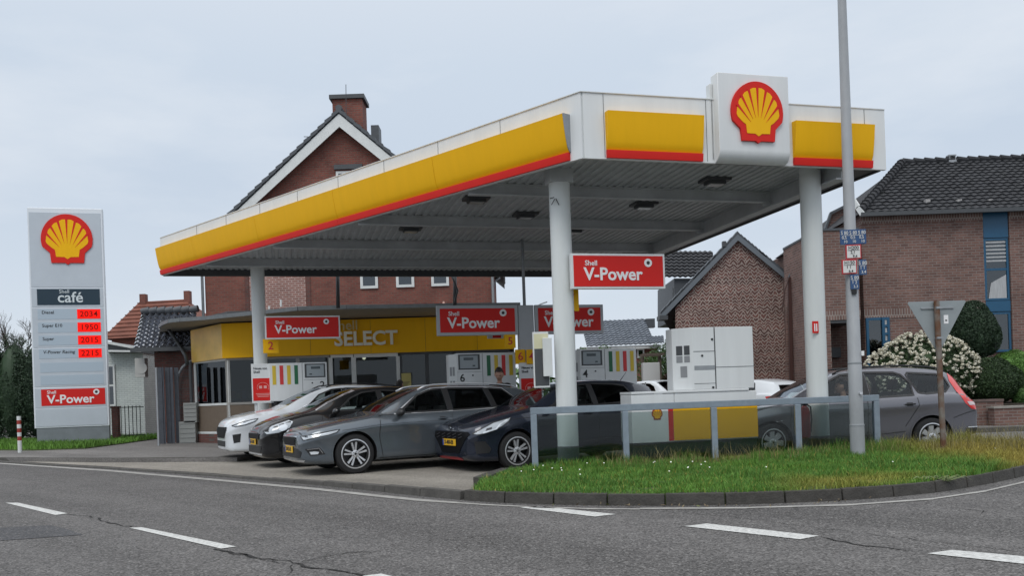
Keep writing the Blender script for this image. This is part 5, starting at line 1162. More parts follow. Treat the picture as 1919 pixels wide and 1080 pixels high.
# ---- trees
def tree(name, label, base, h, r, n, size, m, seed, trunk=.15, blobs=7, low=.35, group=None):
    g = random.Random(seed); t = thing(name, label, 'tree', base, 0, group)
    P = []; N = []; b = B(); top = Vector((g.uniform(-.3, .3), g.uniform(-.3, .3), h*.75)); b.tube([(0, 0, 0), (0.05, 0, h*.35), top], trunk, 8, r2=trunk*.3)
    for k in range(blobs):
        c = Vector((g.uniform(-1, 1)*r*.6, g.uniform(-1, 1)*r*.6, h*(low+(.93-low)*((k+.5)/blobs))-r*.15)); rr = r*g.uniform(.42, .62)*(1.15-.5*k/blobs)
        p_, n_ = blob_points(n//blobs, c, (rr, rr, rr*.8), lump=.35, seed=seed*10+k, shell=.5); P.append(p_); N.append(n_); b.tube([(0, 0, h*.3), c*.6+Vector((0, 0, h*.12)), c], trunk*.4, 6, r2=.02)
    b.done('trunk', TW, t); P = np.concatenate(P); N = np.concatenate(N); k = P[:, 2] > .1; leaves('crown', P[k], N[k], size, m, t, jit=.9); return t
p = At(1253, 700, 40); tree('leafy_tree', 'fresh green tree between the far house and the herringbone house', (p.x+.3, 40, 0), 4.9, 2.1, 16000, .06, LB if False else LM, 3)
p = At(1247, 700, 36); tree('leafy_tree', 'lower reddish brown and green bush in front of the fresh green tree', (p.x+.6, 36, 0), 2.2, .9, 4000, .05, leaf_mat('copper_leaf', (.06, .03, .02), (.12, .06, .04), (.06, .12, .03)), 5, blobs=4)
p = At(1224, 722, 34); bush('hedge', 'small green hedge block behind the pumps beside the parked white car', 'hedge', (p.x+.35, 35.5, .75), (.7, .5, .62), 5000, .035, LM, seed=12)
p = At(1135, 645, 38); tree('leafy_tree', 'low spreading green tree top just above pump 4', (p.x-.2, 38, 0), 3.45, 1.6, 9000, .055, LM, 8, blobs=5, low=.7)
# left dark hedge and bare tree
p = At(15, 720, 35); 
hl = thing('conifer_hedge', 'tall dark conifer hedge at the left edge behind the pylon', 'hedge', (p.x-2.4, 35, 0))
P = []; N = []
for k in range(7):
    a_, b_ = blob_points(9000, (k*1.0-2.4, .3*(k % 2), 2.1+.3*sin(k*2.1)), (1.0, 1.0, 2.5+.4*sin(k*1.7)), lump=.35, seed=30+k, shell=.35); P.append(a_); N.append(b_)
P = np.concatenate(P); N = np.concatenate(N); k = P[:, 2] > .0; leaves('foliage', P[k], N[k], .06, LC, hl)
b = B()
for k in range(7): b.tube([(k-2.4, 0, 0), (k-2.4, 0, 3)], .08, 6)
for k in range(7):
    q = bmesh.ops.create_icosphere(b.bm, subdivisions=3, radius=1, matrix=Matrix.Translation((k-2.4, .2, 2.1)) @ Matrix.Diagonal((.6, .7, 2.0, 1)))
b.done('stem', LC, hl)
p = At(35, 640, 38); bt = thing('bare_tree', 'thin leafless tree rising behind the dark hedge at the left edge', 'tree', (p.x, 38, 0))
b = B()
def branch(p, d, l, r, dep):
    q = p+d*l; b.tube([p, p.lerp(q, .5)+Vector((random.uniform(-.05, .05), 0, random.uniform(-.05, .05))), q], r, 5, r2=r*.6)
    if dep:
        for _ in range(3 if dep > 1 else 4): branch(p.lerp(q, random.uniform(.5, 1)), (d+Vector((random.uniform(-.8, .8), random.uniform(-.5, .5), random.uniform(-.25, .5)))).normalized(), l*random.uniform(.55, .8), r*.6, dep-1)
branch(Vector((0, 0, 0)), Vector((0, 0, 1)), 3.0, .10, 1); 
for k in range(6): branch(Vector((0, 0, 2.4+.2*k)), Vector((random.uniform(-.8, .8), random.uniform(-.3, .3), .8)).normalized(), 1.15, .035, 4)
b.done('trunk', TW, bt, fix=False)
# distant tree belt so the horizon is closed
stf = B(); P = []; N = []
for k in range(60):
    x = -140+k*5; a_, b_ = blob_points(700, (x, 120+10*sin(k*1.9), 1.6), (4.2, 3, 3.2+1.2*sin(k*2.3)), lump=.3, seed=100+k); P.append(a_); N.append(b_)
P = np.concatenate(P); N = np.concatenate(N); stuff(leaves('far_trees', P, N, .5, LM), 'low belt of far-off trees along the horizon', 'trees')
# ================================================================ CARS
def pchip(tab):
    xs = [t[0] for t in tab]; ys = [t[1] for t in tab]; n = len(xs); h = [xs[i+1]-xs[i] for i in range(n-1)]; d = [(ys[i+1]-ys[i])/h[i] for i in range(n-1)]
    m = [d[0]]+[0 if d[i-1]*d[i] <= 0 else 2*d[i-1]*d[i]/(d[i-1]+d[i]) for i in range(1, n-1)]+[d[-1]]
    def f(x):
        if x <= xs[0]: return ys[0]
        if x >= xs[-1]: return ys[-1]
        i = 0
        while x > xs[i+1]: i += 1
        t = (x-xs[i])/h[i]; return (2*t**3-3*t**2+1)*ys[i]+(t**3-2*t**2+t)*h[i]*m[i]+(-2*t**3+3*t**2)*ys[i+1]+(t**3-t**2)*h[i]*m[i+1]
    return f
def cr(pts, k=3):
    out = []; n = len(pts)
    for i in range(n-1):
        p0, p1, p2, p3 = pts[max(i-1, 0)], pts[i], pts[i+1], pts[min(i+2, n-1)]
        for j in range(k):
            t = j/k; out.append(tuple(.5*(2*b+(c-a)*t+(2*a-5*b+4*c-d)*t*t+(-a+3*b-3*c+d)*t**3) for a, b, c, d in zip(p0, p1, p2, p3)))
    out.append(pts[-1]); return out
def section(s, x, inset=0.0, floor=None):
    zt, zs, wb, wt, zb = s['top'](x)-inset, s['belt'](x), s['wb'](x)-inset, s['wt'](x)-inset, s['bot'](x) if floor is None else floor
    zs = min(zs, zt-.012); h = zt-zs; crn = min(.055, h*.5); zr_ = zt-crn
    ws = wb*.945; zm = zb+(zs-zb)*.50; k = min(1, h/.25)
    wsh = wb*.995
    pts = [(0, zb), (wb*.5, zb), (wb*.86, zb+.01), (wb*.955, zb+.05), (wb*.972, zb+(zs-zb)*.20), (wb*.975, zb+(zs-zb)*.45), (wb*.984, zb+(zs-zb)*.66), (wb, zb+(zs-zb)*.80), (wb*.988, zb+(zs-zb)*.88), (ws, zs)]
    if h > .1:
        pts += [(ws+(wt-ws)*.18, zs+(zr_-zs)*.10), (ws+(wt-ws)*.48, zs+(zr_-zs)*.5), (ws+(wt-ws)*.84, zs+(zr_-zs)*.88), (wt-.012, zr_+crn*.30)]
    else:
        pts += [(ws*.985, zs+h*.2), (ws*.95, zs+h*.42), (ws*.90, zs+h*.58), (ws*.84, zs+h*.70)]
    wl = pts[-1][0]; zl = pts[-1][1]
    pts += [(wl*.86, zt-(zt-zl)*.55), (wl*.6, zt-(zt-zl)*.22), (wl*.3, zt-(zt-zl)*.05), (0, zt)]
    return cr(pts, 3)
def loft(s, xs, inset=0.0, floor=None):
    b = bmesh.new(); rings = []
    for x in xs:
        half = section(s, x, inset, floor); full = [(-y, z) for y, z in half]+[(y, z) for y, z in half[-2:0:-1]]
        rings.append([b.verts.new((x, y, z)) for y, z in full])
    n = len(rings[0])
    for A_, B_ in zip(rings, rings[1:]):
        for k in range(n): b.faces.new((A_[k], A_[(k+1)%n], B_[(k+1)%n], B_[k]))
    b.faces.new(rings[0][::-1]); b.faces.new(rings[-1])
    bmesh.ops.recalc_face_normals(b, faces=b.faces); return b
FR_SIDE = (Vector((0, -3, 0)), Vector((1, 0, 0)), Vector((0, 0, 1)), Vector((0, 1, 0)))
FR_FAR = (Vector((0, 3, 0)), Vector((1, 0, 0)), Vector((0, 0, 1)), Vector((0, -1, 0)))
FR_FRONT = (Vector((-2, 0, 0)), Vector((0, 1, 0)), Vector((0, 0, 1)), Vector((1, 0, 0)))
FR_REAR = (Vector((8, 0, 0)), Vector((0, 1, 0)), Vector((0, 0, 1)), Vector((-1, 0, 0)))
FR_TOP = (Vector((0, 0, 4)), Vector((1, 0, 0)), Vector((0, 1, 0)), Vector((0, 0, -1)))
def patch(bvh, poly, fr, off, name, m, parent, grid=.05, thick=0.0):
    o, a, c, d = fr; b = bmesh.new(); b.faces.new([b.verts.new((p[0], p[1], 0)) for p in poly])
    for ax in (0, 1):
        lo = min(p[ax] for p in poly); hi = max(p[ax] for p in poly); k = lo+grid
        while k < hi-1e-4:
            co = [0, 0, 0]; co[ax] = k; no = [0, 0, 0]; no[ax] = 1
            bmesh.ops.bisect_plane(b, geom=b.verts[:]+b.edges[:]+b.faces[:], plane_co=co, plane_no=no, dist=1e-5); k += grid
    for v in b.verts:
        q = o+a*v.co.x+c*v.co.y; loc, nrm, _, _ = bvh.ray_cast(q, d)
        if loc is None: loc, nrm, _, _ = bvh.find_nearest(q+d*2.2)
        if nrm.dot(d) > 0: nrm = -nrm
        v.co = loc+(nrm*.75-d*.25).normalized()*off
    bmesh.ops.recalc_face_normals(b, faces=b.faces)
    if b.faces and sum((f.normal.dot(d)*f.calc_area() for f in b.faces)) > 0: bmesh.ops.reverse_faces(b, faces=b.faces)
    me = bpy.data.meshes.new(name); b.to_mesh(me); b.free(); return link(name, me, m, parent, True)
def strip(pts, w, closed=False):
    L = [];R_ = []
    n = len(pts)
    for i, p in enumerate(pts):
        a = pts[max(i-1, 0)]; c = pts[min(i+1, n-1)]; dx, dy = c[0]-a[0], c[1]-a[1]; l = math.hypot(dx, dy) or 1
        L.append((p[0]-dy/l*w/2, p[1]+dx/l*w/2)); R_.append((p[0]+dy/l*w/2, p[1]-dx/l*w/2))
    return L+R_[::-1]
def strips(bvh, lines, w, fr, off, name, m, parent):
    # one object for several seam lines
    b = bmesh.new(); o, a, c, d = fr
    for ln in lines:
        fine = []
        for p, q in zip(ln, ln[1:]):
            k = max(1, int(math.hypot(q[0]-p[0], q[1]-p[1])/.05)); fine += [(p[0]+(q[0]-p[0])*i/k, p[1]+(q[1]-p[1])*i/k) for i in range(k)]
        fine.append(ln[-1]); s2 = strip(fine, w); n = len(fine); vs = []
        for q2 in s2:
            q = o+a*q2[0]+c*q2[1]; loc, nrm, _, _ = bvh.ray_cast(q, d)
            if loc is None: loc, nrm, _, _ = bvh.find_nearest(q+d*2.2)
            if nrm.dot(d) > 0: nrm = -nrm
            vs.append(b.verts.new(loc+nrm*off))
        for i in range(n-1): b.faces.new((vs[i], vs[i+1], vs[2*n-2-i], vs[2*n-1-i]))
    me = bpy.data.meshes.new(name); b.to_mesh(me); b.free(); return link(name, me, m, parent, True)
TYRE = mat('tyre_rubber', (.014, .014, .015), .75, noise=.2, nscale=6); RIMS = mat('alloy_silver', (.62, .63, .65), .3, .55); RIMD = mat('alloy_black', (.02, .02, .022), .3)
CABM = mat('car_interior', (.018, .018, .02), .8); WGC = glass('car_glass', (.68, .74, .73), .01, 1.38); WGD = glass('privacy_glass', (.16, .17, .18), .01, 1.38)
LENS = mat('headlight_lens', (.42, .46, .50), .12, .0, coat=1, spec=.9); LENSB = mat('lamp_bright', (.80, .84, .88), .15, .3); GRL = mat('gloss_black_grille', (.006, .006, .007), .5, spec=.15)
PLY = mat('plate_yellow', (.72, .42, .02), .4); TAIL = mat('tail_lamp_red', (.62, .02, .015), .15, coat=1); SILL = mat('dark_trim', (.022, .022, .024), .55)
def wheel(par, x, y, r, side, spokes=5, kind='twin', rim=RIMS, rr=.72, w=.21, turn=0):
    # side=-1: outer face towards -y
    e = -1 if side < 0 else 1
    prof = [(r*.60, -w/2), (r*.80, -w/2), (r*.94, -w/2+.008), (r, -w/2+.035), (r, w/2-.035), (r*.94, w/2-.008), (r*.8, w/2), (r*.60, w/2)]
    b = B(); b.lathe(prof+[prof[0]], 'y', (0, 0, 0), 40, cap=False); t = b.done('wheel', TYRE, par, smooth=40); t.location = (x, y, r); t.rotation_euler = (0, 0, turn)
    R_ = r*rr; yo = e*w*.5
    b = B(); ring = [(R_, yo-e*.012), (R_+.006, yo+e*.004), (R_-.012, yo+e*.006), (R_-.022, yo-e*.03), (R_-.03, yo-e*.10)]
    n = 40; rs = []
    for q, h in ring: rs.append([b.bm.verts.new((q*cos(2*pi*k/n), h, q*sin(2*pi*k/n))) for k in range(n)])
    for A_, B_ in zip(rs, rs[1:]):
        for k in range(n): b.bm.faces.new((A_[k], A_[(k+1)%n], B_[(k+1)%n], B_[k]))
    o = b.done('rim', rim if kind != 'cut' else RIMS, t, smooth=50)
    b = B(); b.lathe([(R_-.02, yo-e*.10), (R_-.02, yo-e*.108)], 'y', (0, 0, 0), 32); b.done('brake_disc', BLACK, t)
    b = B(); hub = .062
    b.lathe([(hub, yo-e*.035), (hub, yo-e*.012), (hub*.6, yo-e*.004)], 'y', (0, 0, 0), 20)
    for k in range(spokes):
        a0 = 2*pi*k/spokes+pi/2+.1
        for da0, da1 in (((-.16, -.19), (.16, .19)) if kind in ('twin', 'cut') else ((0, 0),)):
            p = Vector((cos(a0+da0*1.6), 0, sin(a0+da0*1.6)))*hub*.7; q = Vector((cos(a0+da1), 0, sin(a0+da1)))*(R_-.012); t_ = Vector((-sin(a0), 0, cos(a0)))
            w0, w1 = (.011, .017) if kind in ('twin', 'cut') else ((.045, .065) if spokes < 7 else (.030, .046))
            y0, y1 = yo-e*.016, yo-e*.004; y2, y3 = yo-e*.05, yo-e*.035
            v = [b.bm.verts.new(u_) for u_ in (p-t_*w0+Vector((0, y0, 0)), p+t_*w0+Vector((0, y0, 0)), q+t_*w1+Vector((0, y1, 0)), q-t_*w1+Vector((0, y1, 0)), p-t_*w0*1.2+Vector((0, y2, 0)), p+t_*w0*1.2+Vector((0, y2, 0)), q+t_*w1*1.2+Vector((0, y3, 0)), q-t_*w1*1.2+Vector((0, y3, 0)))]
            for f in ((0, 1, 2, 3), (0, 4, 5, 1), (1, 5, 6, 2), (2, 6, 7, 3), (3, 7, 4, 0)): b.bm.faces.new([v[i] for i in f])
    b.done('spokes', rim, t)
    b = B()
    for k in range(5): a0 = 2*pi*k/5; b.lathe([(.008, yo-e*.012), (.008, yo-e*.003)], 'y', (.04*cos(a0), 0, .04*sin(a0)), 8)
    b.lathe([(.022, yo-e*.006), (.02, yo-e*.0)], 'y', (0, 0, 0), 14); b.done('hub_cap', BLACK if kind == 'twin' else DGREY, t)
    return t
def car(name, label, loc, rot, sp, group=None, wheels=None, detail=True, cut=True):
    t = thing(name, label, 'car', loc, rot, group)
    s = {k: pchip(sp[k]) for k in ('top', 'belt', 'wb', 'wt', 'bot')}; L = sp['L']
    xs = [0, .006, .02, .045, .08, .12, .17]; x = .23
    while x < L-.22: xs.append(x); x += .075
    xs += [L-.17, L-.12, L-.08, L-.045, L-.02, L-.006, L]
    bmx = loft(s, xs); bvh = BVHTree.FromBMesh(bmx)
    me = bpy.data.meshes.new('body'); bmx.to_mesh(me); bmx.free(); paint = sp['paint']
    body = link('body', me, [paint], t, True)
    r = sp['r']; ar = r+.045; ax = sp['axles']; hw = sp['wb'][len(sp['wb'])//2][1]
    cutters = []
    def cutter(bm_, m): me2 = bpy.data.meshes.new('c'); bm_.to_mesh(me2); bm_.free(); o = bpy.data.objects.new('c', me2); C.objects.link(o); me2.materials.append(m); o.parent = t; cutters.append(o); return o
    def addcut(o): k = body.modifiers.new('b', 'BOOLEAN'); k.operation = 'DIFFERENCE'; k.object = o; k.solver = 'EXACT'; k.material_mode = 'TRANSFER'
    for axx in ax:
        for sd_ in (-1, 1):
            b = B(); b.lathe([(ar, sd_*1.2), (ar, sd_*(hw-.30))] if sd_ > 0 else [(ar, -(hw-.30)), (ar, -1.2)], 'y', (axx, 0, r+.005), 40)
            bmesh.ops.recalc_face_normals(b.bm, faces=b.bm.faces); addcut(cutter(b.bm, SILL))
    if cut:
        c0, c1 = sp['cabin']; xs2 = [c0+(c1-c0)*i/26 for i in range(27)]
        s2 = dict(s); addcut(cutter(loft(s2, xs2, .045, .34), CABM))
        for w_ in sp['windows']:
            pl = w_['p']; b = bmesh.new()
            cx = sum(p[0] for p in pl)/len(pl); cz = sum(p[1] for p in pl)/len(pl)
            ins = [(p[0]+(cx-p[0])*.05, p[1]+(cz-p[1])*.07) for p in pl]
            kind = w_.get('k', 's')
            def mk(y0, y1, f): 
                A_ = [b.verts.new(f(p, y0)) for p in ins]; B_ = [b.verts.new(f(p, y1)) for p in ins]; n = len(ins)
                b.faces.new(A_[::-1]); b.faces.new(B_)
                for i in range(n): b.faces.new((A_[i], A_[(i+1)%n], B_[(i+1)%n], B_[i]))
            if kind == 's': mk(-1.3, 1.3, lambda p, y: (p[0], y, p[1]))
            elif kind == 'w': mk(w_['z'], 2.2, lambda p, y: (p[0], p[1], y))
            else: mk(L-1.0, L+.6, lambda p, y: (y, p[0], p[1]))
            bmesh.ops.recalc_face_normals(b, faces=b.faces); addcut(cutter(b, BLACK))
    realise(body)
    for o in cutters: bpy.data.objects.remove(o)
    body.parent = t; body.data.set_sharp_from_angle(angle=R(38))
    # glass
    for w_ in sp['windows']:
        kind = w_.get('k', 's'); g = WGD if w_.get('dark') else WGC
        if kind == 's':
            for fr in (FR_SIDE, FR_FAR): patch(bvh, w_['p'], fr, -.004, 'side_window', g, t, .08)
        else: patch(bvh, w_['p'], FR_TOP if kind == 'w' else FR_REAR, -.004, 'windscreen' if kind == 'w' else 'rear_window', g, t, .08)
        if kind == 's':
            pl = w_['p']; ring = pl+[pl[0]]; strips(bvh, [ring], .032, FR_SIDE, .004, 'window_seal', BLACK, t)
    sw = [w_ for w_ in sp['windows'] if w_.get('k', 's') == 's']
    for i in range(min(len(sw)-1, sp.get('black_pillars', 1))):
        a_, c_ = sw[i]['p'], sw[i+1]['p']; g_ = .016
        for f in (FR_SIDE, FR_FAR): patch(bvh, [(a_[1][0]+g_*0, a_[1][1]-.01), (c_[0][0], c_[0][1]-.01), (c_[-1][0], c_[-1][1]+.01), (a_[2][0], a_[2][1]+.01)], f, .0025, 'door_pillar', BLACK, t)
    for nm, fr, poly, m, off in sp.get('patches', []):
        f = {'s': FR_SIDE, 'f': FR_FRONT, 'r': FR_REAR, 't': FR_TOP}.get(fr) or FR_SIDE
        o = patch(bvh, poly, f, off, nm, m, t, .04)
        if nm == 'headlight': strips(bvh, [poly+[poly[0]]], .014, f, off+.003, 'lamp_edge', BLACK, o)
        if fr in ('s',) and nm in ('headlight', 'tail_lamp', 'fog_lamp'): patch(bvh, poly, FR_FAR, off, nm, m, t, .04)
    for fr, lines, w, m, nm in sp.get('lines', []):
        strips(bvh, lines, w, {'s': FR_SIDE, 'f': FR_FRONT, 't': FR_TOP, 'r': FR_REAR}[fr], .0035, nm, m, t)
    # arch lip
    for axx in ax:
        pts = [(axx+(ar+.012)*cos(R(a)), r+.005+(ar+.012)*sin(R(a))) for a in range(-22, 203, 9)]
        strips(bvh, [pts], .026, FR_SIDE, .006, 'arch_lip', sp.get('lip', paint), t)
    wk = wheels or {}
    for i, axx in enumerate(ax):
        for sd_ in (-1, 1): wheel(t, axx, sd_*(hw-.115), r, sd_, turn=sp.get('turn', 0) if i == 0 else 0, **wk)
    # mirrors
    mxx, mz = sp['mirror']
    for sd_ in (-1, 1):
        yb = hw*.95; b = B(); bmesh.ops.create_icosphere(b.bm, subdivisions=3, radius=1)
        for v in b.bm.verts: v.co = Vector((mxx+v.co.x*.075+abs(v.co.y)*.0, sd_*(yb+.12)+v.co.y*.11, mz+v.co.z*.068+.02*v.co.x))
        o = b.done('mirror', sp.get('mirror_mat', paint), t, smooth=True); b = B(); b.bar((mxx, sd_*(yb-.06), mz-.03), (mxx, sd_*(yb+.08), mz-.02), .05, .035); b.done('mirror_arm', BLACK, o)
    for hx, hz2 in sp.get('handles', []):
        loc, nr, _, _ = bvh.ray_cast(Vector((hx, -3, hz2)), Vector((0, 1, 0)))
        b = B(); b.bar(loc+Vector((-.09, -.022, 0)), loc+Vector((.09, -.020, .005)), .02, .022); o = b.done('door_handle', sp.get('handle_mat', paint), t, bevel=.006)
        patch(bvh, [(hx-.05, hz2-.028), (hx+.05, hz2-.028), (hx+.05, hz2+.028), (hx-.05, hz2+.028)], FR_SIDE, .003, 'handle_recess', BLACK, o)
    if sp.get('rails'):
        a, c, m = sp['rails']
        for sd_ in (-1, 1):
            pts = []
            for i in range(15):
                x = a+(c-a)*i/14; y = s['wt'](x)-.05; z = s['top'](x)+(.012 if 0 < i < 14 else -.02); pts.append((x, sd_*y, z))
            b = B(); b.tube(pts, .014, 8); b.done('roof_rail', m, t, smooth=True)
    if cut:
        SE = mat('seat_fabric', (.03, .03, .033), .9)
        zs_ = .34
        for yy in (-.37, .37):
            for k, sx_ in enumerate((sp['seat'], sp['seat']+.88)):
                b = B(); b.box(sx_, sx_+.5, yy-.25, yy+.25, zs_, zs_+.22)
                b.bar((sx_+.50, yy, zs_+.15), (sx_+.68, yy, zs_+.78), .12, .46, up=(0, 1, 0)) if False else b.prism([(sx_+.42, yy-.24, zs_+.15), (sx_+.56, yy-.24, zs_+.15), (sx_+.72, yy-.21, zs_+.72), (sx_+.62, yy-.21, zs_+.75)], (0, .45, 0))
                b.prism([(sx_+.66, yy-.12, zs_+.78), (sx_+.74, yy-.12, zs_+.77), (sx_+.79, yy-.12, zs_+.95), (sx_+.71, yy-.12, zs_+.97)], (0, .24, 0)); b.done('seat', SE, t, bevel=.02)
        b = B(); pts = [(sp['seat']-.13+.07*sin(a)*.0+.10*sin(a)*.35, -.37+.18*cos(a), .86+.17*sin(a)) for a in [2*pi*k/16 for k in range(17)]]; b.tube(pts, .014, 6); b.done('steering_wheel', BLACK, t)
        b = B(); b.box(sp['cabin'][0]+.06, sp['seat']-.18, -.66, .66, .6, .83); b.done('dashboard', BLACK, t, bevel=.04)
    if sp.get('plate'):
        px_, pz2, tx = sp['plate']; b = B(); b.box(px_-.012, px_, -.26, .26, pz2-.055, pz2+.055); o = b.done('number_plate', PLY, t, bevel=.003)
        text(tx, .095, (px_-.0155, 0, pz2), TEXTK, o, name='plate_text', bold=.02, depth=.001, rot=(pi/2, 0, -pi/2), sx=.95)
        b = B(); b.box(px_-.015, px_-.0122, -.0, .0, 0, 0) if False else b.box(px_-.0145, px_-.0122, .205, .255, pz2-.052, pz2+.052); b.done('plate_band', mat('plate_blue_band', (.02, .06, .3), .4), o)
    return t, bvh, s
def paint(name, c, metal=.35, rough=.26): return mat(name, c, rough, metal, coat=.8, spec=.3)
P_SKO = paint('paint_graphite', (.125, .145, .165), .5); P_I20 = paint('paint_night_blue', (.022, .028, .045), .4); P_BLK = paint('paint_black', (.010, .010, .011), .1); P_WHT = paint('paint_white', (.66, .69, .72), .0); P_SUV = paint('paint_slate_grey', (.155, .155, .175), .45)
ang_off = R(28)
# ---- estate (grey)
sk = dict(black_pillars=2, L=4.69, r=.335, axles=(.87, 3.56), paint=P_SKO, cabin=(1.30, 4.42), seat=2.0, mirror=(1.66, 1.0), mirror_mat=BLACK,
 top=[(0, .64), (.03, .70), (.10, .755), (.35, .83), (.8, .915), (1.15, .965), (1.30, 1.0), (1.6, 1.155), (1.9, 1.30), (2.2, 1.41), (2.5, 1.452), (3.0, 1.46), (3.6, 1.44), (4.1, 1.39), (4.35, 1.33), (4.5, 1.18), (4.62, .98), (4.68, .8), (4.69, .7)],
 belt=[(0, .56), (.05, .62), (.2, .70), (.5, .775), (.9, .86), (1.3, .915), (2, .94), (3, .965), (4, 1.0), (4.4, 1.0), (4.6, .93), (4.69, .66)],
 wb=[(0, .46), (.008, .56), (.03, .66), (.08, .76), (.16, .83), (.32, .885), (.6, .91), (1.2, .915), (3.3, .915), (4.0, .90), (4.35, .87), (4.55, .80), (4.65, .70), (4.69, .52)],
 wt=[(0, .4), (.5, .62), (1.3, .72), (1.7, .68), (2.1, .60), (2.5, .575), (3.5, .57), (4.2, .55), (4.5, .56), (4.69, .45)],
 bot=[(0, .26), (.1, .20), (.5, .17), (1.2, .19), (3.4, .20), (4.2, .25), (4.6, .32), (4.69, .36)],
 windows=[dict(p=[(1.70, .985), (2.62, 1.0), (2.60, 1.385), (2.38, 1.375), (2.1, 1.285)]), dict(p=[(2.70, 1.0), (3.50, 1.02), (3.42, 1.375), (2.68, 1.39)], dark=1), dict(p=[(3.58, 1.03), (4.12, 1.06), (4.02, 1.16), (3.80, 1.345), (3.50, 1.37)], dark=1),
   dict(k='w', p=[(1.34, -.66), (1.34, .66), (1.7, .62), (2.16, .54), (2.2, 0), (2.16, -.54), (1.7, -.62)], z=.93), dict(k='r', p=[(-.5, 1.03), (.5, 1.03), (.45, 1.28), (-.45, 1.28)], dark=1)],
 patches=[('grille_surround', 'f', [(-.46, .655), (.46, .655), (.44, .60), (.36, .49), (-.36, .49), (-.44, .60)], CHROME, .006), ('grille', 'f', [(-.43, .64), (.43, .64), (.41, .60), (.335, .505), (-.335, .505), (-.41, .60)], GRL, .012),
   ('headlight', 's', [(.045, .655), (.25, .695), (.62, .755), (.56, .705), (.42, .665), (.22, .635), (.06, .595)], LENS, .007),
   ('headlight_strip', 's', [(.14, .667), (.36, .70), (.55, .728), (.38, .688), (.18, .652)], LENSB, .011),
   ('lower_intake', 'f', [(-.66, .40), (-.50, .455), (.50, .455), (.66, .40), (.6, .30), (-.6, .30)], BLACK, .006), ('lower_lip', 'f', [(-.72, .27), (.72, .27), (.68, .24), (-.68, .24)], RIMS, .008),
   ('fog_bezel', 's', [(.07, .455), (.28, .475), (.37, .36), (.14, .34)], BLACK, .006), ('fog_lamp', 's', [(.13, .405), (.20, .412), (.27, .40), (.25, .365), (.15, .362)], LENSB, .010), ('fog_chrome', 's', strip([(.10, .445), (.27, .462), (.33, .375)], .012), CHROME, .011),
   ('side_skirt', 's', [(1.30, .245), (3.12, .245), (3.12, .20), (1.30, .20)], SILL, .005), ('tail_lamp', 's', [(4.30, .92), (4.62, .94), (4.62, .80), (4.42, .82)], TAIL, .006)],
 lines=[('s', [[(1.33, .93), (1.30, .60), (1.36, .24)], [(2.66, .99), (2.66, .50), (2.62, .26)], [(3.55, 1.0), (3.42, .75), (3.16, .52)], [(1.33, .955), (1.6, .965)]], .010, BLACK, 'door_seam'),
   ('s', [[(1.60, .972), (2.66, .985), (3.55, 1.008), (4.14, 1.045)], [(1.66, 1.0), (1.90, 1.165), (2.12, 1.30), (2.38, 1.392), (2.7, 1.408), (3.4, 1.395), (3.82, 1.36), (4.14, 1.06)]], .018, RIMS, 'window_trim'),
   ('s', [[(.66, .735), (1.3, .80), (2.66, .835), (4.2, .86)]], .006, SILL, 'body_crease'),  # thin dark strip paints in the shade along the side crease
   ('t', [[(.10, -.62), (.6, -.70), (1.28, -.72)], [(.08, -.5), (.05, 0), (.08, .5)]], .008, BLACK, 'bonnet_seam')],
 handles=[(2.47, .865), (3.36, .88)], rails=(2.15, 4.2, RIMS), plate=(-.012, .435, 'X-912-LB'))
sL = At(541, 760, 14.72); car('parked_car', 'dark grey estate car with silver roof rails and silver twin-spoke wheels', (sL.x, 14.72, .012), ang_off, sk, 'cars queuing nose-out at the pumps', dict(spokes=5, kind='twin'))
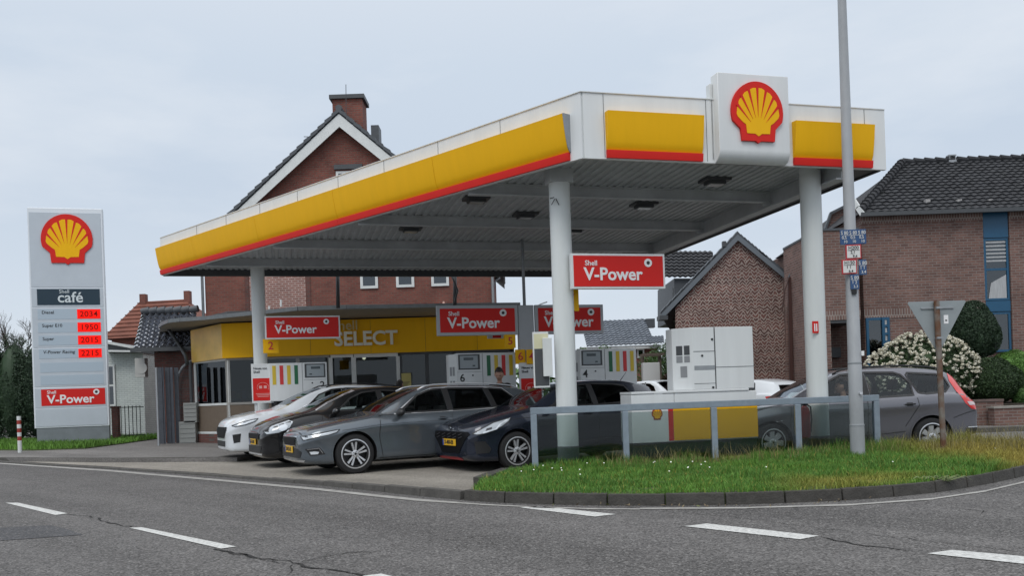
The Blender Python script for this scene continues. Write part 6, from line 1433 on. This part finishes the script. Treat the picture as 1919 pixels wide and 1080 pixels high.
# ---- dark sporty hatchback
hy = dict(L=4.07, r=.315, axles=(.80, 3.38), paint=P_I20, cabin=(1.12, 3.82), seat=1.72, mirror=(1.44, .98), mirror_mat=BLACK, lip=P_I20,
 top=[(0, .66), (.03, .72), (.10, .775), (.35, .86), (.75, .95), (1.05, 1.0), (1.18, 1.03), (1.5, 1.20), (1.8, 1.34), (2.1, 1.425), (2.5, 1.455), (3.0, 1.45), (3.5, 1.39), (3.75, 1.33), (3.9, 1.12), (4.0, .95), (4.06, .8), (4.07, .7)],
 belt=[(0, .58), (.05, .65), (.2, .725), (.5, .82), (.9, .90), (1.2, .94), (2, .955), (3, .985), (3.6, 1.02), (3.9, .98), (4.07, .64)],
 wb=[(0, .60), (.008, .68), (.03, .74), (.08, .79), (.16, .83), (.32, .865), (.6, .885), (1.2, .885), (3.1, .888), (3.6, .87), (3.85, .82), (4.0, .72), (4.07, .5)],
 wt=[(0, .42), (.5, .62), (1.15, .70), (1.5, .665), (1.9, .585), (2.4, .56), (3.2, .55), (3.7, .52), (4.07, .45)],
 bot=[(0, .22), (.1, .17), (.5, .15), (1.2, .18), (3.2, .19), (3.8, .24), (4.07, .34)],
 windows=[dict(p=[(1.52, 1.0), (2.36, 1.01), (2.34, 1.375), (2.1, 1.355), (1.85, 1.25)]), dict(p=[(2.44, 1.01), (3.12, 1.04), (3.25, 1.10), (3.12, 1.325), (2.9, 1.36), (2.42, 1.38)], dark=1),
   dict(k='w', p=[(1.20, -.64), (1.20, .64), (1.55, .60), (1.95, .53), (1.99, 0), (1.95, -.53), (1.55, -.60)], z=.95), dict(k='r', p=[(-.5, 1.03), (.5, 1.03), (.44, 1.27), (-.44, 1.27)], dark=1)],
 patches=[('grille', 'f', [(-.66, .655), (.66, .655), (.72, .61), (.60, .53), (.42, .38), (.36, .30), (-.36, .30), (-.42, .38), (-.60, .53), (-.72, .61)], GRL, .008),
   ('headlight', 's', [(.06, .625), (.20, .70), (.40, .79), (.72, .865), (.66, .80), (.52, .72), (.34, .655), (.14, .605)], LENS, .008), ('headlight_strip', 's', strip([(.20, .635), (.42, .69), (.50, .76), (.64, .825)], .022), LENSB, .013), ('headlight_core', 's', [(.24, .66), (.34, .675), (.36, .72), (.27, .70)], mat('lamp_core_dark', (.05, .05, .055), .15), .011),
   ('intake', 's', [(.07, .50), (.24, .50), (.34, .37), (.30, .31), (.10, .30)], BLACK, .006), ('red_lip_accent', 'f', [(-.46, .222), (-.30, .235), (.30, .235), (.46, .222), (.44, .195), (-.44, .195)], mat('accent_red', (.45, .02, .03), .4), .012),
   ('side_skirt', 's', [(1.18, .22), (2.98, .22), (2.98, .175), (1.18, .175)], SILL, .006), ('tail_lamp', 's', [(3.7, .95), (4.0, .98), (4.0, .82), (3.8, .84)], TAIL, .006)],
 lines=[('s', [[(1.20, .95), (1.16, .60), (1.24, .21)], [(2.40, 1.0), (2.40, .5), (2.34, .22)], [(3.26, 1.05), (3.18, .78), (2.98, .55)]], .010, BLACK, 'door_seam'),
   ('s', [[(.7, .83), (1.3, .86), (2.5, .885), (3.5, .92)], [(1.4, .42), (2.3, .40), (2.95, .48)]], .006, SILL, 'body_crease'), ('t', [[(.10, -.60), (.6, -.68), (1.14, -.70)], [(.09, -.5), (.06, 0), (.09, .5)]], .008, BLACK, 'bonnet_seam'),  # side creases are dark strips with the fold's shade painted in
   ('f', [[(-.34, .52), (-.30, .335), (0, .318), (.30, .335), (.34, .52)]], .016, RIMS, 'grille_chrome'), ('s', [[(.19, .43), (.225, .455), (.26, .43), (.225, .40), (.19, .43)]], .016, CHROME, 'fog_ring')],
 handles=[(2.18, .87), (2.98, .895)], plate=(-.016, .475, 'X-400-EB'))
hL = At(842, 760, 14.35); hc, hb_, hs_ = car('parked_car', 'very dark blue sporty hatchback with red front lip beside the railing', (hL.x, 14.35, .012), ang_off, hy, 'cars queuing nose-out at the pumps', dict(spokes=5, kind='cut', rim=RIMS))
b = B()
for k in range(5): 
    for r_ in range(2): z = .63-r_*.05; b.bar((-.028, -.52+k*.22, z), (-.028, -.38+k*.22, z-.03), .006, .009)
b.done('grille_mesh', mat('grille_satin', (.06, .06, .065), .35), hc)
b = B()
for k in range(3): b.bar((.10, -.66+k*.03, .585), (.06, -.60+k*.03, .50), .010, .012)
b.done('grille_fins', RIMS, hc)
b = B(); b.tube([(3.45, 0, 1.39), (3.62, 0, 1.58)], .008, 6, r2=.004); b.done('aerial', BLACK, hc)
b = B(); b.lathe([(.035, -.03), (.035, -.01)], 'x', (.02, 0, .71), 16); b.done('badge', CHROME, hc)
# ---- small black hatch/van-like car
bk = dict(L=4.02, r=.31, axles=(.80, 3.32), paint=P_BLK, cabin=(1.02, 3.75), seat=1.62, mirror=(1.38, 1.04), mirror_mat=P_BLK,
 top=[(0, .68), (.03, .76), (.10, .83), (.3, .92), (.65, 1.02), (.9, 1.07), (1.1, 1.14), (1.5, 1.32), (1.8, 1.43), (2.1, 1.49), (2.6, 1.51), (3.2, 1.47), (3.6, 1.40), (3.8, 1.2), (3.95, .98), (4.01, .8), (4.02, .7)],
 belt=[(0, .60), (.05, .68), (.2, .77), (.5, .87), (.9, .96), (1.2, .99), (2, 1.0), (3, 1.03), (3.6, 1.05), (3.85, .98), (4.02, .64)],
 wb=[(0, .46), (.008, .56), (.03, .66), (.08, .74), (.16, .79), (.32, .835), (.6, .855), (1.2, .86), (3.1, .86), (3.6, .84), (3.85, .78), (3.97, .68), (4.02, .5)],
 wt=[(0, .40), (.5, .60), (1.1, .68), (1.5, .64), (1.9, .57), (2.4, .55), (3.2, .54), (3.7, .50), (4.02, .45)],
 bot=[(0, .24), (.1, .19), (.5, .17), (1.2, .19), (3.2, .2), (3.8, .26), (4.02, .34)],
 windows=[dict(p=[(1.44, 1.035), (2.34, 1.04), (2.32, 1.42), (2.0, 1.385), (1.75, 1.28)]), dict(p=[(2.42, 1.045), (3.2, 1.07), (3.12, 1.37), (2.40, 1.425)]),
   dict(k='w', p=[(1.06, -.62), (1.06, .62), (1.4, .585), (1.86, .51), (1.90, 0), (1.86, -.51), (1.4, -.585)], z=1.0), dict(k='r', p=[(-.48, 1.06), (.48, 1.06), (.42, 1.32), (-.42, 1.32)])],
 patches=[('grille', 'f', [(-.50, .66), (.50, .66), (.46, .56), (-.46, .56)], GRL, .010), ('headlight', 's', [(.06, .70), (.22, .81), (.50, .90), (.58, .865), (.50, .75), (.30, .67), (.10, .645)], LENS, .008), ('headlight_core', 's', [(.30, .72), (.36, .70), (.44, .73), (.47, .79), (.42, .83), (.34, .81)], LENSB, .013),
   ('lower_intake', 'f', [(-.6, .42), (.6, .42), (.55, .30), (-.55, .30)], BLACK, .006), ('lower_lip', 'f', [(-.62, .285), (.62, .285), (.6, .255), (-.6, .255)], RIMS, .008)],
 lines=[('s', [[(1.14, 1.0), (1.12, .6), (1.2, .23)], [(2.38, 1.03), (2.38, .5), (2.32, .23)], [(3.28, 1.06), (3.2, .8), (3.0, .56)]], .010, BLACK, 'door_seam'), ('s', [[(1.05, 1.07), (1.3, 1.20), (1.65, 1.355), (1.9, 1.44)]], .018, RIMS, 'pillar_trim')],
 handles=[(2.15, .90), (3.0, .92)], plate=(-.016, .50, 'G-731-NK'))
bL = At(474, 760, 16.75); car('parked_car', 'small black car with yellow plate between the white crossover and the grey estate', (bL.x, 16.75, .012), ang_off, bk, 'cars queuing nose-out at the pumps', dict(spokes=5, kind='single'))
# ---- white crossover
ku = dict(L=4.61, r=.345, axles=(.90, 3.61), paint=P_WHT, cabin=(1.22, 4.35), seat=1.9, mirror=(1.62, 1.12), mirror_mat=P_WHT,
 top=[(0, .78), (.03, .86), (.10, .92), (.35, 1.0), (.8, 1.09), (1.1, 1.12), (1.26, 1.17), (1.6, 1.35), (1.95, 1.50), (2.3, 1.59), (2.7, 1.62), (3.3, 1.60), (3.9, 1.53), (4.2, 1.47), (4.38, 1.25), (4.52, 1.05), (4.59, .9), (4.61, .8)],
 belt=[(0, .68), (.05, .76), (.2, .86), (.5, .94), (.9, 1.0), (1.3, 1.04), (2, 1.06), (3, 1.09), (3.9, 1.13), (4.3, 1.1), (4.5, 1.0), (4.61, .74)],
 wb=[(0, .48), (.008, .58), (.03, .68), (.08, .78), (.16, .85), (.32, .905), (.6, .935), (1.2, .94), (3.3, .94), (4.0, .92), (4.3, .88), (4.5, .80), (4.58, .70), (4.61, .52)],
 wt=[(0, .42), (.5, .64), (1.25, .74), (1.65, .70), (2.1, .62), (2.5, .60), (3.5, .59), (4.2, .56), (4.61, .48)],
 bot=[(0, .28), (.1, .23), (.5, .21), (1.2, .23), (3.4, .24), (4.2, .30), (4.61, .40)],
 windows=[dict(p=[(1.66, 1.10), (2.56, 1.11), (2.54, 1.52), (2.3, 1.50), (2.0, 1.39)]), dict(p=[(2.64, 1.115), (3.48, 1.14), (3.40, 1.50), (2.62, 1.525)], dark=1), dict(p=[(3.56, 1.15), (4.0, 1.19), (3.82, 1.40), (3.48, 1.49)], dark=1),
   dict(k='w', p=[(1.30, -.67), (1.30, .67), (1.7, .63), (2.12, .555), (2.17, 0), (2.12, -.555), (1.7, -.63)], z=1.06), dict(k='r', p=[(-.5, 1.14), (.5, 1.14), (.45, 1.40), (-.45, 1.40)], dark=1)],
 patches=[('grille', 'f', [(-.56, .76), (.56, .76), (.60, .70), (.40, .52), (-.40, .52), (-.60, .70)], GRL, .010), ('headlight', 's', [(.10, .79), (.30, .86), (.62, .925), (.55, .86), (.36, .80), (.16, .765)], LENS, .008), ('headlight_core', 's', strip([(.20, .80), (.36, .825), (.42, .86), (.53, .885)], .022), LENSB, .013),
   ('intake', 's', [(.10, .60), (.26, .62), (.24, .44), (.12, .42)], BLACK, .006), ('lower_intake', 'f', [(-.5, .46), (.5, .46), (.46, .34), (-.46, .34)], BLACK, .006), ('sill_cladding', 's', [(1.34, .30), (3.17, .30), (3.17, .24), (1.34, .24)], SILL, .006)],
 lines=[('s', [[(1.32, 1.05), (1.28, .7), (1.36, .28)], [(2.60, 1.10), (2.60, .6), (2.55, .28)], [(3.52, 1.12), (3.4, .85), (3.2, .6)]], .010, BLACK, 'door_seam')],
 handles=[(2.4, .97), (3.3, .99)], rails=(2.2, 4.1, BLACK), plate=None)
kL = At(413, 760, 18.8); car('parked_car', 'white crossover car farthest along the row, nose pointing at the street', (kL.x, 18.8, .012), ang_off, ku, 'cars queuing nose-out at the pumps', dict(spokes=5, kind='single'))
# ---- grey estate seen from the side behind the lamp post
iv = dict(L=4.475, r=.315, axles=(.87, 3.57), paint=P_SUV, cabin=(1.2, 4.2), seat=1.9, mirror=(1.52, 1.0), mirror_mat=P_SUV, turn=R(14),
 top=[(0, .64), (.03, .70), (.10, .76), (.35, .84), (.8, .95), (1.1, 1.0), (1.22, 1.03), (1.55, 1.21), (1.9, 1.38), (2.2, 1.475), (2.6, 1.515), (3.2, 1.515), (3.7, 1.48), (4.0, 1.42), (4.13, 1.33), (4.28, 1.12), (4.40, .92), (4.46, .78), (4.475, .66)],
 belt=[(0, .56), (.05, .62), (.2, .70), (.5, .79), (.9, .88), (1.3, .93), (2, .95), (3, .985), (3.8, 1.02), (4.15, 1.0), (4.35, .86), (4.475, .62)],
 wb=[(0, .46), (.008, .56), (.03, .66), (.08, .74), (.16, .80), (.32, .855), (.6, .88), (1.2, .885), (3.2, .885), (3.8, .875), (4.15, .85), (4.35, .80), (4.44, .70), (4.475, .55)],
 wt=[(0, .4), (.5, .62), (1.2, .70), (1.6, .66), (2.0, .59), (2.5, .565), (3.5, .56), (4.0, .55), (4.475, .48)],
 bot=[(0, .24), (.1, .19), (.5, .18), (1.2, .19), (3.3, .2), (4.1, .26), (4.475, .34)],
 windows=[dict(p=[(1.60, .99), (2.46, 1.0), (2.44, 1.425), (2.15, 1.40), (1.9, 1.28)]), dict(p=[(2.56, 1.0), (3.30, 1.02), (3.30, 1.22), (3.18, 1.37), (3.06, 1.415), (2.54, 1.43)]), dict(p=[(3.40, 1.06), (3.52, 1.035), (3.86, 1.06), (3.96, 1.15), (3.92, 1.30), (3.80, 1.36), (3.30, 1.40), (3.26, 1.36)], dark=0),
   dict(k='w', p=[(1.26, -.64), (1.26, .64), (1.6, .60), (2.04, .53), (2.08, 0), (2.04, -.53), (1.6, -.60)], z=.97), dict(k='r', p=[(-.5, 1.06), (.5, 1.06), (.45, 1.36), (-.45, 1.36)])],
 patches=[('headlight', 's', [(.08, .66), (.3, .72), (.6, .80), (.55, .70), (.2, .6)], LENS, .007), ('tail_lamp', 's', [(4.02, 1.37), (4.10, 1.335), (4.22, 1.15), (4.32, .95), (4.375, .80), (4.365, .74), (4.27, .76), (4.15, .86), (4.07, 1.02), (3.99, 1.24)], TAIL, .006), ('reversing_lamp', 's', [(4.185, .885), (4.345, .875), (4.365, .82), (4.225, .825)], mat('clear_lamp', (.6, .5, .5), .2), .010),
   ('bumper_insert', 's', [(4.16, .44), (4.46, .44), (4.46, .27), (4.16, .27)], SILL, .006), ('bumper_reflector', 's', [(4.20, .46), (4.46, .46), (4.46, .445), (4.20, .445)], LENSB, .010), ('side_sticker', 's', [(.95, .655), (1.05, .655), (1.05, .675), (.95, .675)], LENSB, .006)],
 lines=[('s', [[(1.22, .95), (1.18, .6), (1.26, .22)], [(2.50, 1.0), (2.50, .5), (2.46, .23)], [(3.34, 1.02), (3.36, .85), (3.26, .70), (3.12, .50)], [(3.95, .62), (4.2, .70), (4.40, .74)]], .010, BLACK, 'door_seam'), ('s', [[(1.22, .40), (2.5, .37), (3.12, .42)]], .012, SILL, 'side_moulding')],
 handles=[(2.30, .85), (3.20, .87)], handle_mat=BLACK, rails=(2.05, 4.0, BLACK), plate=None)
rwp = At(1748, 800, 14.3); iL = (rwp.x-3.57*cos(R(1.5)), 15.15-.02, -.02)
ivt, _, _ = car('parked_car', 'slate grey estate car with tall red tail lamps behind the lamp post', iL, R(1.5), iv, 'cars around the station', dict(spokes=7, kind='single'))
# ---- two white cars parked behind
bw_ = dict(sk); bw_.update(paint=P_WHT, mirror_mat=P_WHT)
for k, (px, py, D_, lab, rot) in enumerate(((1449, 733, 24.2, 'white car behind the tall fuel pump, only its roof showing', R(-60)), (1256, 722, 30.5, 'small white car parked far behind, between pump 4 and the tall fuel pump', R(118)))):
    sp = dict(ku); sp['rails'] = None
    if k == 0:
        sp = dict(hy); sp.update(paint=P_WHT, mirror_mat=P_WHT, plate=None, patches=[q for q in hy['patches'] if q[0] in ('headlight', 'tail_lamp', 'grille')], lines=[hy['lines'][0]])
        q = At(px, py, D_); n0 = Vector((q.x, D_, 0)); d = Vector((cos(rot), sin(rot), 0)); org = n0-d*3.2
    else:
        sp.update(lines=[ku['lines'][0]], patches=[q for q in ku['patches'] if q[0] in ('headlight', 'grille')])
        q = At(px, py, D_); n0 = Vector((q.x, D_, 0)); d = Vector((cos(rot), sin(rot), 0)); org = n0-d*2.0
    car('parked_car', lab, (org.x, org.y, .02), rot, sp, 'cars around the station', dict(spokes=5, kind='single'))
# ================================================================ PEOPLE
SKIN = mat('skin', (.42, .24, .17), .55, spec=.4); SKIN2 = mat('skin_dark', (.30, .17, .12), .55)
def person(label, loc, rot, shirt, trousers, hair, skin, pose='stand', hair_tall=.02, beard=None, look=0, h=1.78):
    t = thing('person', label, 'person', loc, rot); k = h/1.78
    J = {}; E_ = []
    def add(n, p, r, par=None): J[n] = (Vector(p)*k, r*k); 
    def chain(*names): E_.extend(zip(names, names[1:]))
    if pose == 'stand':
        add('pel', (0, 0, .95), .15); add('wst', (0, 0, 1.08), .135); add('chs', (0, .01, 1.30), .16); add('nck0', (0, .0, 1.46), .07); add('nck', (0, -.02, 1.52), .052); add('hd', (0, -.035, 1.60), .06)
        for s, sn in ((-1, 'l'), (1, 'r')):
            add('sh'+sn, (s*.19, 0, 1.44), .07); add('el'+sn, (s*.26, -.03, 1.16), .048); add('wr'+sn, (s*.20, -.26, 1.10), .032); add('pm'+sn, (s*.17, -.34, 1.11), .036)
            add('hp'+sn, (s*.10, 0, .90), .10); add('kn'+sn, (s*.11, -.02, .50), .065); add('an'+sn, (s*.11, .02, .10), .045); add('ft'+sn, (s*.12, -.15, .04), .040)
    else:
        add('pel', (0, 0, .52), .15); add('wst', (0, .04, .66), .135); add('chs', (0, .10, .88), .16); add('nck0', (0, .14, 1.05), .075); add('nck', (0, .12, 1.13), .055); add('hd', (0, .09, 1.22), .07)
        for s, sn in ((-1, 'l'), (1, 'r')):
            add('sh'+sn, (s*.19, .12, 1.02), .07); add('el'+sn, (s*.26, -.08, .82), .048); add('wr'+sn, (s*.17, -.30, .92), .032); add('pm'+sn, (s*.15, -.37, .94), .036)
            add('hp'+sn, (s*.10, -.02, .50), .10); add('kn'+sn, (s*.14, -.46, .56), .065); add('an'+sn, (s*.13, -.62, .22), .045); add('ft'+sn, (s*.13, -.74, .18), .040)
    chain('pel', 'wst', 'chs', 'nck0', 'nck', 'hd')
    for sn in 'lr': chain('chs', 'sh'+sn, 'el'+sn, 'wr'+sn, 'pm'+sn); chain('pel', 'hp'+sn, 'kn'+sn, 'an'+sn, 'ft'+sn)
    # fingers and thumb
    for s, sn in ((-1, 'l'), (1, 'r')):
        pm = J['pm'+sn][0]/k; wr = J['wr'+sn][0]/k; d = (pm-wr).normalized(); sd2 = d.cross(Vector((0, 0, 1))).normalized()
        for i, ln in enumerate((.065, .075, .070, .055)):
            a = pm+sd2*(i-1.5)*.019+d*.03; add('f%d%s' % (i, sn), a, .010); add('g%d%s' % (i, sn), a+d*ln*.55+Z*-.012, .009); add('h%d%s' % (i, sn), a+d*ln*.8+Z*-.035, .008); chain('pm'+sn, 'f%d%s' % (i, sn), 'g%d%s' % (i, sn), 'h%d%s' % (i, sn))
        a = pm-sd2*s*.035-d*.01; add('t0'+sn, a, .012); add('t1'+sn, a+d*.04-sd2*s*.015, .010); chain('pm'+sn, 't0'+sn, 't1'+sn)
    names = list(J); me = bpy.data.meshes.new('body'); me.from_pydata([tuple(J[n][0]) for n in names], [(names.index(a), names.index(b_)) for a, b_ in E_], [])
    o = bpy.data.objects.new('body', me); C.objects.link(o); md = o.modifiers.new('s', 'SKIN'); sv = me.skin_vertices[0].data
    for i, n in enumerate(names): sv[i].radius = (J[n][1],)*2; sv[i].use_root = (n == 'pel')
    o.modifiers.new('u', 'SUBSURF').levels = 2; o.modifiers['u'].render_levels = 2; realise(o)
    # head joined into the same body mesh
    hd = J['hd'][0]; bmx = bmesh.new(); bmx.from_mesh(o.data); hb2 = bmesh.new(); bmesh.ops.create_uvsphere(hb2, u_segments=32, v_segments=24, radius=1)
    def headf(v):
        x, y, z = v; X, Y, Z_ = x*.076, y*.096, z*.118
        if z < -.1: X *= 1-.30*min(1, -z); Y *= 1-.12*min(1, -z)
        if y < 0:
            f = math.exp(-(x*4.2)**2-((z+.18)*5)**2); Y -= .026*f                      # nose
            f = math.exp(-((abs(x)-.38)*6)**2-((z-.06)*7)**2); Y += .012*f            # eye sockets
            Y -= .010*math.exp(-(x*2)**2-((z-.2)*8)**2)                               # brow
            Y -= .010*math.exp(-(x*3.5)**2-((z+.52)*9)**2)                            # mouth
            Y -= .010*math.exp(-(x*3)**2-((z+.85)*6)**2)
        f = math.exp(-((abs(x)-1)*6)**2-(y*4)**2-(z*4)**2); X += math.copysign(.020*f, x)    # ears
        return Vector((X, Y, Z_))
    hc_ = hd+Vector((0, -.015, .055))*k; HS = 1.13
    M2 = Matrix.Translation(hc_) @ Matrix.Rotation(look, 4, 'X')
    for v in hb2.verts: v.co = M2 @ (headf(v.co)*k*HS)
    tmp = bpy.data.meshes.new('h'); hb2.to_mesh(tmp); hb2.free(); bmx.from_mesh(tmp)
    bmx.to_mesh(o.data); bmx.free(); o.data.materials.clear(); o.data.materials.append(skin); o.parent = t; o.data.polygons.foreach_set('use_smooth', [True]*len(o.data.polygons))
    # hair cap, eyes, beard
    b = B(); bmesh.ops.create_uvsphere(b.bm, u_segments=28, v_segments=20, radius=1)
    for v in b.bm.verts:
        c = v.co.copy(); q = headf(c)*1.08; q.z += hair_tall*min(1, max(0, c.z)*2.2); v.co = M2 @ (q*k*HS)
    loc_ = [(v, (M2.inverted() @ v.co)/k/HS) for v in b.bm.verts]
    bmesh.ops.delete(b.bm, geom=[v for v, c in loc_ if (c.z < .045 and c.y < .02) or c.z < -.05 or (c.y < -.055 and c.z < .062)], context='VERTS'); b.done('hair', hair, t, smooth=True)
    b = B()
    for s in (-1, 1): bmesh.ops.create_uvsphere(b.bm, u_segments=10, v_segments=8, radius=.010*k, matrix=M2 @ Matrix.Translation((s*.034*k, -.094*k, .012*k)))
    b.done('eyes', TEXTK, t)
    if beard:
        b = B(); bmesh.ops.create_uvsphere(b.bm, u_segments=24, v_segments=16, radius=1)
        for v in b.bm.verts: v.co = M2 @ (headf(v.co.copy())*1.05*k*HS)
        loc_ = [(v, (M2.inverted() @ v.co)/k/HS) for v in b.bm.verts]
        bmesh.ops.delete(b.bm, geom=[v for v, c in loc_ if c.z > -.055 or c.y > .01], context='VERTS'); b.done('beard', beard, t, smooth=True)
    # clothes: inflated copies of body regions
    def cloth(nm, m, keep, inf):
        bx_ = bmesh.new(); bx_.from_mesh(o.data); bx_.normal_update()
        ks = [v for v in bx_.verts if not keep(v.co/k)]; bmesh.ops.delete(bx_, geom=ks, context='VERTS')
        for v in bx_.verts: v.co += v.normal*inf
        m3 = bpy.data.meshes.new(nm); bx_.to_mesh(m3); bx_.free(); link(nm, m3, m, t, True)
    zc = 1.49 if pose == 'stand' else 1.08; zw = .98 if pose == 'stand' else .60
    if pose == 'stand':
        cloth('shirt', shirt, lambda c: c.z < zc and c.z > zw-.04 and (abs(c.x) < .24 and c.y > -.16 and (abs(c.x) < .19 or c.z > 1.26)), .012)
        cloth('trousers', trousers, lambda c: .09 < c.z < 1.0 and abs(c.x) < .215 and c.y > -.14, .010)
        cloth('shoes', BLACK, lambda c: c.z <= .10, .008)
    else:
        cloth('shirt', shirt, lambda c: .60 < c.z < zc and c.y > -.12, .012)
        cloth('trousers', trousers, lambda c: c.z <= .62 and c.z > .27, .010)
        cloth('shoes', BLACK, lambda c: c.z <= .27, .008)
    return t
HBR = mat('hair_dark_brown', (.018, .012, .010), .6, bump=.4, bscale=80)
BLKC = mat('black_cotton', (.010, .010, .012), .9); JEAN = mat('dark_denim', (.03, .04, .07), .9)
p = At(937, 710, 18.5); person('man with short dark hair in a black t-shirt looking down beside pump 6', (p.x, 18.5, .12 if False else .012), R(-8), BLKC, JEAN, HBR, SKIN, look=R(18), h=1.80, hair_tall=.03)
p = At(747, 712, 22.5); person('person with dark hair near the shop door, mostly hidden by the cars', (p.x, 22.5, .012), R(150), BLKC, JEAN, HBR, SKIN2, look=R(10), h=1.72)
p = (iL[0]+1.9+.28, iL[1]-.37, -.02+.12); person('driver sitting at the wheel of the slate grey estate car', p, R(-90+0), mat('dark_top', (.05, .02, .02), .9), JEAN, HBR, SKIN, pose='sit', h=1.5)
